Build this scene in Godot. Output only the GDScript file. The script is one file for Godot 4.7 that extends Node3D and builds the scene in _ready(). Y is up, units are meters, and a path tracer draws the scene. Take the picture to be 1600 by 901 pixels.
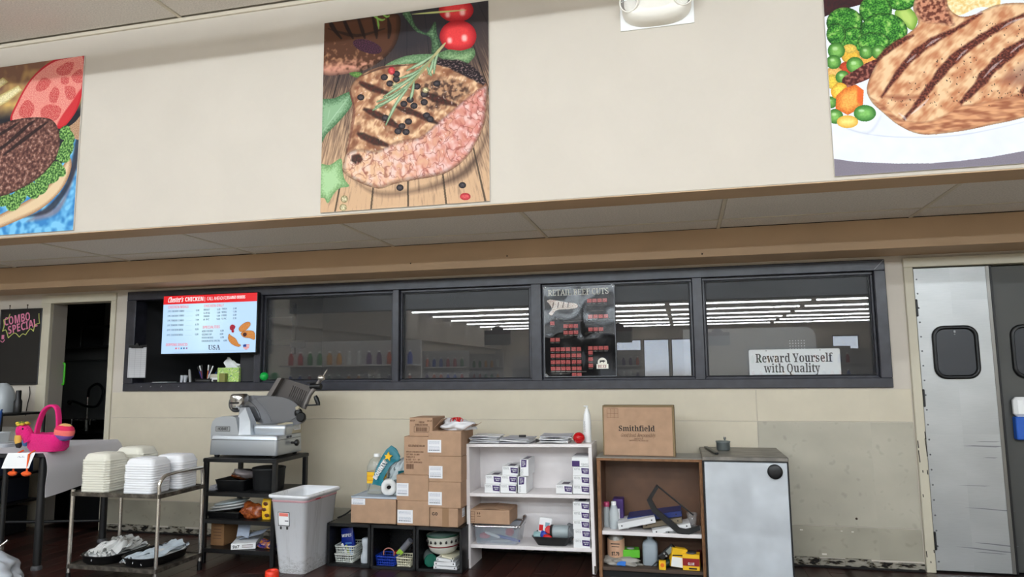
extends Node3D
# Meat-department corner of a grocery store. x runs right along the back wall (z = 0), y up, z towards the camera.

var rng := RandomNumberGenerator.new()
var names := {}
var MT := {}
var n1 := FastNoiseLite.new()
var n2 := FastNoiseLite.new()
var n3 := FastNoiseLite.new()
var cel := FastNoiseLite.new()

func _ready():
	rng.seed = 7
	# ---- camera
	var cam := Camera3D.new()
	cam.name = "camera"
	add_child(cam)
	cam.position = Vector3(0, 1.355, 5.402)
	cam.basis = Basis.from_euler(Vector3(deg_to_rad(6.8031), deg_to_rad(13.5525), deg_to_rad(-0.603)))
	cam.fov = 44.67
	cam.near = 0.05
	cam.far = 200.0
	cam.current = true
	# ---- sky, exposure
	var we := WorldEnvironment.new()
	we.name = "world_environment"
	var env := Environment.new()
	env.background_mode = Environment.BG_SKY
	var sky := Sky.new()
	var sm := ProceduralSkyMaterial.new()
	sm.sky_top_color = Color(0.62, 0.72, 0.86)
	sm.sky_horizon_color = Color(0.86, 0.9, 0.95)
	sm.ground_bottom_color = Color(0.42, 0.41, 0.4)
	sm.ground_horizon_color = Color(0.7, 0.7, 0.7)
	sky.sky_material = sm
	env.sky = sky
	env.background_energy_multiplier = 9.0
	env.tonemap_mode = Environment.TONE_MAPPER_LINEAR
	env.tonemap_exposure = EXPOSURE
	env.sdfgi_enabled = true
	env.ssao_enabled = true
	env.ssil_enabled = true
	we.environment = env
	add_child(we)
	# ---- lights of the store: rows of fluorescent strips under the ceiling
	setup_noise()
	setup_materials()
	build_lights()
	# ---- structure
	build_shell()
	build_window()
	build_doors()
	build_back_room()
	build_store_behind()
	# ---- objects
	build_banners()
	build_emergency_light()
	build_wall_things()
	build_television()
	build_sill_things()
	build_brown_shelf()
	build_cabinet()
	build_white_shelf()
	build_cartons()
	build_crates()
	build_bin()
	build_stand()
	build_slicer()
	build_cart()
	build_table()

const EXPOSURE := 0.5
const STRIP := 40.0

func build_lights():
	var body := mat("fitting white", Color(0.86, 0.86, 0.85), 0.5)
	var glow := mat("fluorescent tube", Color(0.95, 0.97, 1.0), 0.5)
	glow.emission_enabled = true
	glow.emission = Color(0.97, 0.985, 1.0)
	glow.emission_energy_multiplier = 26.0
	var rows := [[3.3, -8.4, 3], [5.7, -8.4, 3], [8.1, -8.4, 3], [10.5, -8.4, 3], [20.1, -10.2, 4], [22.5, -10.2, 4], [24.9, -10.2, 4], [27.3, -10.2, 4], [29.6, -10.2, 4], [31.8, -10.2, 4]]
	for r in rows:
		for k in int(r[2]):
			var ln := 4.75
			var x: float = r[1] + ln * 0.5 + k * 4.9
			var near: bool = r[0] < 12.0
			var t := thing("ceiling_light", "long white fluorescent strip fitting hung below the store ceiling" if near else "long white fluorescent strip fitting far back under the store ceiling", "ceiling light", Vector3(x, 3.5 if near else 3.72, r[0]), 0.0, "near fluorescent strips" if near else "far fluorescent strips")
			var b := sf()
			bx(b, Vector3(0, 0.035, 0), Vector3(ln, 0.05, 0.07 if near else 0.12), 0.01)
			obj("housing", b, body, t)
			for s in [-1, 1]:
				var g := sf()
				tube(g, [Vector3(-ln * 0.5 + 0.02, -0.008, s * 0.022), Vector3(ln * 0.5 - 0.02, -0.008, s * 0.022)], 0.014 if near else 0.034, 8)
				obj("tube", g, glow, t)
				if near or s > 0:
					var a := AreaLight3D.new()
					a.name = "tube_light"
					a.area_size = Vector2(ln - 0.05, 0.05 if near else 0.1)
					a.area_normalize_energy = false
					a.light_energy = STRIP * (0.18 + 0.205 * (r[0] - 3.3) if near else 8.0)
					a.light_color = Color(0.92, 0.965, 1.0)
					a.shadow_enabled = true
					a.set("area_range", 60.0)
					a.set("area_attenuation", 2.0)
					# bare tubes shine sideways as much as down
					a.rotation.x = -PI / 2 + (s * 1.15 if near else 0.0)
					a.position = Vector3(0, -0.03, -s * 0.04 if near else 0.0)
					t.add_child(a, true)

# ------------------------------------------------------------------ helpers: naming
func numbered(called: String) -> String:
	if not names.has(called):
		names[called] = 0
		return called
	names[called] += 1
	return "%s_%03d" % [called, names[called]]

func thing(called, label, category, at := Vector3.ZERO, turn := 0.0, group := "") -> Node3D:
	var o := Node3D.new()
	o.name = numbered(called)
	add_child(o)
	o.position = at
	o.rotation.y = turn
	tag(o, label, category, group)
	return o

func tag(o: Node, label: String, category: String, group := "") -> Node:
	o.set_meta("label", label)
	o.set_meta("category", category)
	if group != "":
		o.set_meta("group", group)
	return o

func struct(called: String, label := "") -> Node3D:
	var o := Node3D.new()
	o.name = called
	add_child(o)
	o.set_meta("kind", "structure")
	if label != "":
		o.set_meta("label", label)
	return o

func obj(called: String, st, m: Material, parent: Node = self, at := Vector3.ZERO, b := Basis()) -> MeshInstance3D:
	var o := MeshInstance3D.new()
	o.name = numbered(called) if parent == self else called
	if st is SurfaceTool:
		st.generate_normals()
		o.mesh = st.commit()
	else:
		o.mesh = st
	if m:
		o.material_override = m
	o.transform = Transform3D(b, at)
	parent.add_child(o, true)
	return o

func dup(root: Node3D, at: Vector3, turn: float, label := "", group := "") -> Node3D:
	var base := String(root.name).trim_suffix("_")
	var re := RegEx.create_from_string("_\\d{3}$")
	base = re.sub(base, "")
	var r: Node3D = root.duplicate()
	r.name = numbered(base)
	add_child(r)
	r.position = at
	r.rotation.y = turn
	if label != "":
		r.set_meta("label", label)
	if group != "":
		r.set_meta("group", group)
	return r

# ------------------------------------------------------------------ helpers: shapes
func sf() -> SurfaceTool:
	var st := SurfaceTool.new()
	st.begin(Mesh.PRIMITIVE_TRIANGLES)
	return st

func tri(st: SurfaceTool, a: Vector3, b: Vector3, c: Vector3, n: Vector3):
	if (b - a).cross(c - a).dot(n) > 0.0:
		st.add_vertex(a); st.add_vertex(c); st.add_vertex(b)
	else:
		st.add_vertex(a); st.add_vertex(b); st.add_vertex(c)

func quad(st: SurfaceTool, a: Vector3, b: Vector3, c: Vector3, d: Vector3, n: Vector3):
	tri(st, a, b, c, n)
	tri(st, a, c, d, n)

func bx(st: SurfaceTool, at: Vector3, size: Vector3, bev := 0.0, b := Basis()):
	# a box with chamfered edges
	st.set_smooth_group(-1)
	var h := size * 0.5
	bev = minf(bev, minf(h.x, minf(h.y, h.z)) * 0.9)
	if bev <= 0.0:
		for ax in 3:
			for s in [-1.0, 1.0]:
				var n := Vector3.ZERO
				n[ax] = s
				var u := Vector3.ZERO
				var v := Vector3.ZERO
				u[(ax + 1) % 3] = h[(ax + 1) % 3]
				v[(ax + 2) % 3] = h[(ax + 2) % 3]
				var c: Vector3 = n * h[ax]
				quad(st, at + b * (c - u - v), at + b * (c + u - v), at + b * (c + u + v), at + b * (c - u + v), b * n)
		return
	var p := func(sx: float, sy: float, sz: float, ax: int) -> Vector3:
		var v := Vector3(sx * h.x, sy * h.y, sz * h.z)
		var k := Vector3(sx, sy, sz)
		for i in 3:
			if i != ax:
				v[i] -= k[i] * bev
		return at + b * v
	for ax in 3:
		var i := (ax + 1) % 3
		var j := (ax + 2) % 3
		for s in [-1.0, 1.0]:
			var q := []
			for w in [[-1.0, -1.0], [1.0, -1.0], [1.0, 1.0], [-1.0, 1.0]]:
				var k := Vector3.ZERO
				k[ax] = s; k[i] = w[0]; k[j] = w[1]
				q.append(p.call(k.x, k.y, k.z, ax))
			var n := Vector3.ZERO
			n[ax] = s
			quad(st, q[0], q[1], q[2], q[3], b * n)
		for s in [-1.0, 1.0]:
			for t in [-1.0, 1.0]:
				# the edge along ax between faces i and j
				var k0 := Vector3.ZERO
				k0[i] = s; k0[j] = t
				var k1 := k0
				k0[ax] = -1.0; k1[ax] = 1.0
				var n := Vector3.ZERO
				n[i] = s; n[j] = t
				quad(st, p.call(k0.x, k0.y, k0.z, i), p.call(k1.x, k1.y, k1.z, i), p.call(k1.x, k1.y, k1.z, j), p.call(k0.x, k0.y, k0.z, j), b * n)
	for sx in [-1.0, 1.0]:
		for sy in [-1.0, 1.0]:
			for sz in [-1.0, 1.0]:
				tri(st, p.call(sx, sy, sz, 0), p.call(sx, sy, sz, 1), p.call(sx, sy, sz, 2), b * Vector3(sx, sy, sz))

func box(x0: float, x1: float, y0: float, y1: float, z0: float, z1: float, bev := 0.0, st: SurfaceTool = null) -> SurfaceTool:
	if st == null:
		st = sf()
	bx(st, Vector3(x0 + x1, y0 + y1, z0 + z1) * 0.5, Vector3(absf(x1 - x0), absf(y1 - y0), absf(z1 - z0)), bev)
	return st

func loft(st: SurfaceTool, rings: Array, cap0 := true, cap1 := true, smooth := true):
	# skins a list of closed rings
	st.set_smooth_group(0 if smooth else -1)
	var m: int = rings[0].size()
	var cen := []
	for r in rings:
		var c := Vector3.ZERO
		for v in r:
			c += v
		cen.append(c / m)
	# turn of the rings against the way they go
	var way: Vector3 = cen[-1] - cen[0]
	var area := Vector3.ZERO
	for i in m:
		area += (rings[0][i] - cen[0]).cross(rings[0][(i + 1) % m] - cen[0])
	if way.length() < 1e-6:
		way = Vector3.UP
	var ccw := area.dot(way) > 0.0
	for k in rings.size() - 1:
		for i in m:
			var j := (i + 1) % m
			var a: Vector3 = rings[k][i]
			var b: Vector3 = rings[k][j]
			var c: Vector3 = rings[k + 1][j]
			var d: Vector3 = rings[k + 1][i]
			if ccw:
				for v in [a, c, b, a, d, c]: st.add_vertex(v)
			else:
				for v in [a, b, c, a, c, d]: st.add_vertex(v)
	st.set_smooth_group(-1)
	for e in [[0, cap0], [rings.size() - 1, cap1]]:
		if e[1]:
			var n: Vector3 = -way if e[0] == 0 else way
			for i in m:
				tri(st, cen[e[0]], rings[e[0]][i], rings[e[0]][(i + 1) % m], n)

func circle(r: float, y: float, n := 20, ry := -1.0) -> PackedVector3Array:
	var p := PackedVector3Array()
	for i in n:
		var a := TAU * i / n
		p.append(Vector3(cos(a) * r, y, sin(a) * (r if ry < 0.0 else ry)))
	return p

func rrect(w: float, d: float, r: float, y: float, n := 4) -> PackedVector3Array:
	# rounded rectangle in the plane y
	var p := PackedVector3Array()
	r = minf(r, minf(w, d) * 0.499)
	for c in [[1, 1, 0.0], [-1, 1, 0.5], [-1, -1, 1.0], [1, -1, 1.5]]:
		for i in n + 1:
			var a: float = PI * (c[2] + 0.5 * i / n)
			p.append(Vector3(c[0] * (w * 0.5 - r) + cos(a) * r, y, c[1] * (d * 0.5 - r) + sin(a) * r))
	return p

func moved(ring: PackedVector3Array, t: Transform3D) -> PackedVector3Array:
	var p := PackedVector3Array()
	for v in ring:
		p.append(t * v)
	return p

func lathe(st: SurfaceTool, prof: Array, n := 20, t := Transform3D(), smooth := true, cap0 := true, cap1 := true):
	var rings := []
	for v in prof:
		rings.append(moved(circle(maxf(v[0], 0.0004), v[1], n), t))
	loft(st, rings, cap0, cap1, smooth)

func frame_of(d: Vector3) -> Basis:
	var up := Vector3.UP if absf(d.normalized().y) < 0.9 else Vector3.RIGHT
	var y := d.normalized()
	var x := up.cross(y).normalized()
	return Basis(x, y, x.cross(y))

func tube(st: SurfaceTool, pts: Array, r, n := 8, caps := true):
	var rings := []
	var f := frame_of(pts[1] - pts[0])
	for k in pts.size():
		var d: Vector3 = (pts[mini(k + 1, pts.size() - 1)] - pts[maxi(k - 1, 0)]).normalized()
		if k > 0:
			var ax := f.y.cross(d)
			if ax.length() > 1e-6:
				f = Basis(ax.normalized(), f.y.angle_to(d)) * f
		var rr: float = r[k] if r is Array else r
		var ring := PackedVector3Array()
		for i in n:
			var a := TAU * i / n
			ring.append(pts[k] + f.x * cos(a) * rr + f.z * sin(a) * rr)
		rings.append(ring)
	loft(st, rings, caps, caps)

func curve(pts: Array, per := 6, closed := false) -> Array:
	# Catmull-Rom through the points, in 2D or 3D
	var out := []
	var m := pts.size()
	for i in (m if closed else m - 1):
		var a = pts[(i - 1 + m) % m] if closed else pts[maxi(i - 1, 0)]
		var b = pts[i]
		var c = pts[(i + 1) % m]
		var d = pts[(i + 2) % m] if closed else pts[mini(i + 2, m - 1)]
		for k in per:
			var t := float(k) / per
			out.append(0.5 * ((2.0 * b) + (c - a) * t + (2.0 * a - 5.0 * b + 4.0 * c - d) * t * t + (3.0 * b - a - 3.0 * c + d) * t * t * t))
	if not closed:
		out.append(pts[-1])
	return out

func prism(st: SurfaceTool, poly: PackedVector2Array, z0: float, z1: float, t := Transform3D(), smooth := false):
	# a polygon in the xy plane, given depth
	if Geometry2D.is_polygon_clockwise(poly):
		poly.reverse()
	var idx := Geometry2D.triangulate_polygon(poly)
	st.set_smooth_group(-1)
	for e in [z0, z1]:
		var n := t.basis * Vector3(0, 0, 1.0 if e == maxf(z0, z1) else -1.0)
		for i in range(0, idx.size(), 3):
			tri(st, t * Vector3(poly[idx[i]].x, poly[idx[i]].y, e), t * Vector3(poly[idx[i + 1]].x, poly[idx[i + 1]].y, e), t * Vector3(poly[idx[i + 2]].x, poly[idx[i + 2]].y, e), n)
	if smooth:
		st.set_smooth_group(0)
	for i in poly.size():
		var a := poly[i]
		var b := poly[(i + 1) % poly.size()]
		var n := Vector3(b.y - a.y, a.x - b.x, 0)
		quad(st, t * Vector3(a.x, a.y, z0), t * Vector3(b.x, b.y, z0), t * Vector3(b.x, b.y, z1), t * Vector3(a.x, a.y, z1), t.basis * n)

func sheet(st: SurfaceTool, nu: int, nv: int, f: Callable, thick := 0.0012, smooth := true):
	# f(u, v) -> point; a sheet with both faces and a rim
	var P := []
	for j in nv + 1:
		for i in nu + 1:
			P.append(f.call(float(i) / nu, float(j) / nv))
	var N := []
	for j in nv + 1:
		for i in nu + 1:
			var a: Vector3 = P[j * (nu + 1) + mini(i + 1, nu)] - P[j * (nu + 1) + maxi(i - 1, 0)]
			var b: Vector3 = P[mini(j + 1, nv) * (nu + 1) + i] - P[maxi(j - 1, 0) * (nu + 1) + i]
			N.append(a.cross(b).normalized() * thick)
	st.set_smooth_group(0 if smooth else -1)
	for j in nv:
		for i in nu:
			var a := j * (nu + 1) + i
			var b := a + 1
			var c := a + nu + 2
			var d := a + nu + 1
			quad(st, P[a], P[b], P[c], P[d], N[a])
			quad(st, P[a] - N[a], P[b] - N[b], P[c] - N[c], P[d] - N[d], -N[a])
	st.set_smooth_group(-1)
	for j in nv:
		for i in [0, nu]:
			var a: int = j * (nu + 1) + i
			var b: int = a + nu + 1
			quad(st, P[a], P[b], P[b] - N[b], P[a] - N[a], (P[a] - P[j * (nu + 1) + nu / 2]))
	for i in nu:
		for j in [0, nv]:
			var a: int = j * (nu + 1) + i
			quad(st, P[a], P[a + 1], P[a + 1] - N[a + 1], P[a] - N[a], (P[a] - P[(nv / 2) * (nu + 1) + i]))

func blob(st: SurfaceTool, at: Vector3, r: Vector3, amp := 0.0, freq := 20.0, nu := 20, nv := 12, floor_y := -1e9, b := Basis()):
	# a closed lumpy body
	var rings := []
	for j in nv + 1:
		var th := PI * clampf(float(j) / nv, 0.004, 0.996)
		var ring := PackedVector3Array()
		for i in nu:
			var ph := TAU * i / nu
			var d := Vector3(sin(th) * cos(ph), -cos(th), sin(th) * sin(ph))
			var k := 1.0
			if amp > 0.0:
				k += amp * n1.get_noise_3d(d.x * freq + at.x * 90.0, d.y * freq + at.y * 90.0, d.z * freq)
			var v := at + b * (d * r * k)
			v.y = maxf(v.y, floor_y)
			ring.append(v)
		rings.append(ring)
	loft(st, rings, true, true)

func text(parent: Node, s: String, at: Vector3, em: float, m: Material, width := 0.0, font := "Droid Sans", bold := false, b := Basis(), depth := 0.0006, align := 0, slant := 0.0) -> MeshInstance3D:
	# raised print: lettering as thin solids, centred (align 0) or from the left (1)
	var tm := TextMesh.new()
	var key := font + str(bold)
	if not MT.has(key):
		var f := SystemFont.new()
		f.font_names = PackedStringArray([font])
		f.font_weight = 700 if bold else 400
		MT[key] = f
	tm.font = MT[key]
	tm.font_size = 32
	tm.pixel_size = em / 32.0
	tm.depth = depth
	tm.curve_step = 3.0
	tm.text = s
	tm.horizontal_alignment = HORIZONTAL_ALIGNMENT_CENTER if align == 0 else HORIZONTAL_ALIGNMENT_LEFT
	var o := MeshInstance3D.new()
	o.name = "lettering"
	o.mesh = tm
	o.material_override = m
	var sx := 1.0
	if width > 0.0:
		var w := tm.get_aabb().size.x
		if w > 0.001:
			sx = width / w
	var sh := Basis(Vector3(sx, 0, 0), Vector3(slant, 1, 0), Vector3(0, 0, 1))
	o.transform = Transform3D(b * sh, at)
	parent.add_child(o, true)
	return o

func decal(called: String, w: float, h: float, at: Vector3, m: Material, parent: Node, b := Basis()) -> MeshInstance3D:
	# a printed face: a thin plate whose front carries the picture
	var st := sf()
	st.set_smooth_group(-1)
	var x := w * 0.5
	var y := h * 0.5
	for v in [[-x, -y, 0, 1], [-x, y, 0, 0], [x, y, 1, 0], [-x, -y, 0, 1], [x, y, 1, 0], [x, -y, 1, 1]]:
		st.set_uv(Vector2(v[2], v[3]))
		st.add_vertex(Vector3(v[0], v[1], 0.0))
	st.set_uv(Vector2(0.5, 0.5))
	quad(st, Vector3(-x, -y, 0), Vector3(x, -y, 0), Vector3(x, -y, -0.0006), Vector3(-x, -y, -0.0006), Vector3.DOWN)
	quad(st, Vector3(-x, y, 0), Vector3(x, y, 0), Vector3(x, y, -0.0006), Vector3(-x, y, -0.0006), Vector3.UP)
	quad(st, Vector3(-x, -y, 0), Vector3(-x, y, 0), Vector3(-x, y, -0.0006), Vector3(-x, -y, -0.0006), Vector3.LEFT)
	quad(st, Vector3(x, -y, 0), Vector3(x, y, 0), Vector3(x, y, -0.0006), Vector3(x, -y, -0.0006), Vector3.RIGHT)
	return obj(called, st, m, parent, at, b)

# ------------------------------------------------------------------ helpers: materials
func mat(called: String, c: Color, rough := 0.6, metal := 0.0) -> StandardMaterial3D:
	if MT.has(called):
		return MT[called]
	var m := StandardMaterial3D.new()
	m.resource_name = called
	m.albedo_color = c
	m.roughness = rough
	m.metallic = metal
	MT[called] = m
	return m

func noise_tex(seed_: int, freq: float, lo: Color, hi: Color, size := 256, oct := 4, typ := FastNoiseLite.TYPE_SIMPLEX_SMOOTH) -> NoiseTexture2D:
	var n := FastNoiseLite.new()
	n.seed = seed_
	n.noise_type = typ
	n.frequency = freq
	n.fractal_octaves = oct
	var t := NoiseTexture2D.new()
	t.width = size
	t.height = size
	t.seamless = true
	t.noise = n
	var g := Gradient.new()
	g.set_color(0, lo)
	g.set_color(1, hi)
	t.color_ramp = g
	return t

func grain(called: String, c: Color, rough: float, metal: float, seed_: int, freq: float, lo: float, scale: Vector3, bump := 0.0) -> StandardMaterial3D:
	# a material whose colour varies a little in the object's own axes
	var m := mat(called, c, rough, metal)
	m.albedo_texture = noise_tex(seed_, freq, Color(lo, lo, lo), Color(1, 1, 1))
	m.uv1_triplanar = true
	m.uv1_world_triplanar = true
	m.uv1_scale = scale
	if bump > 0.0:
		m.heightmap_enabled = true
		m.heightmap_texture = m.albedo_texture
		m.heightmap_scale = bump
	return m

func setup_noise():
	n1.seed = 3; n1.frequency = 0.02; n1.fractal_octaves = 2
	n2.seed = 5; n2.frequency = 0.07; n2.fractal_octaves = 2
	n3.seed = 9; n3.frequency = 0.25; n3.fractal_octaves = 2
	cel.seed = 4; cel.noise_type = FastNoiseLite.TYPE_CELLULAR; cel.frequency = 0.05
	cel.cellular_return_type = FastNoiseLite.RETURN_DISTANCE2_SUB
	cel.fractal_type = FastNoiseLite.FRACTAL_NONE

func setup_materials():
	grain("wall paint", Color(0.765, 0.73, 0.68), 0.62, 0.0, 11, 0.012, 0.975, Vector3(0.5, 0.5, 0.5))
	grain("panel paint", Color(0.765, 0.715, 0.62), 0.55, 0.0, 12, 0.02, 0.86, Vector3(0.6, 0.6, 0.6))
	grain("bulkhead bounce tint", Color(0.74, 0.62, 0.49), 0.6, 0.0, 14, 0.01, 0.94, Vector3(0.4, 0.4, 0.4))  # tan tone puts the warm bounce off the floor into the colour
	var ct := grain("ceiling tile", Color(0.9, 0.87, 0.84), 0.9, 0.0, 13, 0.12, 0.86, Vector3(2.2, 2.2, 2.2), 0.15)
	ct.resource_name = "ceiling tile"
	mat("ceiling grid", Color(0.78, 0.74, 0.67), 0.5)
	grain("charcoal paint", Color(0.205, 0.205, 0.24), 0.34, 0.0, 15, 0.02, 0.7, Vector3(1.5, 1.5, 1.5))
	grain("cardboard", Color(0.7, 0.565, 0.455), 0.85, 0.0, 16, 0.02, 0.92, Vector3(2, 2, 2))
	mat("cardboard dark", Color(0.48, 0.36, 0.26), 0.9)
	mat("tape", Color(0.58, 0.45, 0.33), 0.35)
	mat("ink", Color(0.1, 0.085, 0.08), 0.7)
	mat("brown ink", Color(0.34, 0.22, 0.15), 0.8)
	mat("paper", Color(0.93, 0.93, 0.93), 0.8)
	grain("white laminate", Color(0.93, 0.905, 0.9), 0.45, 0.0, 17, 0.015, 0.95, Vector3(1, 1, 1))
	grain("steel", Color(0.74, 0.735, 0.73), 0.34, 0.85, 18, 0.02, 0.86, Vector3(1, 8, 1))
	mat("chrome", Color(0.78, 0.78, 0.78), 0.16, 1.0)
	mat("worn steel tube", Color(0.82, 0.8, 0.77), 0.26, 0.9)
	mat("cast aluminium", Color(0.74, 0.76, 0.78), 0.36, 0.7)
	mat("black steel", Color(0.045, 0.045, 0.05), 0.42)
	mat("black plastic", Color(0.035, 0.035, 0.042), 0.4)
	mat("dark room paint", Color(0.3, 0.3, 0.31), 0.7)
	mat("white plastic", Color(0.92, 0.92, 0.915), 0.42)
	mat("red", Color(0.78, 0.09, 0.1), 0.4)
	mat("blue", Color(0.08, 0.2, 0.62), 0.45)
	mat("purple", Color(0.23, 0.12, 0.38), 0.5)
	mat("yellow", Color(0.93, 0.73, 0.1), 0.5)
	mat("green", Color(0.3, 0.72, 0.2), 0.5)
	mat("teal", Color(0.0, 0.43, 0.49), 0.4)
	mat("silver grey", Color(0.62, 0.62, 0.62), 0.5)
	var clear := mat("clear plastic", Color(1, 1, 1, 0.12), 0.08)
	clear.transparency = BaseMaterial3D.TRANSPARENCY_ALPHA
	var milky := mat("milky plastic", Color(0.86, 0.89, 0.9, 0.55), 0.35)
	milky.transparency = BaseMaterial3D.TRANSPARENCY_ALPHA
	var gl := mat("window glass", Color(1, 1, 1, 0.011), 0.0)
	gl.transparency = BaseMaterial3D.TRANSPARENCY_ALPHA
	gl.metallic_specular = 0.5
	var fl := mat("foil", Color(0.86, 0.86, 0.87), 0.22, 1.0)
	fl.resource_name = "foil"
	# small grey print for labels nobody can read at this distance
	var im := Image.create(128, 96, false, Image.FORMAT_RGB8)
	im.fill(Color(0.9, 0.9, 0.91))
	var rg := RandomNumberGenerator.new()
	rg.seed = 21
	var y := 12
	while y < 84:
		if y < 30 or y > 44:
			var x := 12
			while x < 112:
				var w := rg.randi_range(4, 14)
				im.fill_rect(Rect2i(x, y, mini(w, 114 - x), 3 if y < 70 else 7), Color(0.62, 0.64, 0.7) if y < 70 else Color(0.45, 0.46, 0.5))
				x += w + 3
		y += 8
	var fp := mat("fine print", Color.WHITE, 0.7)
	fp.albedo_texture = ImageTexture.create_from_image(im)

# ------------------------------------------------------------------ the room
func build_shell():
	var wall: StandardMaterial3D = MT["wall paint"]
	# back wall with openings for the left doorway, the window band and the double door
	var w := struct("wall_back", "cream painted back wall of the meat department")
	var st := sf()
	for r in [[-10.7, -5.84, 0.0, 2.6], [-5.84, -5.07, 2.07, 2.6], [-5.07, -4.86, 0.0, 2.6], [-4.86, 1.36, 0.0, 1.26], [-4.86, 1.36, 2.07, 2.6], [1.36, 1.57, 0.0, 2.6], [1.57, 2.62, 2.065, 2.6], [2.62, 9.7, 0.0, 2.6]]:
		box(r[0], r[1], r[2], r[3], -0.12, 0.0, 0.0, st)
	obj("masonry", st, wall, w)
	# wall sheeting below the window, panels with open joints
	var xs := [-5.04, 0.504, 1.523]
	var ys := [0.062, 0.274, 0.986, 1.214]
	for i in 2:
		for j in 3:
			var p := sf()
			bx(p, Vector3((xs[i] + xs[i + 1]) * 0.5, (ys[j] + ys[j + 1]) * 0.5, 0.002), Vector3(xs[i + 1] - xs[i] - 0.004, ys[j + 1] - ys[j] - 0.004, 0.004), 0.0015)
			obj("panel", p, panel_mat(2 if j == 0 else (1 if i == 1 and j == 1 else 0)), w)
	# scuffs, chips and screw holes on the right hand panels
	var chip := sf()
	for c in [[0.76, 0.242, 0.02], [1.02, 0.244, 0.012], [1.09, 0.241, 0.015], [0.9, 0.085, 0.03]]:
		chip.set_smooth_group(-1)
		bx(chip, Vector3(c[0], c[1], 0.0045), Vector3(c[2], c[2] * 0.35, 0.001))
	obj("paint_chip", chip, mat("chipped plaster", Color(0.86, 0.84, 0.8), 0.9), w).set_meta("kind", "stuff")
	var hole := sf()
	lathe(hole, [[0.008, 0.0], [0.006, 0.002]], 10, Transform3D(Basis(Vector3.RIGHT, PI / 2), Vector3(1.12, 0.33, 0.0042)))
	obj("screw_hole", hole, mat("rust", Color(0.2, 0.14, 0.1), 0.9), w)
	# flaking base course along the floor
	var bs := struct("baseboard_back", "flaking whitish base course along the floor")
	var bt := grain("flaking base", Color(0.62, 0.6, 0.56), 0.95, 0.0, 31, 0.018, 0.0, Vector3(2.2, 6, 2.2), 0.6)
	var g := Gradient.new()
	g.offsets = PackedFloat32Array([0.0, 0.36, 0.42, 0.52, 1.0])
	g.colors = PackedColorArray([Color(0.07, 0.06, 0.055), Color(0.17, 0.14, 0.12), Color(0.5, 0.46, 0.38), Color(0.86, 0.86, 0.84), Color(0.98, 0.97, 0.95)])
	(bt.albedo_texture as NoiseTexture2D).color_ramp = g
	var b := sf()
	for k in 40:
		var x0 := -5.04 + k * 0.1641
		if x0 > 1.5:
			break
		var hh := 0.05 + rng.randf() * 0.018
		bx(b, Vector3(x0 + 0.082, hh * 0.5, 0.004), Vector3(0.164, hh, 0.012 + rng.randf() * 0.008), 0.003)
	obj("base_strip", b, bt, bs)
	# grime where the base meets the floor
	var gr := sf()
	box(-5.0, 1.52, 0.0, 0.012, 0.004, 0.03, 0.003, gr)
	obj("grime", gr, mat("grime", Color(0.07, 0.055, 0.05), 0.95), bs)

	# bulkhead along the top of the back wall
	var tr := struct("trim_1", "bulkhead box above the window, warm bounce light put into its tan colour")
	obj("bulkhead", box(-10.6, 9.6, 2.143, 2.36, 0.0, 0.363, 0.004), MT["bulkhead bounce tint"], tr)
	var nail := sf()
	for p in [[-2.02, 2.2], [0.16, 2.165], [-1.25, 2.22]]:
		lathe(nail, [[0.006, 0.0], [0.004, 0.0015]], 8, Transform3D(Basis(Vector3.RIGHT, PI / 2), Vector3(p[0], p[1], 0.363)))
	obj("nail_head", nail, MT["rust"], tr).set_meta("kind", "stuff")

	# low ceiling of tiles between bulkhead and fascia
	var lc := struct("ceiling_low", "low tiled ceiling behind the fascia")
	obj("deck", box(-10.6, 9.6, 2.42, 2.5, 0.0, 1.4), mat("ceiling deck", Color(0.5, 0.48, 0.45), 0.9), lc)
	for i in range(-5, 9):
		var x0 := -4.6014 + 1.2192 * i
		for z in [[0.375, 0.637], [0.659, 1.24]]:
			var t := sf()
			bx(t, Vector3(x0 + 0.6096, 2.35 + rng.randf() * 0.003, (z[0] + z[1]) * 0.5), Vector3(1.196, 0.018, z[1] - z[0]), 0.003)
			obj("ceiling_tile", t, MT["ceiling tile"], lc)
		var gt := sf()
		box(x0 - 0.0115, x0 + 0.0115, 2.338, 2.36, 0.365, 1.25, 0.002, gt)
		obj("grid_bar", gt, MT["ceiling grid"], lc)
	var gb := sf()
	box(-10.6, 9.6, 2.3385, 2.36, 0.6405, 0.6555, 0.002, gb)
	obj("grid_bar", gb, MT["ceiling grid"], lc)
	obj("shadow_gap", box(-10.6, 9.6, 2.34, 2.347, 0.362, 0.372), mat("dark gap", Color(0.06, 0.05, 0.05), 0.9), lc)

	# fascia, the tall upper wall that carries the banners
	var fa := struct("wall_upper", "tall cream fascia above the low ceiling")
	obj("fascia_face", box(-10.6, 9.6, 2.343, 3.9, 1.25, 1.475, 0.004), MT["wall paint"], fa)
	obj("underside_strip", box(-10.6, 9.6, 2.338, 2.344, 1.25, 1.472, 0.001), MT["bulkhead bounce tint"], fa)  # thin strip carries the same warm bounce tint under the cream fascia
	obj("cove_strip", box(-10.6, 9.6, 3.772, 3.8, 1.47, 1.49, 0.003), MT["ceiling grid"], fa)

	# main ceiling of big tiles
	var mc := struct("ceiling", "speckled tiled ceiling of the store")
	obj("deck", box(-10.7, 9.7, 3.86, 4.0, 1.3, 34.2), mat("ceiling deck", Color(0.5, 0.48, 0.45), 0.9), mc)
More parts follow.
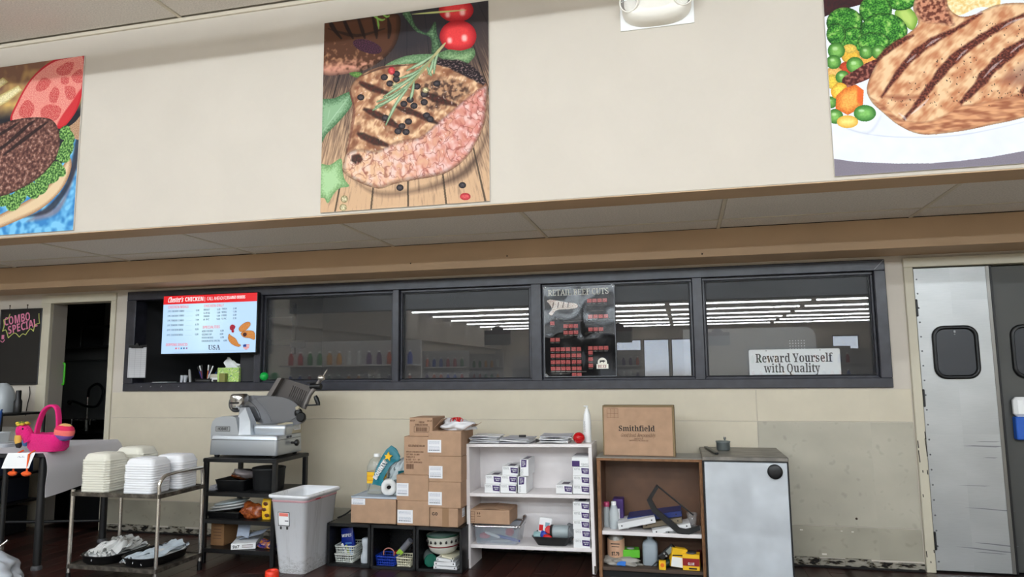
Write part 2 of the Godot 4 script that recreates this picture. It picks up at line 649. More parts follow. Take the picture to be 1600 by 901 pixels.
	for i in range(-3, 6):
		for j in 2:
			var x0 := -3.27 + 2.4384 * i
			var z0 := 1.49 + 1.2192 * j
			var t := sf()
			bx(t, Vector3(x0 + 1.2192, 3.811, z0 + 0.6096), Vector3(2.41, 0.02, 1.195), 0.004)
			obj("ceiling_tile", t, MT["ceiling tile"], mc)
		var gq := sf()
		box(-3.27 + 2.4384 * i - 0.012, -3.27 + 2.4384 * i + 0.012, 3.796, 3.82, 1.48, 3.93, 0.002, gq)
		obj("grid_bar", gq, MT["ceiling grid"], mc)
	for j in 2:
		var gz := sf()
		box(-10.6, 9.6, 3.796, 3.82, 2.697 + j * 1.2192, 2.721 + j * 1.2192, 0.002, gz)
		obj("grid_bar", gz, MT["ceiling grid"], mc)
	obj("ceiling_board", box(-10.6, 9.6, 3.8, 3.87, 3.93, 34.0), MT["ceiling tile"], mc)

	# floor of dark reddish planks
	var fl := struct("floor", "dark reddish brown plank floor")
	obj("slab", box(-10.7, 9.7, -0.2, -0.02, -4.0, 34.2), mat("slab", Color(0.12, 0.08, 0.07), 0.7), fl)
	var tones := []
	for k in 5:
		tones.append(grain("plank %d" % k, Color(0.2 + 0.025 * k, 0.115 + 0.012 * k, 0.1 + 0.009 * k), 0.33, 0.0, 40 + k, 0.02, 0.6, Vector3(4, 1, 0.7)))
	var pl := {}
	for k in 5:
		var p := sf()
		bx(p, Vector3.ZERO, Vector3(0.148, 0.02, 1.197), 0.0015)
		p.generate_normals()
		pl[k] = p.commit()
	var i := 0
	var x := -6.075
	while x < 1.0:
		for j in 2:
			var k := rng.randi_range(0, 4)
			obj("plank", pl[k], tones[k], fl, Vector3(x, -0.01, 0.35 + j * 1.2 - 0.4 * (i % 3)))
		i += 1
		x += 0.15
	obj("floor_boards", box(-10.6, -6.15, -0.02, 0.0, 0.0, 2.55), tones[1], fl)
	obj("floor_boards", box(1.0, 9.6, -0.02, 0.0, 0.0, 2.55), tones[1], fl)
	obj("bounce_floor", box(-10.6, 9.6, -0.02, 0.0, 2.55, 34.0), grain("pale bounce floor", Color(0.83, 0.79, 0.72), 0.4, 0.0, 46, 0.01, 0.9, Vector3(1, 1, 1)), fl)  # unseen floor made pale so it bounces light up to the low ceiling
	obj("floor_boards", box(-6.15, 1.0, -0.02, 0.0, 2.15, 2.55), tones[1], fl)
	obj("floor_boards", box(-10.6, 9.6, -0.02, 0.0, -3.6, 0.0), mat("kitchen floor", Color(0.13, 0.11, 0.1), 0.6), fl)
	# outer walls
	var lw := struct("wall_left")
	obj("masonry", box(-10.7, -10.6, 0.0, 4.0, 0.0, 34.2), wall, lw)
	obj("side_fascia", box(-10.6, -10.2, 2.68, 3.8, 4.0, 34.0, 0.005), wall, lw)
	var rw := struct("wall_right")
	obj("masonry", box(9.6, 9.7, 0.0, 4.0, 0.0, 34.2), wall, rw)

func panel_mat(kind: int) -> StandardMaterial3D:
	# cream sheeting; greyer low and door side sheets hold the light falloff, with soiled blotches
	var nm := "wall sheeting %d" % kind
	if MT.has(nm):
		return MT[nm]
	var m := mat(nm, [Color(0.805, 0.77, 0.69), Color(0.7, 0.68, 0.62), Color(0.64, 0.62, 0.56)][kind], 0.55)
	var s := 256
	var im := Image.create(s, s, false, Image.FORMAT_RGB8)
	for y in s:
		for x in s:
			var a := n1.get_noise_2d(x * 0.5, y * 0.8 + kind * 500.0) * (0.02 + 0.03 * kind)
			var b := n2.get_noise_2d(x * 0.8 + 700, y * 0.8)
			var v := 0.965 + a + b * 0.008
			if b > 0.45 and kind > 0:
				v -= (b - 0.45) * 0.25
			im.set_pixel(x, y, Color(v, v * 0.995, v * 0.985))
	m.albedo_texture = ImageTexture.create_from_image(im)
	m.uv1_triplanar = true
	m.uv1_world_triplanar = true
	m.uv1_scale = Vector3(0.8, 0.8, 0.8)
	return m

# ------------------------------------------------------------------ window band
func build_window():
	var w := struct("window_1", "long black framed window band into the back room")
	var ch: StandardMaterial3D = MT["charcoal paint"]
	# outer casing, mitred look: four boards
	var parts := [[-4.92, 1.41, 2.042, 2.12], [-4.92, 1.41, 1.222, 1.29], [-4.92, -4.822, 1.29, 2.042], [1.335, 1.41, 1.29, 2.042]]
	for p in parts:
		obj("casing", box(p[0], p[1], p[2], p[3], -0.005, 0.022, 0.004), ch, w)
	# lining of the opening
	obj("lining", box(-4.83, 1.345, 1.255, 1.288, -0.13, -0.002, 0.002), ch, w)
	obj("lining", box(-4.83, 1.345, 2.044, 2.075, -0.13, -0.002, 0.002), ch, w)
	obj("lining", box(-4.86, -4.826, 1.28, 2.05, -0.13, -0.002, 0.002), ch, w)
	obj("lining", box(1.338, 1.365, 1.28, 2.05, -0.13, -0.002, 0.002), ch, w)
	obj("sill_board", box(-4.83, 1.34, 1.284, 1.296, -0.3, 0.0, 0.003), ch, w)
	for m in [[-3.6, -3.535], [-2.318, -2.262], [-1.15, -1.066], [0.086, 0.16]]:
		obj("mullion", box(m[0], m[1], 1.286, 2.046, -0.1, 0.012, 0.004), ch, w)
	var bays := [[-3.535, -2.318], [-2.262, -1.15], [-1.066, 0.086], [0.16, 1.337]]
	for b in bays:
		var fr := sf()
		for q in [[b[0], b[1], 1.29, 1.308], [b[0], b[1], 2.02, 2.044], [b[0], b[0] + 0.02, 1.308, 2.02], [b[1] - 0.02, b[1], 1.308, 2.02]]:
			box(q[0], q[1], q[2], q[3], -0.075, -0.022, 0.004, fr)
		var s := obj("sash", fr, ch, w)
		var bd := sf()
		for q in [[b[0] + 0.02, b[1] - 0.02, 1.308, 1.316], [b[0] + 0.02, b[1] - 0.02, 2.012, 2.02], [b[0] + 0.02, b[0] + 0.028, 1.316, 2.012], [b[1] - 0.028, b[1] - 0.02, 1.316, 2.012]]:
			box(q[0], q[1], q[2], q[3], -0.05, -0.034, 0.003, bd)
		obj("glazing_bead", bd, mat("dark bead", Color(0.1, 0.1, 0.115), 0.3), s)
		obj("pane", box(b[0] + 0.018, b[1] - 0.018, 1.306, 2.022, -0.056, -0.05), MT["window glass"], w)
		obj("pane", box(b[0] + 0.018, b[1] - 0.018, 1.306, 2.022, -0.072, -0.066), MT["window glass"], w)  # second pane added to strengthen the reflections
	# paint chips on the sill
	var c := sf()
	for p in [[-4.62, 0.012], [-4.51, 0.016], [-4.33, 0.012], [-4.72, 0.01]]:
		bx(c, Vector3(p[0], 1.262, 0.0225), Vector3(p[1], 0.006, 0.001), 0.0, Basis(Vector3.BACK, 0.7))
	obj("paint_chip", c, mat("pale chip", Color(0.55, 0.55, 0.56), 0.8), w).set_meta("kind", "stuff")
	# scratched mitre, upper right corner
	var sc := sf()
	bx(sc, Vector3(1.372, 2.083, 0.0223), Vector3(0.09, 0.004, 0.001), 0.0, Basis(Vector3.BACK, 0.8))
	obj("mitre_scratch", sc, MT["pale chip"], w)

# ------------------------------------------------------------------ doors
func build_doors():
	var cream := mat("door frame cream", Color(0.76, 0.73, 0.65), 0.5)
	var d1 := struct("door_1", "cream framed open doorway to the dark kitchen")
	obj("jamb", box(-5.887, -5.776, 0.0, 2.046, -0.02, 0.018, 0.004), cream, d1)
	obj("jamb", box(-5.1, -5.047, 0.0, 2.046, -0.13, 0.018, 0.004), cream, d1)
	obj("door_head", box(-5.887, -5.047, 2.046, 2.122, -0.13, 0.018, 0.004), cream, d1)
	var leaf := obj("reveal", box(-5.83, -5.777, 0.0, 2.046, -0.175, -0.021, 0.002), mat("shaded reveal cream", Color(0.6, 0.57, 0.53), 0.55), d1)  # the frame cream with its shade put into the colour
	var hd := sf()
	tube(hd, curve([Vector3(0, 0.1, 0), Vector3(0.016, 0.09, 0), Vector3(0.018, 0, 0), Vector3(0.016, -0.09, 0), Vector3(0, -0.1, 0)], 4), 0.009, 8)
	obj("green_pull", hd, mat("lime", Color(0.25, 0.72, 0.1), 0.45), leaf, Vector3(-5.776, 1.385, -0.165))
	# double steel swing door
	var d2 := struct("door_2", "steel double swing door with rounded windows")
	obj("jamb", box(1.528, 1.586, 0.0, 2.055, -0.13, 0.024, 0.004), cream, d2)
	obj("jamb", box(2.56, 2.62, 0.0, 2.055, -0.13, 0.024, 0.004), cream, d2)
	obj("door_head", box(1.528, 2.62, 2.055, 2.122, -0.13, 0.024, 0.004), cream, d2)
	var scar := sf()
	for p in [[1.534, 0.84, 0.05], [1.582, 0.82, 0.12], [1.535, 0.76, 0.08], [1.55, 0.66, 0.016], [1.578, 0.655, 0.03], [1.54, 0.5, 0.02], [1.58, 0.14, 0.02], [1.534, 0.12, 0.04], [1.582, 0.9, 0.05], [1.556, 0.07, 0.012]]:
		bx(scar, Vector3(p[0], p[1], 0.0242), Vector3(0.006, p[2], 0.001), 0.0, Basis(Vector3.BACK, 0.05))
	obj("paint_scar", scar, mat("bare metal", Color(0.16, 0.13, 0.11), 0.7), d2).set_meta("kind", "stuff")
	var steel: StandardMaterial3D = door_steel()
	var gasket := mat("gasket", Color(0.02, 0.02, 0.024), 0.45)
	for s in 2:
		var x0 := 1.592 if s == 0 else 2.078
		var x1 := 2.062 if s == 0 else 2.556
		var z := 0.0 if s == 0 else -0.045
		var st := sf()
		box(x0, x1, 0.012, 2.047, z - 0.04, z, 0.003, st)
		var lf := obj("door_leaf", st, steel if s == 0 else mat("shaded leaf steel", Color(0.3, 0.3, 0.29), 0.5, 0.4), d2)  # second leaf: shade and dark reflection put into the steel colour
		var edge := sf()
		box(x1 - 0.022, x1, 0.012, 2.047, z + 0.0, z + 0.003, 0.001, edge)
		obj("edge_strip", edge, mat("edge steel", Color(0.5, 0.49, 0.47), 0.35, 0.8), lf)
		if s == 0:
			obj("meeting_gasket", box(2.062, 2.077, 0.012, 2.047, -0.035, 0.004, 0.002), gasket, lf)
		# window with a thick rounded rubber surround
		var cx := 1.818 if s == 0 else 2.31
		var t := Transform3D(Basis(Vector3.RIGHT, PI / 2), Vector3(cx, 1.46, z))
		var rg := sf()
		var rr := []
		for q in [[0.284, 0.364, 0.075, 0.0], [0.284, 0.364, 0.075, 0.012], [0.27, 0.35, 0.07, 0.02], [0.25, 0.33, 0.062, 0.021], [0.236, 0.316, 0.055, 0.012], [0.23, 0.31, 0.052, 0.002]]:
			rr.append(moved(rrect(q[0], q[1], q[2], q[3], 6), t))
		loft(rg, rr, false, false)
		var gk := obj("window_gasket", rg, gasket, lf)
		var ln := sf()
		var r2 := []
		for q in [[0.256, 0.336, 0.062, 0.0212], [0.252, 0.332, 0.061, 0.0226], [0.248, 0.328, 0.06, 0.0212]]:
			r2.append(moved(rrect(q[0], q[1], q[2], q[3], 6), t))
		loft(ln, r2, false, false)
		obj("locking_bead", ln, mat("grey bead", Color(0.1, 0.11, 0.13), 0.3), gk)
		var pn := sf()
		loft(pn, [moved(rrect(0.24, 0.32, 0.056, 0.002, 6), t), moved(rrect(0.24, 0.32, 0.056, 0.004, 6), t)], true, true)
		obj("door_window", pn, mat("dark acrylic", Color(0.15, 0.16, 0.18), 0.35), lf)
		if s == 0:
			var hook := sf()
			bx(hook, Vector3(1.818, 1.6, 0.008), Vector3(0.012, 0.018, 0.008), 0.002)
			bx(hook, Vector3(1.818, 1.582, 0.006), Vector3(0.008, 0.008, 0.006), 0.002)
			obj("suction_clip", hook, MT["silver grey"], lf)
			for y in [1.77, 1.15, 0.205]:
				obj("hinge", box(1.588, 1.604, y - 0.06, y + 0.06, -0.002, 0.014, 0.004), gasket, lf)
			var rv := sf()
			for k in 20:
				var y := 1.97 - k * 0.1
				lathe(rv, [[0.006, 0.0], [0.0055, 0.002], [0.002, 0.0035]], 8, Transform3D(Basis(Vector3.RIGHT, PI / 2), Vector3(1.611, y, 0.0)))
			obj("rivet", rv, mat("rivet", Color(0.45, 0.45, 0.46), 0.4, 0.8), lf).set_meta("kind", "stuff")
			# black trolley scuffs
			var sk := sf()
			for q in [[1.93, 0.83, 0.26, 0.012, 0.0], [1.97, 0.755, 0.09, 0.006, 0.02], [1.94, 0.42, 0.3, 0.008, -0.05], [1.96, 0.195, 0.26, 0.01, -0.06], [1.9, 0.16, 0.36, 0.01, -0.07], [1.92, 0.14, 0.2, 0.006, -0.03], [1.86, 0.57, 0.2, 0.005, 0.01], [1.96, 0.86, 0.16, 0.006, 0.02]]:
				prism(sk, PackedVector2Array([Vector2(-q[2] * 0.5, 0), Vector2(-q[2] * 0.2, q[3] * 0.5), Vector2(q[2] * 0.5, q[3] * 0.2), Vector2(q[2] * 0.3, -q[3] * 0.5)]), 0.0, 0.0006, Transform3D(Basis(Vector3.BACK, q[4]), Vector3(q[0], q[1], 0.0001)))
			obj("scuff_mark", sk, mat("scuff", Color(0.5, 0.5, 0.51), 0.6, 0.5), lf).set_meta("kind", "stuff")
		else:
			pass
	# dispenser on the second leaf
	var dp := thing("glove_dispenser", "white and blue dispenser fixed to the second steel door leaf", "dispenser", Vector3(2.185, 1.0, -0.043))
	var ds := sf()
	bx(ds, Vector3(0, 0.09, 0.03), Vector3(0.1, 0.13, 0.06), 0.02)
	obj("hood", ds, MT["white plastic"], dp)
	var db := sf()
	bx(db, Vector3(0, -0.05, 0.028), Vector3(0.098, 0.15, 0.056), 0.006)
	obj("carton", db, mat("light blue", Color(0.12, 0.34, 0.7), 0.5), dp)

func door_steel() -> StandardMaterial3D:
	var m := mat("brushed door steel", Color(0.74, 0.745, 0.74), 0.42, 0.7)
	var s := 256
	var im := Image.create(s, s, false, Image.FORMAT_RGB8)
	for y in s:
		for x in s:
			var a := n3.get_noise_2d(x * 0.12, y * 2.0) * 0.014 + n1.get_noise_2d(x * 0.35, y * 0.5) * 0.05
			var v := clampf(0.93 + a, 0.0, 1.0)
			im.set_pixel(x, y, Color(v, v, v))
	m.albedo_texture = ImageTexture.create_from_image(im)
	m.uv1_triplanar = true
	m.uv1_world_triplanar = true
	m.uv1_scale = Vector3(1.1, 1.1, 1.1)
	return m

# ------------------------------------------------------------------ dark rooms behind the openings
func build_back_room():
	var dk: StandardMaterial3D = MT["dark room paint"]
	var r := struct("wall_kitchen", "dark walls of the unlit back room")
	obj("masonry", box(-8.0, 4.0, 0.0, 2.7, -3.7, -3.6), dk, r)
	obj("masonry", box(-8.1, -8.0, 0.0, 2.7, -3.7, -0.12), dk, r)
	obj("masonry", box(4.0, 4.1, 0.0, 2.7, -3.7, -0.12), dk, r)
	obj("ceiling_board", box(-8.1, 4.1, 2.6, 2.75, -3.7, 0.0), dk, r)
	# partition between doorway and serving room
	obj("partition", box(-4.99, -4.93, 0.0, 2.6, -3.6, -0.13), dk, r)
	# behind the doorway: sink wall close behind with taps
	var sw := struct("wall_sink", "dark tiled wall behind the sink")
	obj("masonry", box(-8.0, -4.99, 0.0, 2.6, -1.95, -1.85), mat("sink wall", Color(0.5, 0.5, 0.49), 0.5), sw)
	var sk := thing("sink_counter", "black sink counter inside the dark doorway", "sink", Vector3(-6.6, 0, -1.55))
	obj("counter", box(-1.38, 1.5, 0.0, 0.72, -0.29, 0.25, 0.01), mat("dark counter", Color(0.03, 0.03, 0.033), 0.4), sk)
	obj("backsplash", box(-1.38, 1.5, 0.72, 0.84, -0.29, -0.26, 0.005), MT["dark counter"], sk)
	var fa := thing("spray_faucet", "steel pre-rinse faucet with looped hose over the dark sink", "faucet", Vector3(-6.88, 0.72, -1.6))
	var f := sf()
	tube(f, [Vector3(-0.13, 0.13, 0), Vector3(0.13, 0.13, 0)], 0.016, 8)
	tube(f, [Vector3(0, 0.0, 0), Vector3(0, 0.13, 0)], 0.022, 8)
	obj("mixer_bar", f, MT["worn steel tube"], fa)
	for s in [-1, 1]:
		var h := sf()
		lathe(h, [[0.02, 0.0], [0.024, 0.02], [0.016, 0.05], [0.006, 0.07]], 10, Transform3D(Basis(Vector3.RIGHT, PI / 2), Vector3(s * 0.13, 0.13, 0.01)))
		bx(h, Vector3(s * 0.13, 0.11, 0.08), Vector3(0.012, 0.075, 0.012), 0.003)
		obj("tap_handle", h, MT["chrome"], fa)
	var ri := sf()
	tube(ri, [Vector3(0, 0.13, 0), Vector3(0, 0.4, 0)], 0.013, 8)
	obj("riser", ri, MT["worn steel tube"], fa)
	var ho := sf()
	tube(ho, curve([Vector3(0, 0.4, 0), Vector3(0.05, 0.5, 0.03), Vector3(0.18, 0.55, 0.05), Vector3(0.27, 0.46, 0.06), Vector3(0.2, 0.3, 0.06), Vector3(0.06, 0.29, 0.06), Vector3(-0.08, 0.33, 0.06), Vector3(-0.16, 0.35, 0.06)], 5), 0.016, 8)
	obj("hose", ho, mat("hose", Color(0.06, 0.06, 0.065), 0.35), fa)
	var sp := sf()
	lathe(sp, [[0.014, 0.0], [0.018, 0.03], [0.03, 0.05], [0.026, 0.06]], 10, Transform3D(Basis(Vector3.BACK, 1.9), Vector3(-0.15, 0.35, 0.06)))
	obj("spray_head", sp, MT["chrome"], fa)
	var ra := thing("wall_rail", "thin pale rail fixed across the dark kitchen wall", "rail", Vector3(-6.85, 1.555, -1.84))
	var rs := sf()
	bx(rs, Vector3(-0.1, 0, 0.015), Vector3(1.3, 0.012, 0.03), 0.003)
	obj("strip", rs, mat("dim steel", Color(0.6, 0.6, 0.6), 0.4, 0.5), ra)
	var cb := thing("wall_cupboard", "dark wall cupboard with open shelf in the kitchen", "cupboard", Vector3(-6.95, 1.7, -1.84))
	var cs := sf()
	for q in [[-0.55, 0.0, 0.0, 0.02], [0.0, 0.5, 0.0, 0.02], [0.0, 0.5, 0.24, 0.26], [0.0, 0.5, 0.6, 0.62], [-0.55, -0.53, 0.0, 0.62], [0.0, 0.02, 0.0, 0.62], [0.48, 0.5, 0.0, 0.62]]:
		box(q[0], q[1], q[2], q[3], 0.01, 0.3, 0.0, cs)
	obj("carcass", cs, mat("cupboard black", Color(0.22, 0.22, 0.22), 0.4), cb)
	obj("door", box(-0.54, -0.005, 0.01, 0.62, 0.3, 0.318, 0.003), MT["cupboard black"], cb)
	# serving room: shelf bracket arms of the television and a hanging board seen past it
	var bd := thing("hanging_board", "brown wooden board hanging in the dark opening beside the clipboard", "board", Vector3(-4.82, 1.575, -0.4))
	var hb := sf()
	bx(hb, Vector3(0, 0.155, 0), Vector3(0.115, 0.31, 0.02), 0.006)
	obj("board", hb, grain("dark wood", Color(0.36, 0.22, 0.14), 0.6, 0.0, 51, 0.02, 0.7, Vector3(9, 1.2, 4)), bd)
	var hl := sf()
	lathe(hl, [[0.006, 0.0], [0.006, 0.03]], 8, Transform3D(Basis(), Vector3(0, 0.31, 0)))
	obj("hook", hl, MT["black steel"], bd)
	var cu := thing("grey_cabinet", "grey steel cabinet with rounded corner behind the right hand pane", "cabinet", Vector3(0.56, 0.0, -0.75))
	var g := sf()
	var prof := PackedVector2Array([Vector2(-0.55, 0), Vector2(0.5, 0)])
	for k in 7:
		var a := PI * 0.5 * k / 6.0
		prof.append(Vector2(0.42 + cos(a) * 0.08, 1.62 + sin(a) * 0.08))
	prof.append(Vector2(-0.55, 1.7))
	prism(g, prof, -0.5, 0.0, Transform3D(), true)
	obj("body", g, mat("cabinet grey", Color(0.42, 0.43, 0.44), 0.45), cu)
	var dots := sf()
	for i in 6:
		for j in 5:
			bx(dots, Vector3(0.3 + i * 0.022, 1.5 + j * 0.022, 0.001), Vector3(0.009, 0.009, 0.002))
	obj("perforation", dots, mat("pale dots", Color(0.75, 0.76, 0.77), 0.5), cu).set_meta("kind", "stuff")

# ------------------------------------------------------------------ what the panes reflect: the sales floor behind the photographer
func build_store_behind():
	var beam := struct("trim_2", "dark bulkhead beam across the sales floor")
	obj("beam", box(-10.2, 9.6, 2.98, 3.8, 11.3, 11.6, 0.01), mat("dark beam", Color(0.2, 0.2, 0.21), 0.6), beam)
	# store front with windows
	var fw := struct("wall_front", "store front wall with tall windows")
	var st := sf()
	var open := [[-3.6, -2.2], [-2.1, -0.7], [-0.6, 0.8], [7.6, 8.9]]
	var x := -10.7
	for o in open:
		box(x, o[0], 0.0, 4.0, 34.0, 34.2, 0.0, st)
		box(o[0], o[1], 0.0, 0.5, 34.0, 34.2, 0.0, st)
		box(o[0], o[1], 3.1, 4.0, 34.0, 34.2, 0.0, st)
		x = o[1]
	box(x, 9.7, 0.0, 4.0, 34.0, 34.2, 0.0, st)
	obj("masonry", st, MT["wall paint"], fw)
	for o in open:
		var f := sf()
		for q in [[o[0], o[0] + 0.05, 0.5, 3.1], [o[1] - 0.05, o[1], 0.5, 3.1], [o[0], o[1], 0.5, 0.56], [o[0], o[1], 3.04, 3.1]]:
			box(q[0], q[1], q[2], q[3], 34.05, 34.12, 0.0, f)
		obj("window_frame", f, MT["charcoal paint"], fw)
		obj("pane", box(o[0] + 0.05, o[1] - 0.05, 0.56, 3.04, 34.08, 34.086), MT["window glass"], fw)
	var ap := struct("ground_outside", "grey pavement outside the store front")
	obj("paving", box(-30.0, 30.0, -0.2, -0.05, 34.2, 70.0), mat("asphalt", Color(0.4, 0.4, 0.4), 0.9), ap)
	# gondola shelves with goods
	var gm := mat("gondola", Color(0.7, 0.68, 0.66), 0.5)
	var spots := [[-6.3, 7.3, 0.0], [-7.4, 14.0, 0.0], [-7.4, 18.0, 0.0], [-5.0, 21.0, 0.0], [-2.6, 16.5, 0.0], [3.2, 16.0, 0.0], [5.8, 19.0, 0.0]]
	for s in spots:
		var g := thing("gondola_shelf", "white gondola shelf unit out on the sales floor", "shelf", Vector3(s[0], 0, s[1]), 0.0, "gondola shelves mirrored in the panes")
		obj("back_panel", box(-1.4, 1.4, 0.0, 2.0, -0.03, 0.03, 0.004), gm, g)
		for y in [0.1, 0.6, 1.05, 1.5]:
			obj("shelf", box(-1.4, 1.4, y, y + 0.03, -0.45, -0.03, 0.004), gm, g)
	var cols := [Color(0.08, 0.22, 0.6), Color(0.65, 0.1, 0.1), Color(0.15, 0.45, 0.16), Color(0.8, 0.55, 0.1), Color(0.8, 0.8, 0.78), Color(0.3, 0.1, 0.35), Color(0.75, 0.3, 0.1)]
	var bm := []
	for c in cols:
		bm.append(mat("drink %s" % c.to_html(), c, 0.25))
	var pb: Node3D = null
	var k := 0
	for s in [[-6.3, 7.3], [-7.4, 14.0], [-7.4, 18.0], [-2.6, 16.5], [3.2, 16.0]]:
		for y in [1.08, 1.53]:
			for i in 13:
				var col: int = (i / 2 + k) % cols.size()
				var at := Vector3(s[0] - 1.26 + i * 0.21, y, s[1] - 0.25)
				if pb == null:
					pb = thing("drink_bottle", "coloured drink bottle standing on a gondola shelf of the sales floor", "bottle", at, 0.0, "drink bottles on the sales floor")
					var l := sf()
					lathe(l, [[0.045, 0.0], [0.05, 0.02], [0.05, 0.16], [0.024, 0.22], [0.02, 0.24]], 12)
					obj("bottle_body", l, bm[0], pb)
					var cp := sf()
					lathe(cp, [[0.025, 0.238], [0.025, 0.27]], 12)
					obj("cap", cp, MT["white plastic"], pb)
				else:
					var d := dup(pb, at, 0.0, ["blue", "red", "green", "amber", "white", "violet", "orange"][col] + " drink bottle on the sales floor %s shelf tier, %s" % ["upper" if y > 1.2 else "lower", ["nearest gondola by the left wall", "second gondola along the left wall", "rearmost gondola along the left wall", "gondola left of the aisle", "gondola right of the aisle"][k / 2]])
					(d.get_node("bottle_body") as MeshInstance3D).material_override = bm[col]
			k += 1
	for s in [[-6.6, 19.5], [-2.2, 19.5], [1.4, 24.5]]:
		var a := thing("aisle_sign", "grey hanging aisle sign with maroon arched header on the sales floor", "sign", Vector3(s[0], 2.35, s[1]), 0.0, "hanging aisle signs")
		obj("board", box(-0.5, 0.5, 0.0, 0.4, -0.02, 0.02, 0.005), mat("sign grey", Color(0.55, 0.55, 0.56), 0.5), a)
		var hp := PackedVector2Array([Vector2(-0.5, 0.4), Vector2(0.5, 0.4), Vector2(0.5, 0.55)])
		for q in 9:
			var t := PI * q / 8.0
			hp.append(Vector2(cos(t) * 0.22, 0.55 + sin(t) * 0.15))
		hp.append(Vector2(-0.5, 0.55))
		var h := sf()
		prism(h, hp, -0.02, 0.02)
		obj("header", h, mat("maroon", Color(0.3, 0.1, 0.11), 0.5), a)
		for e in [-0.4, 0.4]:
			var w := sf()
			tube(w, [Vector3(e, 0.55, 0), Vector3(e, 1.45, 0)], 0.004, 5)
			obj("wire", w, MT["black steel"], a)

# ------------------------------------------------------------------ printed banners: food pictures computed as flat print
var pw := 0
var ph := 0
var px := PackedByteArray()
var hm := []

func canvas(w: int, h: int, hom: Array):
	pw = w; ph = h; hm = hom
	px = PackedByteArray()
	px.resize(w * h * 3)

func P2(x: float, y: float) -> Vector2:
	var d: float = hm[6] * x + hm[7] * y + 1.0
	return Vector2((hm[0] * x + hm[1] * y + hm[2]) / d * pw, (hm[3] * x + hm[4] * y + hm[5]) / d * ph)

func pset(x: int, y: int, c: Color):
	var i := (y * pw + x) * 3
	px[i] = clampi(int(c.r * 255.0), 0, 255)
	px[i + 1] = clampi(int(c.g * 255.0), 0, 255)
	px[i + 2] = clampi(int(c.b * 255.0), 0, 255)

func pget(x: int, y: int) -> Color:
	var i := (y * pw + x) * 3
	return Color(px[i] / 255.0, px[i + 1] / 255.0, px[i + 2] / 255.0)

func paint(pts: Array, shade: Callable, smooth := true, soft := 0.0):
	# fills the outline; shade(x, y, d) gives the colour, d the rough distance to the outline in pixels
	var poly := []
	for p in pts:
		poly.append(P2(p[0], p[1]))
	if smooth:
		poly = curve(poly, 5, true)
	var x0 := 1e9; var x1 := -1e9; var y0 := 1e9; var y1 := -1e9
	for p in poly:
		x0 = minf(x0, p.x); x1 = maxf(x1, p.x); y0 = minf(y0, p.y); y1 = maxf(y1, p.y)
	var ax := maxi(int(x0), 0); var bx_ := mini(int(x1) + 1, pw)
	var ay := maxi(int(y0), 0); var by := mini(int(y1) + 1, ph)
	if bx_ <= ax or by <= ay:
		return
	var m := poly.size()
	# vertical spans first, for the distance
	var cols := []
	for x in range(ax, bx_):
		var cr := []
		for i in m:
			var a: Vector2 = poly[i]
			var b: Vector2 = poly[(i + 1) % m]
			if (a.x <= x) != (b.x <= x):
				cr.append(a.y + (x - a.x) / (b.x - a.x) * (b.y - a.y))
		cr.sort()
		cols.append(cr)
	for y in range(ay, by):
		var cr := []
		for i in m:
			var a: Vector2 = poly[i]
			var b: Vector2 = poly[(i + 1) % m]
			if (a.y <= y) != (b.y <= y):
				cr.append(a.x + (y - a.y) / (b.y - a.y) * (b.x - a.x))
		cr.sort()
		for k in range(0, cr.size() - 1, 2):
			for x in range(maxi(ceili(cr[k]), 0), mini(floori(cr[k + 1]) + 1, pw)):
				var d: float = minf(x - cr[k], cr[k + 1] - x)
				if x - ax >= 0 and x - ax < cols.size():
					for v in cols[x - ax]:
						d = minf(d, absf(v - y))
				var c: Color = shade.call(x, y, d)
				if soft > 0.0 and d < soft:
					c.a *= d / soft
				if c.a < 0.999:
					c = pget(x, y).lerp(Color(c, 1.0), c.a)
				pset(x, y, c)

func oval(cx: float, cy: float, rx: float, ry: float, turn := 0.0) -> Array:
	var o := []
	for k in 10:
		var a := TAU * k / 10.0
		var v := Vector2(cos(a) * rx, sin(a) * ry).rotated(turn)
		o.append([cx + v.x, cy + v.y])
	return o

func stroke(pts: Array, w: float, shade: Callable, soft := 3.0):
	var c := []
	for p in pts:
		c.append(Vector2(p[0], p[1]))
	c = curve(c, 4)
	var l := []
	var r := []
	for i in c.size():
		var d: Vector2 = (c[mini(i + 1, c.size() - 1)] - c[maxi(i - 1, 0)]).normalized().orthogonal()
		var t := float(i) / (c.size() - 1)
		var ww := w * 0.5 * (0.35 + 0.65 * sin(PI * clampf(t, 0.04, 0.96))) * (1.0 + 0.25 * n2.get_noise_2d(i * 9.0, pts[0][0]))
		l.append([c[i].x + d.x * ww, c[i].y + d.y * ww])
		r.push_front([c[i].x - d.x * ww, c[i].y - d.y * ww])
	paint(l + r, shade, false, soft)

func flat(c: Color) -> Callable:
	return func(_x, _y, _d): return c

func round_shade(c: Color, lit: Color, r: float, vary := 0.15) -> Callable:
	# darker at the outline, lighter inside, a little mottled
	return func(x, y, d):
		var t := clampf(d / r, 0.0, 1.0)
		var v := 1.0 + vary * n2.get_noise_2d(x * 2.0, y * 2.0)
		var k := c.lerp(lit, t)
		return Color(k.r * v, k.g * v, k.b * v, 1.0)

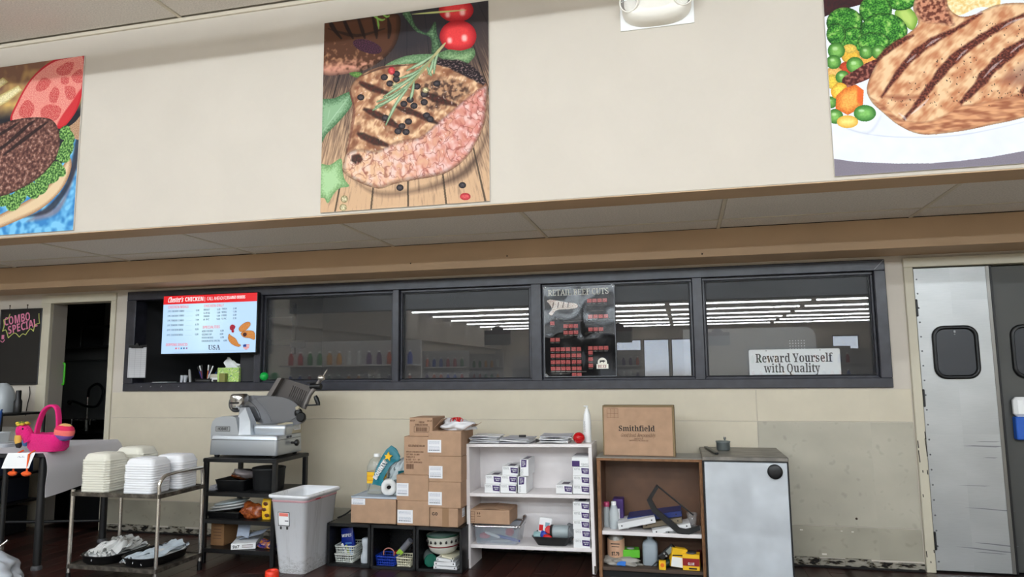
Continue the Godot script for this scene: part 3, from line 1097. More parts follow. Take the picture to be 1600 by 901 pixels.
func finish(called: String, label: String, x: float, y: float, w: float, h: float) -> Node3D:
	var im := Image.create_from_data(pw, ph, false, Image.FORMAT_RGB8, px)
	var m := mat(called + " print", Color(0.93, 0.93, 0.94), 0.42)
	m.albedo_texture = ImageTexture.create_from_image(im)
	m.texture_repeat = false
	m.metallic_specular = 0.3
	m.roughness = 0.55
	var t := thing("food_banner", label, "banner", Vector3(x, y, 1.476))
	var st := sf()
	bx(st, Vector3(0, 0, 0.005), Vector3(w, h, 0.01), 0.001)
	obj("backing_board", st, mat("banner edge", Color(0.82, 0.8, 0.77), 0.6), t)
	decal("print", w - 0.002, h - 0.002, Vector3(0, 0, 0.0108), m, t)
	return t

func build_banners():
	steak()
	pork()
	burger()

func steak():
	canvas(560, 636, [0.00158267, 3.47899e-05, -0.0793102, 0.000184279, 0.00133589, -0.141486, 9.50172e-05, 4.52563e-05])
	# weathered boards running up the picture
	for y in ph:
		for x in pw:
			var v := float(y) / ph
			var u := float(x) / pw
			var bu := (u - 0.5) / (0.55 + 0.6 * v) + 0.5
			var g := n2.get_noise_2d(bu * 900.0, v * 90.0)
			var g2 := n3.get_noise_2d(bu * 1500.0, v * 120.0)
			var seam := absf(fposmod(bu * 5.2 + 0.25, 1.0) - 0.5) * 2.0
			var c := Color(0.36, 0.28, 0.24).lerp(Color(0.83, 0.68, 0.53), clampf((v - 0.28) * 1.7 + g * 0.6 + g2 * 0.25, 0.0, 1.0))
			if seam > 0.95:
				c = c.darkened(0.55)
			if v < 0.36:
				c = c.lerp(Color(0.17, 0.16, 0.18), clampf((0.4 - v) * 4.0 * (1.0 - absf(u - 0.5) * 0.9), 0.0, 0.85))
			pset(x, y, c)
	var green := func(a: Color, b: Color): return func(x, y, d):
		var k := clampf(d / 26.0 + 0.5 * n2.get_noise_2d(x * 1.6, y * 1.6), 0.0, 1.0)
		return a.lerp(b, k)
	# second steak, upper left
	paint([[20, 90], [130, 78], [250, 62], [345, 58], [362, 110], [335, 200], [255, 272], [160, 305], [20, 296]], func(x, y, d):
		var v := float(y) / ph
		var q := n2.get_noise_2d(x * 0.6, y * 0.6)
		var c := Color(0.33, 0.2, 0.13).lerp(Color(0.8, 0.6, 0.44), clampf((v - 0.16) * 7.0 - float(x) / pw * 1.4 + q * 0.9, 0.0, 1.0))
		c = c.lerp(Color(0.86, 0.6, 0.52), clampf((v - 0.2) * 14.0, 0.0, 0.75) * clampf((190.0 - x) / 110.0 + q, 0.0, 1.0))
		return c.darkened(clampf(0.45 - d / 40.0, 0.0, 0.45)))
	for k in 5:
		stroke([[60 + k * 62, 70], [85 + k * 58, 120], [120 + k * 48, 165]], 20, flat(Color(0.13, 0.085, 0.08, 0.85)))
	stroke([[60, 120], [180, 150], [300, 120]], 16, flat(Color(0.15, 0.1, 0.09, 0.7)))
	paint(oval(225, 195, 62, 26, 0.3), func(x, y, d): return Color(0.16, 0.09, 0.12).lerp(Color(0.4, 0.2, 0.3), clampf(n3.get_noise_2d(x, y) + 0.3, 0, 1)))
	# tomatoes
	for t in [[592, 45, 72, 50], [600, 152, 76, 66]]:
		paint(oval(t[0], t[1], t[2], t[3]), round_shade(Color(0.62, 0.1, 0.13), Color(0.9, 0.25, 0.25), 26.0, 0.05))
		for h in [[-35, 18, 15], [26, 8, 17]]:
			paint(oval(t[0] + h[0], t[1] + h[1], h[2], h[2] * 1.15), flat(Color(1, 0.82, 0.78, 0.85)), true, 9.0)
	stroke([[408, 62], [520, 53], [636, 44]], 12, flat(Color(0.78, 0.8, 0.5)))
	# leaves
	paint([[370, 58], [400, 52], [425, 110], [470, 138], [505, 92], [512, 140], [526, 195], [492, 228], [486, 160], [430, 135], [395, 95]], green.call(Color(0.2, 0.3, 0.2), Color(0.5, 0.62, 0.45)))
	paint([[515, 230], [560, 208], [610, 212], [662, 202], [668, 236], [625, 272], [560, 258]], green.call(Color(0.3, 0.42, 0.27), Color(0.58, 0.7, 0.5)))
	paint([[300, 272], [380, 235], [470, 226], [500, 232], [440, 262], [340, 286]], green.call(Color(0.35, 0.48, 0.32), Color(0.6, 0.72, 0.55)))
	paint([[150, 305], [190, 300], [215, 318], [175, 322]], green.call(Color(0.3, 0.45, 0.2), Color(0.6, 0.75, 0.4)))
	paint([[20, 432], [90, 408], [150, 382], [166, 400], [158, 442], [112, 500], [56, 558], [20, 610]], green.call(Color(0.28, 0.43, 0.28), Color(0.56, 0.7, 0.54)))
	for q in [[[30, 560], [90, 480], [155, 395]], [[60, 500], [70, 450]], [[90, 470], [130, 460]]]:
		stroke(q, 5, flat(Color(0.75, 0.85, 0.72, 0.8)))
	paint([[20, 688], [70, 684], [116, 658], [122, 706], [132, 745], [150, 772], [112, 780], [88, 802], [62, 842], [48, 822], [20, 806]], green.call(Color(0.45, 0.6, 0.38), Color(0.68, 0.82, 0.6)))
	# shadow side of the boards under the meat is part of the photographed print
	paint([[120, 700], [250, 780], [430, 770], [600, 700], [690, 600], [725, 480], [735, 560], [640, 740], [420, 810], [250, 815]], flat(Color(0.2, 0.14, 0.12, 0.6)), true, 22.0)
	# the big steak
	var body := [[152, 372], [200, 312], [288, 276], [400, 266], [480, 256], [560, 255], [650, 286], [715, 340], [722, 400], [712, 500], [682, 580], [630, 660], [540, 722], [420, 746], [340, 762], [268, 782], [170, 746], [124, 706], [136, 630], [150, 540], [165, 450]]
	paint(body, func(x, y, d):
		var q := n1.get_noise_2d(x * 1.4, y * 1.4)
		var f := n2.get_noise_2d((x + y * 0.6) * 0.6, (y - x * 0.6) * 0.22)
		var c := Color(0.66, 0.46, 0.33).lerp(Color(0.93, 0.77, 0.6), clampf(0.52 + q * 1.1 + f * 0.55, 0, 1))
		c = c.lerp(Color(0.55, 0.3, 0.22), clampf(f * 1.6 - 0.55, 0.0, 0.5))
		# seared patches, darker towards the far rim
		var sear := n1.get_noise_2d(x * 0.9 + 300, y * 0.9) + 0.35 * (1.0 - float(y) / ph * 1.6)
		c = c.lerp(Color(0.42, 0.24, 0.16), clampf(sear * 1.5 - 0.1, 0.0, 0.55))
		return c.darkened(clampf(0.35 - d / 22.0, 0.0, 0.35)))
	# crackled pink flank
	paint([[134, 640], [190, 615], [262, 622], [345, 585], [410, 572], [452, 560], [520, 500], [575, 455], [640, 400], [716, 352], [722, 400], [712, 500], [682, 580], [630, 660], [540, 722], [420, 746], [340, 762], [268, 782], [170, 746], [124, 706]], func(x, y, d):
		var wx: float = x + n1.get_noise_2d(x * 1.2, y * 1.2) * 22.0
		var wy: float = y + n1.get_noise_2d(x * 1.2 + 500, y * 1.2) * 22.0
		var e := cel.get_noise_2d(wx * 0.6, wy * 0.46)
		var q := n1.get_noise_2d(x * 1.2, y * 1.2)
		var f := n2.get_noise_2d((x - y * 0.5) * 0.6, (y + x * 0.5) * 0.3)
		var u := float(x) / pw
		var c := Color(0.9, 0.72, 0.57).lerp(Color(0.83, 0.52, 0.47), clampf(u * 1.5 - 0.35 + q * 0.5, 0, 1))
		c = c.lerp(Color(0.98, 0.92, 0.88), clampf(0.2 + q * 0.7 + f * 0.35, 0, 0.6))
		c = c.lerp(Color(0.62, 0.3, 0.26), clampf(-f * 1.0 - 0.3, 0.0, 0.35))
		if e < -0.9:
			c = c.lerp(Color(0.47, 0.22, 0.18), 0.5 * clampf((-0.9 - e) * 14.0, 0.0, 1.0))
		return c.darkened(clampf(0.45 - d / 34.0, 0.0, 0.45)), true, 8.0)
	# charred rim, upper right
	stroke([[505, 258], [590, 272], [665, 310], [712, 352]], 56, func(x, y, d):
		return Color(0.14, 0.1, 0.11).lerp(Color(0.6, 0.5, 0.48), clampf(n2.get_noise_2d(x * 1.3, y * 2.0) * 1.6 - 0.1, 0, 0.85)), 6.0)
	paint([[470, 330], [560, 318], [640, 350], [655, 385], [600, 420], [560, 450], [500, 470], [440, 440], [430, 380]], func(x, y, d):
		var q := n1.get_noise_2d(x * 2.4 + 80, y * 2.4)
		var c := Color(0.25, 0.17, 0.14).lerp(Color(0.74, 0.57, 0.43), clampf(0.5 + q * 1.6, 0, 1))
		return Color(c, 0.8), true, 16.0)
	# grill bars
	var bar := func(x, y, d): return Color(0.25 + 0.12 * n2.get_noise_2d(x, y), 0.14, 0.11, 0.93)
	stroke([[188, 340], [240, 365], [320, 392]], 36, bar, 7.0)
	stroke([[205, 450], [290, 490], [395, 555]], 38, bar, 7.0)
	stroke([[180, 550], [240, 580], [316, 606]], 40, bar, 7.0)
	stroke([[330, 440], [420, 470], [520, 515]], 36, bar, 7.0)
	stroke([[445, 385], [510, 410], [600, 440]], 38, bar, 7.0)
	stroke([[155, 655], [185, 660], [205, 670]], 48, bar, 7.0)
	stroke([[150, 372], [170, 450], [160, 540], [140, 640]], 14, func(x, y, d): return Color(0.4, 0.22, 0.18, 0.6))
	stroke([[200, 318], [290, 282], [400, 272]], 12, flat(Color(0.3, 0.2, 0.16, 0.8)))
	# glints
	var rg := RandomNumberGenerator.new()
	rg.seed = 5
	for k in 150:
		var gx := rg.randf_range(180, 700)
		var gy := rg.randf_range(300, 730)
		if gy > 300 and gy < 760 - absf(gx - 330) * 0.45:
			paint(oval(gx, gy, rg.randf_range(3, 8), rg.randf_range(2, 4), rg.randf() * 3.0), flat(Color(1.0, 0.93, 0.88, 0.5)), true, 2.0)
	# pepper corns
	for p in [[295, 322], [318, 348], [345, 330], [198, 405], [376, 432], [418, 440], [402, 415], [460, 392], [512, 348], [395, 505], [368, 524], [352, 545], [470, 480], [430, 360], [300, 490], [485, 495], [345, 308], [618, 768], [360, 778], [460, 425], [385, 548]]:
		paint(oval(p[0], p[1], 15, 13), round_shade(Color(0.1, 0.08, 0.09), Color(0.3, 0.27, 0.28), 8.0, 0.3))
	for p in [[325, 295, 14, 16], [630, 815, 22, 15]]:
		paint(oval(p[0], p[1], p[2], p[3]), round_shade(Color(0.65, 0.12, 0.16), Color(0.85, 0.35, 0.35), 8.0))
	for p in [[125, 860, 15, 15], [130, 825, 15, 15], [340, 352, 12, 10], [465, 375, 14, 12], [305, 402, 10, 8]]:
		paint(oval(p[0], p[1], p[2], p[3]), round_shade(Color(0.5, 0.45, 0.3), Color(0.82, 0.78, 0.62), 7.0, 0.4))
	# rosemary
	var nd := func(x, y, d): return Color(0.28, 0.42, 0.28).lerp(Color(0.68, 0.77, 0.62), clampf(d / 5.0 + n3.get_noise_2d(x, y) * 0.4, 0, 1))
	for q in [[[475, 258], [430, 300], [355, 328]], [[470, 270], [400, 330], [325, 365]], [[455, 290], [370, 350], [290, 405]], [[440, 310], [360, 380], [262, 425]], [[425, 330], [340, 400], [245, 460]], [[400, 355], [345, 430], [300, 522]], [[418, 338], [412, 380], [402, 415]], [[470, 275], [482, 300], [490, 318]], [[500, 240], [490, 280], [476, 312]], [[380, 370], [310, 420], [255, 445]], [[505, 225], [450, 262], [385, 296]], [[520, 215], [505, 260], [500, 310]]]:
		stroke(q, 15, nd, 1.5)
	stroke([[545, 180], [500, 235], [440, 310], [390, 370]], 14, flat(Color(0.62, 0.6, 0.42)))
	stroke([[550, 178], [520, 212], [495, 240]], 15, flat(Color(0.72, 0.68, 0.48)))
	for q in [[[240, 62], [280, 85], [300, 80]], [[262, 60], [270, 100], [272, 125]], [[285, 60], [305, 72], [318, 66]]]:
		stroke(q, 12, flat(Color(0.5, 0.68, 0.3)))
	finish("steak", "food banner of a grilled steak with rosemary and tomatoes on wooden boards", -1.6255, 2.988, 1.105, 1.256)

func pork():
	canvas(620, 700, [0.000943857, -6.28693e-05, -0.045096, 0.000131594, 0.000952078, 0.203515, 6.77686e-05, 3.24502e-05])
	for y in ph:
		for x in pw:
			var q := n1.get_noise_2d(x * 0.7, y * 0.7)
			pset(x, y, Color(0.925 + q * 0.02, 0.935 + q * 0.02, 0.965))
	paint([[20, -30], [300, -60], [270, 10], [180, 40], [60, 82], [40, 90]], func(x, y, d): return Color(0.24 + 0.06 * n2.get_noise_2d(x, y), 0.13, 0.14))
	# plate rim
	stroke([[100, 590], [200, 640], [400, 668], [700, 660], [1000, 600], [1150, 560]], 9, flat(Color(0.75, 0.78, 0.84, 0.7)))
	stroke([[100, 600], [260, 650], [330, 560]], 26, flat(Color(0.72, 0.74, 0.8, 0.6)), 14.0)
	paint([[60, 765], [95, 773], [200, 788], [400, 797], [560, 796], [700, 785], [860, 765], [1025, 735], [1200, 700], [1300, 700], [1300, 960], [60, 960]], func(x, y, d):
		var q := n3.get_noise_2d(x, y) * 0.03
		return Color(0.52 + q, 0.49 + q, 0.53 + q), false)
	paint([[640, -60], [760, -70], [880, -40], [900, 40], [800, 40], [700, 80], [640, 40]], func(x, y, d): return Color(0.95, 0.8, 0.5).lerp(Color(1, 0.93, 0.75), clampf(n2.get_noise_2d(x, y) + 0.5, 0, 1)))
	# broccoli
	paint([[395, 60], [440, 30], [485, 60], [505, 100], [480, 150], [430, 120], [400, 95]], func(x, y, d): return Color(0.45, 0.62, 0.22).lerp(Color(0.75, 0.85, 0.45), clampf(d / 20.0, 0, 1)))
	for f in [[420, 0, 80, 55], [300, 55, 80, 75], [150, 115, 88, 75], [200, 195, 80, 60], [340, 155, 115, 88], [110, 170, 48, 55], [290, 205, 80, 45]]:
		paint(oval(f[0], f[1], f[2], f[3]), func(x, y, d):
			var e := n2.get_noise_2d(x * 2.0, y * 2.0)
			var q := n1.get_noise_2d(x * 1.6, y * 1.6)
			var c := Color(0.12, 0.36, 0.12).lerp(Color(0.42, 0.72, 0.26), clampf(0.45 + e * 0.9 + q * 0.5, 0, 1))
			c = c.lerp(Color(0.75, 0.88, 0.5), clampf(q * 1.6 - 0.45, 0, 0.7))
			return c.darkened(clampf(0.4 - d / 22.0, 0, 0.4)))
	# vegetables
	var peas := [[110, 250, 42], [97, 305, 36], [255, 258, 34], [316, 257, 37], [140, 378, 34], [105, 568, 38], [85, 500, 30], [200, 320, 42]]
	for p in [[180, 275, 46, 40, 0.93, 0.72, 0.25], [270, 290, 46, 34, 0.96, 0.68, 0.3], [165, 332, 42, 30, 0.8, 0.28, 0.14], [100, 355, 40, 28, 0.97, 0.74, 0.42], [90, 400, 30, 36, 0.95, 0.8, 0.3], [175, 240, 34, 22, 0.96, 0.8, 0.35]]:
		paint(oval(p[0], p[1], p[2], p[3]), round_shade(Color(p[4], p[5], p[6]).darkened(0.2), Color(p[4], p[5], p[6]), 12.0))
	for p in peas:
		paint(oval(p[0], p[1], p[2], p[2] * 0.95), round_shade(Color(0.2, 0.42, 0.14), Color(0.52, 0.74, 0.36), 16.0, 0.08))
		paint(oval(p[0] - 6, p[1] - 10, p[2] * 0.4, p[2] * 0.3), flat(Color(0.85, 0.95, 0.75, 0.6)), true, 5.0)
	# bone end
	paint([[140, 385], [200, 345], [265, 305], [310, 298], [290, 370], [205, 412], [152, 432]], func(x, y, d): return Color(0.3, 0.12, 0.1).lerp(Color(0.66, 0.4, 0.34), clampf(n1.get_noise_2d(x * 3, y * 3) * 1.4 + 0.25, 0, 1)))
	paint([[84, 440], [120, 405], [160, 420], [150, 470], [100, 480]], round_shade(Color(0.85, 0.6, 0.15), Color(1, 0.85, 0.35), 14.0))
	paint([[150, 432], [205, 414], [243, 442], [238, 520], [166, 562], [106, 530], [110, 468]], round_shade(Color(0.85, 0.4, 0.12), Color(0.99, 0.68, 0.32), 22.0), false)
	paint([[205, 414], [243, 442], [238, 520], [206, 500]], flat(Color(0.93, 0.38, 0.16, 0.8)), false, 6.0)
	paint(oval(248, 553, 54, 40), round_shade(Color(0.2, 0.44, 0.16), Color(0.52, 0.76, 0.4), 20.0, 0.08))
	paint(oval(232, 540, 18, 10), flat(Color(0.9, 0.98, 0.85, 0.6)), true, 5.0)
	paint(oval(164, 594, 52, 31), round_shade(Color(0.9, 0.68, 0.25), Color(1, 0.92, 0.55), 18.0, 0.05))
	# chop
	var body := [[258, 425], [300, 322], [350, 250], [420, 195], [505, 120], [482, 40], [520, -40], [640, -70], [650, 30], [700, 80], [770, 78], [880, 30], [1000, 18], [1100, 30], [1300, 60], [1400, 200], [1420, 380], [1250, 490], [1025, 572], [850, 612], [700, 642], [530, 656], [420, 616], [330, 545], [275, 490]]
	paint(body, func(x, y, d):
		var q := n1.get_noise_2d(x * 0.9, y * 0.9)
		var f := n2.get_noise_2d((x + y) * 0.7, (y - x) * 0.25)
		var c := Color(0.77, 0.5, 0.34).lerp(Color(0.95, 0.79, 0.61), clampf(0.6 + q * 0.9 + f * 0.4, 0, 1))
		return c.darkened(clampf(0.3 - d / 26.0, 0, 0.3)))
	paint([[265, 470], [340, 510], [420, 575], [540, 590], [660, 545], [700, 515], [860, 490], [1025, 440], [1300, 400], [1420, 380], [1250, 490], [1025, 572], [850, 612], [700, 642], [530, 656], [420, 616], [330, 545]], func(x, y, d):
		var q := n1.get_noise_2d(x * 0.8, y * 3.0)
		var c := Color(0.62, 0.37, 0.25).lerp(Color(0.88, 0.64, 0.46), clampf(0.5 + q * 1.3, 0, 1))
		return Color(c.darkened(clampf(0.3 - d / 20.0, 0, 0.3)), 0.92), true, 8.0)
	paint([[480, 40], [520, -40], [640, -70], [655, 30], [690, 130], [600, 125], [520, 110]], func(x, y, d):
		var q := n1.get_noise_2d(x * 3.0, y * 3.0)
		return Color(Color(0.35, 0.15, 0.11).lerp(Color(0.82, 0.56, 0.44), clampf(0.5 + q * 1.5, 0, 1)), 0.85), true, 12.0)
	var bar := func(x, y, d):
		var q := n2.get_noise_2d(x * 1.5, y * 1.5)
		return Color(Color(0.27, 0.1, 0.07).lerp(Color(0.56, 0.28, 0.2), clampf(0.3 + q, 0, 1)), 0.95)
	stroke([[432, 588], [500, 510], [560, 430], [640, 330], [720, 255], [850, 165], [960, 105], [1060, 60]], 52, bar, 7.0)
	stroke([[325, 480], [380, 400], [440, 320], [510, 250], [600, 190], [690, 145], [820, 62]], 46, bar, 7.0)
	stroke([[705, 510], [790, 425], [850, 350], [930, 275], [1040, 200], [1200, 130]], 68, bar, 7.0)
	stroke([[285, 320], [350, 255], [420, 205], [490, 172]], 38, bar, 7.0)
	stroke([[1000, 460], [1080, 390], [1200, 300]], 56, bar, 7.0)
	stroke([[330, 470], [440, 480], [520, 470]], 44, func(x, y, d): return Color(0.52, 0.25, 0.16, 0.6), 12.0)
	paint([[890, 400], [1000, 300], [1150, 240], [1300, 300], [1200, 400], [1025, 440]], func(x, y, d): return Color(0.5, 0.33, 0.3, 0.55), true, 30.0)
	# wet highlights along the bars
	for q in [[[470, 560], [520, 520], [560, 480]], [[690, 300], [720, 265], [750, 240]], [[900, 150], [960, 110], [1030, 90]], [[540, 235], [580, 205], [620, 185]], [[780, 80], [800, 68], [820, 60]], [[820, 385], [870, 330], [920, 290]], [[950, 265], [1000, 225], [1060, 200]], [[410, 550], [440, 575], [450, 590]], [[450, 310], [500, 265]]]:
		stroke(q, 15, func(x, y, d): return Color(0.95, 0.93, 0.95, 0.25 + 0.6 * clampf(n3.get_noise_2d(x * 2, y * 2) + 0.35, 0, 1)), 3.0)
	var rg := RandomNumberGenerator.new()
	rg.seed = 8
	for k in 260:
		var sx := rg.randf_range(330, 1050)
		var sy := rg.randf_range(110, 520)
		if sy > 520 - (sx - 300) * 0.75 and sy < 640 - (sx - 450) * 0.3:
			paint(oval(sx, sy, rg.randf_range(2.5, 5), rg.randf_range(1.5, 3), rg.randf() * 3.0), flat(Color(0.16, 0.1, 0.08, 0.8)), false)
	finish("pork", "food banner of a grilled pork chop with broccoli and peas on a white plate", 1.3705, 2.992, 1.105, 1.256)

func burger():
	canvas(560, 640, [0.00189412, 0.000162958, 0.295023, 0.00018951, 0.00136805, -0.144953, 9.85097e-05, 4.68574e-05])
	for y in ph:
		for x in pw:
			var v := float(y) / ph
			var q := n1.get_noise_2d(x * 0.8, y * 0.8)
			var c := Color(0.5, 0.36, 0.28).lerp(Color(0.86, 0.7, 0.4), clampf(v * 4.0 + q * 0.5 + float(x) / pw - 0.6, 0, 1))
			if v > 0.24:
				c = c.lerp(Color(0.13, 0.13, 0.16), clampf((v - 0.24) * 12.0, 0, 1))
			if v > 0.62:
				c = Color(0.35, 0.68, 0.86).lerp(Color(0.22, 0.5, 0.72), clampf(0.5 + q, 0, 1))
			pset(x, y, c)
	# pale fries at the left
	for f in [[[-120, 300], [-30, 250], [90, 185], [108, 208], [40, 262], [-100, 340]], [[-150, 250], [20, 150], [45, 170], [-120, 290]], [[-160, 330], [-20, 290], [0, 310], [-140, 370]]]:
		paint(f, round_shade(Color(0.75, 0.66, 0.4), Color(0.93, 0.88, 0.68), 12.0), false)
	# blue dish
	paint([[-200, 700], [100, 690], [250, 600], [330, 450], [365, 440], [330, 860], [-240, 900]], func(x, y, d):
		var q := n1.get_noise_2d(x, y)
		return Color(0.22, 0.52, 0.76).lerp(Color(0.5, 0.78, 0.92), clampf(0.5 + q * 1.5, 0, 1)), true)
	paint([[180, 760], [270, 720], [320, 600], [350, 480], [372, 480], [350, 600], [300, 730], [240, 790], [120, 810]], func(x, y, d): return Color(0.52, 0.5, 0.56, 0.85), true, 14.0)
	paint([[60, 790], [200, 745], [290, 650], [325, 540], [350, 420], [380, 420], [360, 560], [300, 690], [215, 775]], flat(Color(0.17, 0.15, 0.18, 0.8)), true, 10.0)
	# second bun behind
	paint([[300, 395], [350, 350], [385, 315], [384, 420], [350, 430]], func(x, y, d): return Color(0.6, 0.42, 0.3).lerp(Color(0.85, 0.72, 0.58), clampf(0.5 + n3.get_noise_2d(x, y), 0, 1)))
	# tomato slice
	paint([[58, 352], [84, 262], [150, 152], [240, 76], [330, 50], [388, 48], [392, 130], [378, 230], [352, 305], [300, 372], [262, 380], [190, 350]], func(x, y, d):
		var q := n3.get_noise_2d(x * 0.7, y * 0.7)
		var c := Color(0.76, 0.13, 0.18)
		if d > 9.0:
			c = Color(0.9, 0.5, 0.46).lerp(Color(0.96, 0.68, 0.6), clampf(0.4 + q, 0, 1))
		return c)
	for s in [[[95, 290], [130, 250], [165, 285], [140, 335], [95, 325]], [[190, 300], [230, 270], [285, 290], [262, 345], [205, 345]], [[168, 195], [200, 150], [240, 165], [215, 205], [180, 215]], [[228, 230], [255, 190], [278, 215], [262, 265], [235, 262]], [[262, 112], [310, 80], [345, 85], [322, 135], [275, 140]], [[330, 145], [375, 110], [382, 170], [350, 175]], [[300, 190], [345, 195], [350, 240], [312, 250]], [[285, 150], [320, 150], [315, 180], [285, 180]]]:
		paint(s, func(x, y, d): return Color(0.75, 0.13, 0.16).lerp(Color(0.98, 0.75, 0.66), clampf(n3.get_noise_2d(x * 1.4, y * 1.4) * 2.2 + 0.2, 0, 1)), true, 3.0)
	paint([[280, 330], [330, 260], [372, 200], [380, 230], [352, 305], [300, 372], [262, 376]], func(x, y, d): return Color(0.8, 0.14, 0.17, 0.85), true, 8.0)
	# bun
	paint([[-200, 830], [-60, 800], [60, 745], [160, 690], [250, 615], [318, 515], [330, 560], [292, 650], [205, 738], [85, 800], [-60, 850]], func(x, y, d):
		var c := Color(0.66, 0.47, 0.33).lerp(Color(0.9, 0.79, 0.63), clampf(d / 16.0 + n3.get_noise_2d(x, y) * 0.4, 0, 1))
		return c)
	# lettuce ruffles
	for l in [[20, 705, 42], [70, 715, 45], [100, 680, 40], [150, 660, 44], [195, 640, 44], [180, 602, 38], [230, 600, 46], [250, 560, 40], [275, 570, 36], [285, 500, 44], [310, 470, 42], [318, 420, 36], [300, 400, 34], [-40, 740, 50]]:
		paint(oval(l[0], l[1], l[2] * 1.05, l[2] * 0.75, l[0] * 0.3), func(x, y, d):
			var q := n2.get_noise_2d(x * 1.3, y * 1.3)
			return Color(0.16, 0.33, 0.14).lerp(Color(0.6, 0.78, 0.42), clampf(0.48 + q * 1.1, 0, 1)), true, 3.0)
	# patty
	paint([[-220, 420], [-100, 380], [0, 362], [60, 345], [130, 333], [200, 332], [245, 345], [272, 388], [277, 460], [252, 530], [185, 602], [100, 655], [0, 692], [-200, 720]], func(x, y, d):
		var q := n3.get_noise_2d(x * 0.9, y * 0.9)
		var w := n2.get_noise_2d(x * 0.75, y * 0.75)
		var c := Color(0.3, 0.17, 0.15).lerp(Color(0.62, 0.44, 0.37), clampf(0.45 + q * 0.25 + w * 0.85, 0, 1))
		c = c.lerp(Color(0.85, 0.72, 0.66), clampf(w * 1.8 - 0.6, 0, 0.4))
		return c.darkened(clampf(0.4 - d / 22.0, 0, 0.4)))
	for g in [[[-60, 440], [20, 400], [95, 352]], [[-80, 530], [40, 450], [130, 370], [165, 345]], [[20, 505], [90, 450], [170, 390], [225, 350]]]:
		stroke(g, 20, func(x, y, d): return Color(0.14, 0.08, 0.08, 0.85), 4.0)
	finish("burger", "food banner of a grilled burger patty with tomato slice, cut by the picture edge", -4.6075, 2.9905, 1.105, 1.263)

# ------------------------------------------------------------------ emergency light
func build_emergency_light():
	var t := thing("emergency_light", "white emergency light with two round lamp heads on the fascia", "emergency light", Vector3(-0.071, 3.45, 1.476))
	var p := sf()
	bx(p, Vector3(0, 0.03, 0.004), Vector3(0.416, 0.33, 0.008), 0.002)
	obj("backplate", p, MT["white plastic"], t)
	var b := sf()
	var rings := []
	var outline := func(k: float) -> PackedVector3Array:
		var r := PackedVector3Array()
		for i in 36:
			var a := TAU * i / 36.0
			var c := cos(a)
			var s := sin(a)
			var x := signf(c) * pow(absf(c), 0.7) * 0.196 * k
			var y := (signf(s) * pow(absf(s), 0.75)) * (0.125 if s < 0.0 else 0.14) * k
			r.append(Vector3(x, y - 0.005, 0))
		return r
	for q in [[1.0, 0.008], [1.0, 0.03], [0.97, 0.06], [0.9, 0.085], [0.78, 0.1], [0.5, 0.106]]:
		var r: PackedVector3Array = outline.call(q[0])
		for i in r.size():
			r[i].z = q[1]
		rings.append(r)
	loft(b, rings, false, true)
	obj("housing", b, mat("warm white plastic", Color(0.88, 0.86, 0.82), 0.38), t)
	var led := sf()
	bx(led, Vector3(0.0, -0.075, 0.1), Vector3(0.014, 0.006, 0.004), 0.001, Basis(Vector3.RIGHT, 0.45))
	obj("test_switch", led, MT["ink"], t)
	for s in [-1, 1]:
		var hb := Basis(Vector3.UP, s * 0.35) * Basis(Vector3.RIGHT, PI / 2 + 0.35)
		var at := Vector3(s * 0.142, -0.008, 0.085)
		var h := sf()
		lathe(h, [[0.03, -0.045], [0.05, -0.03], [0.056, 0.0], [0.058, 0.03], [0.052, 0.034], [0.048, 0.03]], 24, Transform3D(hb, at), true, true, false)
		var hd := obj("lamp_head", h, MT["warm white plastic"], t)
		var rf := sf()
		lathe(rf, [[0.049, 0.031], [0.04, 0.012], [0.022, -0.008], [0.006, -0.012]], 24, Transform3D(hb, at), true, false, true)
		obj("reflector", rf, mat("reflector grey", Color(0.5, 0.47, 0.44), 0.2, 0.9), hd)
		var bl := sf()
		blob(bl, at + hb * Vector3(0, 0.004, 0), Vector3(0.008, 0.012, 0.008), 0, 1, 10, 6)
		obj("bulb", bl, MT["silver grey"], hd)
		var ls := sf()
		lathe(ls, [[0.05, 0.0315], [0.03, 0.037], [0.001, 0.038]], 24, Transform3D(hb, at), true, false, false)
		obj("lens", ls, MT["clear plastic"], hd)

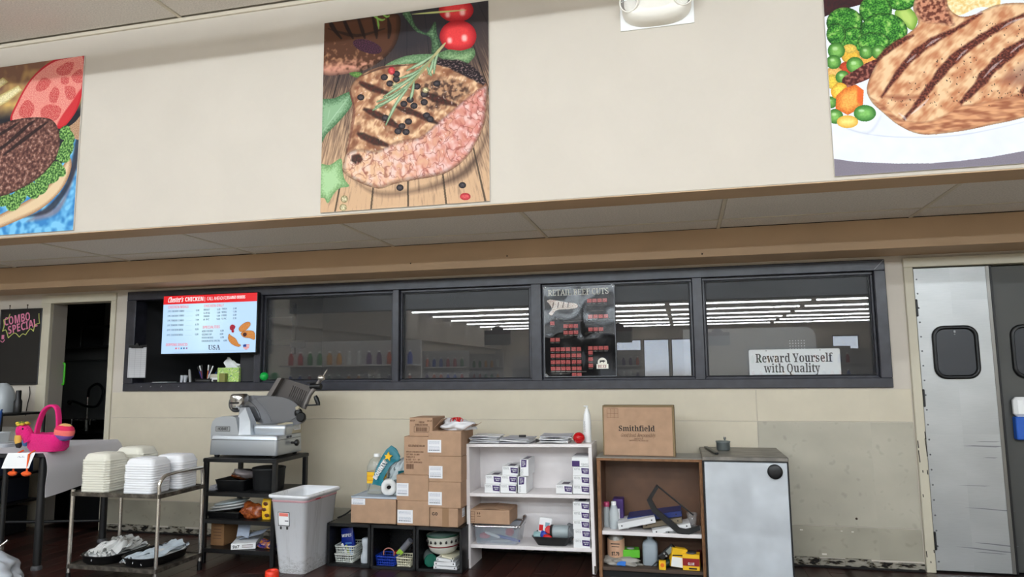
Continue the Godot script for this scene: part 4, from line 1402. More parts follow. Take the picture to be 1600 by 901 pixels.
# ------------------------------------------------------------------ chalkboard, poster, sign
func build_wall_things():
	var t := thing("chalkboard", "black menu board with pink bubble lettering and yellow burst", "chalkboard", Vector3(-6.11, 1.645, 0.012))
	obj("board", box(-0.24, 0.24, -0.35, 0.35, -0.01, 0.01, 0.003), mat("board black", Color(0.05, 0.052, 0.062), 0.3), t)
	var fr := sf()
	for q in [[-0.246, 0.246, -0.358, -0.344], [-0.246, 0.246, 0.346, 0.36], [-0.246, -0.234, -0.35, 0.35], [0.234, 0.246, -0.35, 0.35]]:
		box(q[0], q[1], q[2], q[3], -0.01, 0.014, 0.003, fr)
	obj("frame", fr, mat("board frame", Color(0.1, 0.1, 0.11), 0.4), t)
	var pink := mat("pink chalk", Color(0.85, 0.5, 0.62), 0.8)
	text(t, "COMBO", Vector3(-0.04, 0.262, 0.0115), 0.11, pink, 0.3, "Droid Sans", true, Basis(Vector3.BACK, 0.16))
	text(t, "SPECIAL", Vector3(0.03, 0.19, 0.0115), 0.105, pink, 0.34, "Droid Sans", true, Basis(Vector3.BACK, 0.2))
	var yel := mat("yellow chalk", Color(0.8, 0.83, 0.45), 0.8)
	var bu := sf()
	for arc in [[[-0.13, 0.315], [-0.15, 0.27], [-0.2, 0.26]], [[-0.2, 0.26], [-0.19, 0.2], [-0.205, 0.15]], [[-0.205, 0.15], [-0.165, 0.16], [-0.13, 0.085]], [[-0.13, 0.085], [-0.06, 0.13], [0.0, 0.09]], [[0.0, 0.09], [0.035, 0.12], [0.07, 0.108]], [[0.07, 0.108], [0.12, 0.165], [0.16, 0.14]], [[0.16, 0.14], [0.175, 0.2], [0.225, 0.215]], [[0.225, 0.215], [0.215, 0.26], [0.21, 0.31]]]:
		var pts := []
		for p in arc:
			pts.append(Vector3(p[0], p[1], 0.011))
		tube(bu, curve(pts, 4), 0.0035, 5)
	obj("drawn_burst", bu, yel, t)
	var sm := sf()
	bx(sm, Vector3(-0.195, 0.095, 0.011), Vector3(0.03, 0.04, 0.001), 0.0)
	tube(sm, curve([Vector3(-0.22, 0.06, 0.011), Vector3(-0.195, 0.045, 0.011), Vector3(-0.17, 0.07, 0.011)], 4), 0.004, 5)
	obj("drawn_cup", sm, pink, t)
	for x in [-0.16, 0.05]:
		var h := sf()
		tube(h, [Vector3(x, 0.36, -0.008), Vector3(x, 0.395, -0.008)], 0.003, 5)
		lathe(h, [[0.008, 0.0], [0.005, 0.006]], 8, Transform3D(Basis(Vector3.RIGHT, PI / 2), Vector3(x, 0.395, -0.01)))
		obj("hanger", h, MT["rust"], t)
	var cord := sf()
	tube(cord, curve([Vector3(-5.965, 1.27, 0.012), Vector3(-5.95, 1.2, 0.014), Vector3(-5.97, 1.1, 0.014), Vector3(-5.985, 1.0, 0.012)], 5), 0.004, 6)
	var cd := obj("power_cord", cord, MT["ink"])
	tag(cd, "thin black cord hanging below the chalkboard", "cord")
	# beef cuts poster taped to the pane
	var po := thing("beef_poster", "glossy black beef cuts poster taped on the window pane", "poster", Vector3(-0.772, 1.668, -0.02))
	canvas(220, 280, [])
	for y in ph:
		for x in pw:
			pset(x, y, Color(0.055, 0.055, 0.065))
	hm = [1.0 / 220.0, 0, 0, 0, 1.0 / 280.0, 0, 0, 0]
	paint([[8, 42], [22, 38], [70, 48], [102, 54], [104, 66], [80, 70], [40, 72], [24, 88], [14, 82], [24, 68], [16, 52]], func(x, y, d): return Color(0.8, 0.77, 0.72).lerp(Color(0.5, 0.3, 0.26), clampf(n3.get_noise_2d(x, y) + 0.1, 0, 1)))
	for s in [30, 46, 62, 78]:
		stroke([[s, 46], [s - 4, 66]], 3, flat(Color(0.2, 0.12, 0.1)), 0.0)
	var meat := func(x, y, d): return Color(0.55, 0.2, 0.2).lerp(Color(0.85, 0.6, 0.58), clampf(n3.get_noise_2d(x * 2, y * 2) + 0.3, 0, 1))
	for g in [[18, 190, 4, 4], [84, 190, 2, 5], [136, 188, 4, 1], [136, 202, 1, 3], [18, 108, 1, 1], [136, 40, 4, 1], [138, 90, 4, 1], [138, 130, 3, 1], [60, 118, 3, 2], [18, 160, 2, 1]]:
		for i in g[2]:
			for j in g[3]:
				var x0: float = g[0] + i * 16
				var y0: float = g[1] + j * 20
				paint([[x0, y0], [x0 + 13, y0], [x0 + 13, y0 + 12], [x0, y0 + 12]], meat, false)
				stroke([[x0, y0 + 15], [x0 + 12, y0 + 15]], 2, flat(Color(0.6, 0.58, 0.56)), 0.0)
	for g in [[136, 60, 60], [136, 78, 50], [18, 100, 40], [18, 266, 110], [18, 272, 60], [136, 110, 55], [60, 108, 60]]:
		stroke([[g[0], g[1]], [g[0] + g[2], g[1]]], 2, flat(Color(0.5, 0.48, 0.46)), 0.0)
	var im := Image.create_from_data(pw, ph, false, Image.FORMAT_RGB8, px)
	var m := mat("poster print", Color.WHITE, 0.11)
	m.albedo_texture = ImageTexture.create_from_image(im)
	m.metallic_specular = 0.4
	m.heightmap_enabled = true
	m.heightmap_texture = noise_tex(77, 0.003, Color.BLACK, Color.WHITE, 256, 3)
	m.heightmap_scale = 1.6
	decal("print", 0.55, 0.695, Vector3(0, 0, 0.001), m, po)
	obj("sheet", box(-0.278, 0.278, -0.351, 0.351, -0.002, 0.0), mat("poster edge", Color(0.55, 0.56, 0.58), 0.3), po)
	var cream := mat("poster cream", Color(0.95, 0.93, 0.88), 0.5)
	text(po, "RETAIL BEEF CUTS", Vector3(-0.005, 0.303, 0.0016), 0.062, cream, 0.475, "Droid Serif", false)
	var bdg := sf()
	lathe(bdg, [[0.036, 0.0], [0.036, 0.0005]], 20, Transform3D(Basis(Vector3.RIGHT, PI / 2), Vector3(0.172, -0.245, 0.0012)))
	bx(bdg, Vector3(0.172, -0.275, 0.0015), Vector3(0.09, 0.036, 0.0008))
	var bg := obj("badge", bdg, cream, po)
	var cow := sf()
	prism(cow, PackedVector2Array([Vector2(-0.02, -0.012), Vector2(-0.02, 0.006), Vector2(0.012, 0.008), Vector2(0.022, 0.002), Vector2(0.02, -0.004), Vector2(0.012, -0.004), Vector2(0.012, -0.014), Vector2(0.008, -0.014), Vector2(0.007, -0.005), Vector2(-0.012, -0.005), Vector2(-0.014, -0.014)]), 0.0, 0.0006, Transform3D(Basis(), Vector3(0.172, -0.236, 0.0019)))
	obj("cow_mark", cow, MT["ink"], bg)
	text(bg, "BEEF", Vector3(0.172, -0.276, 0.0022), 0.03, mat("brick red", Color(0.5, 0.15, 0.12), 0.6), 0.07, "Droid Serif", true)
	for k in 3:
		var tp := sf()
		bx(tp, Vector3([-0.27, 0.27, -0.265][k], [0.345, 0.345, -0.34][k], 0.0015), Vector3(0.03, 0.018, 0.0006), 0, Basis(Vector3.BACK, [0.7, -0.7, -0.7][k]))
		obj("tape", tp, MT["clear plastic"], po)
	# sign behind the right hand pane
	var sg := thing("slogan_sign", "white plastic sign with black serif slogan behind the window pane", "sign", Vector3(0.79, 1.402, -0.095))
	var sp := sf()
	var rr := []
	for q in [[0.625, 0.198, -0.003], [0.629, 0.202, 0.0], [0.625, 0.198, 0.003]]:
		rr.append(moved(rrect(q[0], q[1], 0.014, q[2]), Transform3D(Basis(Vector3.RIGHT, PI / 2), Vector3.ZERO)))
	loft(sp, rr, true, true)
	obj("plate", sp, mat("sign white", Color(0.93, 0.94, 0.94), 0.4), sg)
	text(sg, "Reward Yourself", Vector3(-0.005, 0.034, 0.0035), 0.085, MT["ink"], 0.53, "Droid Serif", true)
	text(sg, "with Quality", Vector3(-0.018, -0.04, 0.0035), 0.085, MT["ink"], 0.385, "Droid Serif", true)
	var ul := sf()
	bx(ul, Vector3(-0.17, -0.085, 0.0035), Vector3(0.24, 0.002, 0.0006))
	obj("fine_print", ul, MT["silver grey"], sg)
	for p in [[-0.19, 0.09], [0.18, 0.09], [-0.18, -0.092], [0.19, -0.09]]:
		var sc := sf()
		lathe(sc, [[0.005, 0.0], [0.003, 0.002]], 8, Transform3D(Basis(Vector3.RIGHT, PI / 2), Vector3(p[0], p[1], 0.0032)))
		obj("screw", sc, MT["silver grey"], sg)
	# clipboard on the left casing
	var cl := thing("clipboard", "clipboard with lined paper hung on the window casing", "clipboard", Vector3(-4.768, 1.485, 0.03))
	obj("board", box(-0.1, 0.098, -0.148, 0.15, -0.004, 0.0, 0.002), MT["black plastic"], cl)
	canvas(64, 96, [])
	for y in ph:
		for x in pw:
			var v := 0.62 if y % 3 == 1 else 0.78
			if x % 21 == 3:
				v = 0.6
			pset(x, y, Color(v, v, v * 1.01))
	var pm := mat("lined paper", Color.WHITE, 0.8)
	pm.albedo_texture = ImageTexture.create_from_image(Image.create_from_data(pw, ph, false, Image.FORMAT_RGB8, px))
	decal("paper", 0.188, 0.268, Vector3(-0.002, -0.008, 0.0018), pm, cl)
	var cp := sf()
	prism(cp, PackedVector2Array([Vector2(-0.06, 0.12), Vector2(0.06, 0.12), Vector2(0.055, 0.135), Vector2(0.02, 0.142), Vector2(0.012, 0.165), Vector2(-0.012, 0.165), Vector2(-0.02, 0.142), Vector2(-0.055, 0.135)]), 0.001, 0.014)
	obj("clip", cp, MT["black steel"], cl)

# ------------------------------------------------------------------ television in the left bay
func build_television():
	var t := thing("menu_screen", "wall television showing a red and white chicken menu", "television", Vector3(-4.02, 1.803, 0.065))
	var w := 0.955
	var h := 0.53
	obj("casing", box(-w * 0.5, w * 0.5, -h * 0.5, h * 0.5, -0.05, 0.0, 0.006), MT["black plastic"], t)
	canvas(486, 268, [1.0 / 972.0, 0, 0, 0, 1.0 / 536.0, 0, 0, 0])
	for y in ph:
		for x in pw:
			var u := float(x) / pw
			var v := float(y) / ph
			var c := Color(0.74, 0.87, 0.99).lerp(Color(0.84, 0.97, 1.0), clampf(1.0 - absf(u - 0.42) * 2.2 - absf(v - 0.4), 0, 1))
			if v < 0.145:
				c = Color(0.89, 0.1, 0.14)
			pset(x, y, c)
	# fried chicken pieces
	for b in [[[700, 365], [720, 380], [770, 410], [800, 455], [825, 470], [800, 485], [740, 465], [705, 435], [690, 400]], [[800, 310], [850, 270], [900, 262], [915, 290], [880, 330], [840, 350], [805, 345]], [[835, 350], [890, 338], [950, 350], [965, 400], [955, 425], [910, 410], [850, 400], [820, 370]]]:
		paint(b, func(x, y, d):
			var q := n3.get_noise_2d(x * 1.5, y * 1.5)
			return Color(0.6, 0.25, 0.1).lerp(Color(0.98, 0.72, 0.35), clampf(0.55 + q * 1.2, 0, 1)).darkened(clampf(0.35 - d / 10.0, 0, 0.35)))
	for b in [[[705, 300], [730, 280], [762, 300], [745, 330], [712, 330]], [[725, 330], [750, 335], [745, 355], [725, 350]]]:
		paint(b, func(x, y, d): return Color(0.75, 0.1, 0.2).lerp(Color(0.35, 0.1, 0.15), clampf(n3.get_noise_2d(x, y) + 0.3, 0, 1)))
	paint(oval(860, 375, 20, 18), flat(Color(0.25, 0.1, 0.08)))
	paint([[845, 468], [870, 462], [912, 466], [905, 500], [880, 512], [850, 500]], func(x, y, d): return Color(0.15, 0.25, 0.55) if x < 440 and y < 244 else (Color(0.85, 0.25, 0.25) if (y / 3) % 2 == 0 else Color(0.92, 0.9, 0.92)), false)
	var dots := [Color(0.85, 0.3, 0.35), Color(0.9, 0.6, 0.65), Color(0.1, 0.5, 0.7), Color(0.25, 0.3, 0.5), Color(0.6, 0.4, 0.6)]
	for k in 5:
		paint(oval(155 + k * 28, 487, 9, 8), flat(dots[k]))
	paint([[130, 522], [860, 515], [860, 519], [130, 526]], flat(Color(0.6, 0.68, 0.78, 0.5)), false)
	var m := mat("menu screen picture", Color(0.02, 0.02, 0.02), 0.25)
	m.emission_enabled = true
	m.emission = Color.WHITE
	m.emission_operator = BaseMaterial3D.EMISSION_OP_MULTIPLY
	m.emission_texture = ImageTexture.create_from_image(Image.create_from_data(pw, ph, false, Image.FORMAT_RGB8, px))
	m.emission_energy_multiplier = SCREEN
	m.texture_repeat = false
	decal("screen", w - 0.014, h - 0.018, Vector3(0, 0.002, 0.001), m, t)
	var wh := mat("screen white", Color(0.02, 0.02, 0.02), 0.4)
	wh.emission_enabled = true
	wh.emission = Color(1, 0.97, 0.97)
	wh.emission_energy_multiplier = SCREEN
	var rd := mat("screen red", Color(0.02, 0.02, 0.02), 0.4)
	rd.emission_enabled = true
	rd.emission = Color(0.93, 0.5, 0.55)
	rd.emission_energy_multiplier = SCREEN
	var bl := mat("screen slate", Color(0.02, 0.02, 0.02), 0.4)
	bl.emission_enabled = true
	bl.emission = Color(0.36, 0.42, 0.5)
	bl.emission_energy_multiplier = SCREEN
	var nv := mat("screen navy", Color(0.02, 0.02, 0.02), 0.4)
	nv.emission_enabled = true
	nv.emission = Color(0.3, 0.3, 0.38)
	nv.emission_energy_multiplier = SCREEN
	var L := -w * 0.5
	var T := h * 0.5
	var pt := func(x: float, y: float) -> Vector3: return Vector3(L + x / 972.0 * w, T - y / 536.0 * h, 0.0017)
	text(t, "Chester's", pt.call(135, 43), 0.062, wh, 0.155, "Droid Serif", true, Basis(), 0.0006, 0, 0.25)
	text(t, "CHICKEN", pt.call(328, 43), 0.052, wh, 0.185, "Droid Sans", true)
	text(t, "|  CALL AHEAD FOR", pt.call(555, 44), 0.04, wh, 0.24, "Droid Sans", false)
	text(t, "LARGE ORDERS", pt.call(765, 41), 0.036, wh, 0.16, "Droid Sans", true)
	text(t, "CHICKEN MEALS", pt.call(57, 108), 0.032, rd, 0.21, "Droid Sans", true, Basis(), 0.0006, 1)
	text(t, "CHICKEN ONLY", pt.call(430, 108), 0.032, rd, 0.2, "Droid Sans", true, Basis(), 0.0006, 1)
	text(t, "SPECIALTIES", pt.call(428, 297), 0.032, rd, 0.17, "Droid Sans", true, Basis(), 0.0006, 1)
	text(t, "DIPPING SAUCES", pt.call(52, 445), 0.032, rd, 0.22, "Droid Sans", true, Basis(), 0.0006, 1)
	var y := 145.0
	for r in [["2 PC CHICKEN COMBO", "5.99"], ["3 PC CHICKEN COMBO", "6.99"], ["2 PC TENDERS COMBO", "7.49"], ["3 PC TENDERS COMBO", "8.79"], ["2 PC CHICKEN MEAL", "10.99"], ["3 PC CHICKEN MEAL", "12.99"]]:
		text(t, r[0], pt.call(57, y), 0.022, bl, 0.168, "Droid Sans", true, Basis(), 0.0006, 1)
		text(t, ". . . . . .", pt.call(250, y), 0.02, bl, 0.06, "Droid Sans", false, Basis(), 0.0006, 1)
		text(t, r[1], pt.call(350, y), 0.022, bl, 0.034, "Droid Sans", true, Basis(), 0.0006, 1)
		y += 42.0 if y < 280.0 and y > 100.0 else (60.0 if y < 300.0 else 45.0)
	y = 142.0
	for r in [["BREAST", "3.29", "THIGH", "2.49"], ["LEG", "1.89", "WING", "1.99"], ["TENDER", "1.99", "LIVERS", "3.99"], ["8 PC", "14.99", "12 PC", "21.99"]]:
		text(t, r[0], pt.call(430, y), 0.022, bl, 0.06, "Droid Sans", true, Basis(), 0.0006, 1)
		text(t, r[1], pt.call(565, y), 0.022, bl, 0.034, "Droid Sans", true, Basis(), 0.0006, 1)
		text(t, r[2], pt.call(615, y - 3), 0.022, bl, 0.05, "Droid Sans", true, Basis(), 0.0006, 1)
		text(t, r[3], pt.call(730, y - 3), 0.022, bl, 0.034, "Droid Sans", true, Basis(), 0.0006, 1)
		y += 29.0
	y = 332.0
	for r in ["MINI CHICKEN", "GIZZARD CUP", "POTATO WEDGES", "CHICKEN BITES SPECIAL"]:
		text(t, r, pt.call(422, y), 0.022, bl, 0.0088 * r.length(), "Droid Sans", true, Basis(), 0.0006, 1)
		text(t, "4.99", pt.call(560 + r.length() * 4, y), 0.022, bl, 0.034, "Droid Sans", true, Basis(), 0.0006, 1)
		y += 29.0
	text(t, "USA", pt.call(552, 478), 0.055, nv, 0.12, "Droid Serif", true)
	var al := AreaLight3D.new()
	al.name = "screen_light"
	al.area_size = Vector2(0.95, 0.51)
	al.area_normalize_energy = false
	al.light_energy = 0.06
	al.light_color = Color(0.9, 0.95, 1.0)
	al.shadow_enabled = true
	al.position = Vector3(0, 0, 0.004)
	al.rotation.y = PI
	t.add_child(al)
	# its bracket, arms reach behind the next pane
	var br := thing("screen_bracket", "black steel arms of the television bracket behind the glass", "bracket", Vector3(-3.56, 1.64, -0.3))
	for q in [[-0.12, 0.16, 0.235, 0.31], [-0.12, 0.16, -0.02, 0.03], [0.14, 0.27, -0.045, 0.02]]:
		obj("arm", box(q[0], q[1], q[2], q[3], -0.02, 0.03, 0.004), mat("matt black", Color(0.02, 0.02, 0.02), 0.9), br)
	obj("upright", box(0.12, 0.15, -0.1, 0.36, -0.05, -0.02, 0.004), MT["matt black"], br)

const SCREEN := 2.1

# ------------------------------------------------------------------ small things on the sill
func build_sill_things():
	var y := 1.297
	obj_tag("pillar_panel", box(-3.81, -3.655, 1.297, 1.55, -0.13, -0.1, 0.004), mat("panel grey", Color(0.13, 0.13, 0.15), 0.5), "dark grey panel standing on the sill below the screen corner", "panel")
	# tissue box
	var t := thing("tissue_box", "green patterned tissue box with a white tissue pulled up", "tissue box", Vector3(-3.905, y, -0.13))
	var m := mat("tissue pattern", Color.WHITE, 0.6)
	var im := Image.create(128, 128, false, Image.FORMAT_RGB8)
	for j in 128:
		for i in 128:
			var a := n2.get_noise_2d(i * 0.8, j * 0.8)
			var c := Color(0.72, 0.86, 0.42)
			if a > 0.2:
				c = Color(0.86, 0.92, 0.62)
			if absf(n2.get_noise_2d(i * 0.7 + 300, j * 0.7)) < 0.045:
				c = Color(0.16, 0.4, 0.55)
			im.set_pixel(i, j, c)
	m.albedo_texture = ImageTexture.create_from_image(im)
	m.uv1_triplanar = true
	m.uv1_scale = Vector3(6, 6, 6)
	obj("carton", box(-0.108, 0.108, 0.0, 0.125, -0.06, 0.06, 0.003), m, t)
	var ts := sf()
	sheet(ts, 8, 6, func(u, v): return Vector3(-0.07 + u * 0.16 + 0.01 * sin(v * 9.0), 0.12 + v * (0.1 - 0.07 * u) + 0.006 * sin(u * 14.0), 0.02 * sin(u * 6.0 + v * 4.0)), 0.001)
	obj("tissue", ts, MT["paper"], t)
	# pen holder and pens
	var ph_ := thing("pen_holder", "low dark tray holding pens on the sill", "pen holder", Vector3(-4.17, y, -0.12))
	var s := sf()
	loft(s, [rrect(0.15, 0.08, 0.01, 0.0), rrect(0.16, 0.09, 0.01, 0.03), rrect(0.15, 0.08, 0.01, 0.03), rrect(0.145, 0.075, 0.01, 0.006)], true, true)
	obj("tray", s, MT["black plastic"], ph_)
	var cols := [["blue", Color(0.1, 0.15, 0.55)], ["maroon red", Color(0.5, 0.12, 0.14)], ["navy", Color(0.08, 0.09, 0.25)], ["orange", Color(0.85, 0.45, 0.15)], ["purple", Color(0.3, 0.2, 0.55)], ["white", Color(0.85, 0.85, 0.85)], ["teal blue", Color(0.12, 0.3, 0.6)]]
	for k in 7:
		var p := thing("pen", "%s pen leaning in the dark tray on the sill" % cols[k][0], "pen", Vector3(-4.2 + k * 0.014, y + 0.008, -0.13 + (k % 3) * 0.02), 0.0, "pens in the sill tray")
		p.rotation = Vector3(0.0, 0.0, 0.45 - k * 0.17)
		var b := sf()
		lathe(b, [[0.001, 0.0], [0.0055, 0.015], [0.0055, 0.11]], 8)
		obj("barrel", b, mat("pen " + cols[k][0], cols[k][1], 0.35), p)
		var c := sf()
		lathe(c, [[0.0062, 0.095], [0.0062, 0.14], [0.004, 0.145]], 8)
		obj("cap", c, MT["white plastic"] if k % 2 else MT["ink"], p)
	var mk := thing("marker", "grey marker pen standing upright on the sill", "marker", Vector3(-4.325, y, -0.12))
	mk.rotation.z = 0.12
	var ms := sf()
	lathe(ms, [[0.011, 0.0], [0.012, 0.06], [0.01, 0.1], [0.007, 0.115]], 10)
	obj("barrel", ms, MT["silver grey"], mk)
	for k in 2:
		var cu := thing("white_cup", ["small white cup on the sill, left of the pair by the marker", "small white cup on the sill, nearer the upright grey marker"][k], "cup", Vector3(-4.42 + k * 0.038, y, -0.12), 0.0, "small cups on the sill")
		cu.rotation.z = -0.2
		var c := sf()
		lathe(c, [[0.012, 0.0], [0.017, 0.05], [0.0175, 0.062], [0.015, 0.062], [0.011, 0.005]], 12)
		obj("cup_body", c, mat("cup grey white", Color(0.75, 0.76, 0.78), 0.5), cu)
	var st := thing("stapler_tool", "white label gun with black trigger lying on the sill", "label gun", Vector3(-4.07, y, -0.12))
	var a1 := sf()
	bx(a1, Vector3(-0.005, 0.055, 0), Vector3(0.12, 0.032, 0.04), 0.008)
	obj("top_cover", a1, mat("ivory", Color(0.8, 0.78, 0.7), 0.5), st)
	var a2 := sf()
	bx(a2, Vector3(0, 0.022, 0), Vector3(0.09, 0.04, 0.036), 0.008)
	obj("lower_body", a2, MT["white plastic"], st)
	var a3 := sf()
	bx(a3, Vector3(0.02, 0.012, 0.021), Vector3(0.05, 0.016, 0.004), 0.002)
	obj("trigger", a3, MT["ink"], st)
	obj_tag("small_carton", box(-4.01, -3.96, y, y + 0.07, -0.15, -0.1, 0.002), mat("cream carton", Color(0.78, 0.74, 0.62), 0.7), "small cream carton beside the label gun on the sill", "carton")
	obj_tag("olive_carton", box(-3.958, -3.9, y, y + 0.075, -0.06, -0.02, 0.002), mat("olive carton", Color(0.5, 0.5, 0.26), 0.7), "small olive carton in front of the tissue box", "carton")
	obj_tag("paper_slip", box(-4.66, -4.5, y, y + 0.004, -0.16, -0.04, 0.001), MT["paper"], "white paper slip lying flat on the sill", "paper")
	var gb := thing("green_ball", "bright green round ball light fixed at the corner of the second window bay", "ball", Vector3(-3.487, 1.342, 0.02))
	var g := sf()
	blob(g, Vector3.ZERO, Vector3(0.036, 0.036, 0.036), 0, 1, 20, 12)
	var gm := mat("green ball light", Color(0.05, 0.62, 0.25), 0.3)
	gm.emission_enabled = true
	gm.emission = Color(0.02, 0.5, 0.16)
	gm.emission_energy_multiplier = 0.35
	obj("ball", g, gm, gb)
	var gl := OmniLight3D.new()
	gl.name = "ball_light"
	gl.light_energy = 0.004
	gl.light_color = Color(0.2, 0.9, 0.4)
	gl.light_size = 0.03
	gl.omni_range = 60.0
	gl.omni_attenuation = 2.0
	gl.shadow_enabled = true
	gb.add_child(gl)

func obj_tag(called: String, st, m: Material, label: String, category: String, group := "") -> MeshInstance3D:
	var o := obj(called, st, m)
	tag(o, label, category, group)
	return o

# ------------------------------------------------------------------ brown open cabinet with the packer's carton
func build_brown_shelf():
	var wood := grain("brown laminate", Color(0.42, 0.29, 0.2), 0.5, 0.0, 61, 0.012, 0.86, Vector3(1.5, 1.5, 1.5))
	var edge := grain("raw board edge", Color(0.56, 0.39, 0.25), 0.7, 0.0, 62, 0.03, 0.8, Vector3(3, 3, 3))
	var top := mat("worn steel top", Color(0.56, 0.55, 0.53), 0.45, 0.4)
	var t := thing("open_cabinet", "brown open-front wooden cabinet with a white shelf beside the steel cabinet", "cabinet", Vector3(-0.245, 0, 0.4))
	obj("side_panel", box(-0.348, -0.326, 0.0, 0.762, -0.15, 0.15, 0.002), edge, t)
	obj("side_panel", box(0.322, 0.342, 0.0, 0.762, -0.15, 0.15, 0.002), edge, t)
	obj("back_panel", box(-0.326, 0.322, 0.05, 0.762, -0.15, -0.138), wood, t)
	obj("top_panel", box(-0.35, 0.343, 0.757, 0.774, -0.15, 0.152, 0.002), edge, t)
	obj("steel_cover", box(-0.352, 0.344, 0.774, 0.78, -0.16, 0.153, 0.001), top, t)
	obj("shelf", box(-0.325, 0.321, 0.272, 0.297, -0.138, 0.145, 0.003), MT["white laminate"], t)
	obj("bottom_panel", box(-0.325, 0.321, 0.045, 0.066, -0.14, 0.148, 0.002), mat("grimy board", Color(0.3, 0.24, 0.2), 0.8), t)
	obj("plinth", box(-0.325, 0.321, 0.0, 0.045, 0.1, 0.13), mat("black plinth", Color(0.05, 0.045, 0.045), 0.8), t)
	# lining
	obj("inner_lining", box(-0.326, -0.322, 0.066, 0.757, -0.138, 0.146), wood, t)
	# the big carton on top
	var c := thing("meat_carton", "flat brown carton with a bold black brand name standing on the open cabinet", "carton", Vector3(-0.312, 0.781, 0.42), -0.03)
	var b := sf()
	bx(b, Vector3(0, 0.17, 0), Vector3(0.478, 0.338, 0.1), 0.004)
	obj("carton_body", b, MT["cardboard"], c)
	var lip := sf()
	for q in [[-0.241, 0.241, 0.328, 0.34, -0.05, 0.054], [-0.242, -0.234, 0.0, 0.33, -0.05, 0.0535], [0.228, 0.242, 0.0, 0.33, -0.05, 0.0535]]:
		box(q[0], q[1], q[2], q[3], q[4], q[5], 0.002, lip)
	obj("lid_edge", lip, mat("cardboard edge", Color(0.5, 0.42, 0.3), 0.85), c)
	text(c, "Smithfield", Vector3(-0.012, 0.183, 0.051), 0.05, MT["ink"], 0.244, "Droid Serif", true)
	text(c, "Good food. Responsibly.", Vector3(0.0, 0.138, 0.051), 0.03, MT["brown ink"], 0.235, "Droid Serif", false, Basis(), 0.0006, 0, 0.3)
	text(c, "SMITHFIELD", Vector3(0.0, 0.115, 0.051), 0.012, MT["brown ink"], 0.06)
	text(c, "SMITHFIELD, VA 23430 USA", Vector3(0.0, 0.103, 0.051), 0.012, MT["brown ink"], 0.13)
	var gd := sf()
	for k in 4:
		bx(gd, Vector3(-0.21 + k * 0.025, 0.285, 0.0504), Vector3(0.0015, 0.062, 0.0008))
	for k in 3:
		bx(gd, Vector3(-0.172, 0.256 + k * 0.03, 0.0504), Vector3(0.077, 0.0015, 0.0008))
	obj("printed_grid", gd, MT["brown ink"], c)

	# ---- upper compartment
	var y := 0.298
	var bt := thing("pink_cap_bottle", "slim clear bottle with pink cap in the corner of the open cabinet", "bottle", Vector3(-0.548, y, 0.42))
	var s := sf()
	lathe(s, [[0.022, 0.0], [0.024, 0.01], [0.024, 0.12], [0.019, 0.135]], 14)
	obj("bottle_body", s, MT["milky plastic"], bt)
	s = sf()
	lathe(s, [[0.02, 0.135], [0.02, 0.163], [0.017, 0.166]], 14)
	obj("cap", s, mat("pink plastic", Color(0.72, 0.25, 0.42), 0.4), bt)
	var b2 := thing("white_cap_bottle", "clear bottle with white flip cap beside the pink capped bottle", "bottle", Vector3(-0.495, y, 0.46))
	s = sf()
	lathe(s, [[0.03, 0.0], [0.032, 0.01], [0.033, 0.1], [0.02, 0.15], [0.016, 0.155]], 16)
	obj("bottle_body", s, MT["milky plastic"], b2)
	s = sf()
	lathe(s, [[0.017, 0.152], [0.017, 0.175], [0.013, 0.178]], 14)
	obj("cap", s, MT["white plastic"], b2)
	var pb := thing("purple_carton", "white and purple glove box standing on end behind the bottles", "carton", Vector3(-0.47, y, 0.36))
	obj("carton_body", box(-0.035, 0.035, 0.0, 0.185, -0.05, 0.05, 0.002), MT["purple"], pb)
	obj("white_panel", box(-0.034, 0.01, 0.03, 0.12, 0.05, 0.0508), MT["paper"], pb)
	var lb := thing("small_pink_carton", "small white carton with magenta print under the white binder", "carton", Vector3(-0.425, y, 0.44))
	obj("carton_body", box(-0.03, 0.03, 0.0, 0.035, -0.03, 0.03, 0.002), MT["paper"], lb)
	text(lb, "NEW", Vector3(0, 0.017, 0.0305), 0.026, mat("magenta", Color(0.6, 0.1, 0.4), 0.6), 0.045, "Droid Sans", true)
	# binders
	binder("white_binder", "white binder lying tilted across the blue binder in the open cabinet", Vector3(-0.35, y + 0.055, 0.44), Vector3(0, 0.12, 0.2), Vector3(0.25, 0.042, 0.19), mat("binder white", Color(0.88, 0.88, 0.88), 0.4))
	binder("blue_binder", "dark blue binder lying under the white one, spine to the right", Vector3(-0.225, y + 0.085, 0.37), Vector3(0, 0.0, 0.16), Vector3(0.36, 0.036, 0.2), mat("binder blue", Color(0.1, 0.17, 0.42), 0.4))
	binder("tan_binder", "worn tan file box lying behind the black rack", Vector3(-0.175, y + 0.052, 0.41), Vector3(0, 0.0, 0.18), Vector3(0.26, 0.036, 0.16), mat("binder tan", Color(0.47, 0.42, 0.34), 0.7))
	binder("punched_binder", "white binder spine with three holes lying low behind the black rack", Vector3(-0.12, y + 0.026, 0.46), Vector3(0, 0.08, 0.21), Vector3(0.25, 0.03, 0.15), MT["binder white"])
	binder("grey_folder", "thin grey folder lying lowest at the right of the cabinet shelf", Vector3(-0.06, y + 0.012, 0.46), Vector3(0, 0.1, 0.08), Vector3(0.2, 0.012, 0.14), mat("folder grey", Color(0.52, 0.53, 0.53), 0.6))
	# black angled frame
	var fr := thing("angled_bracket", "black angular metal bracket with a thin rod leaning in the open cabinet", "bracket", Vector3(0, 0, 0.544))
	var f := sf()
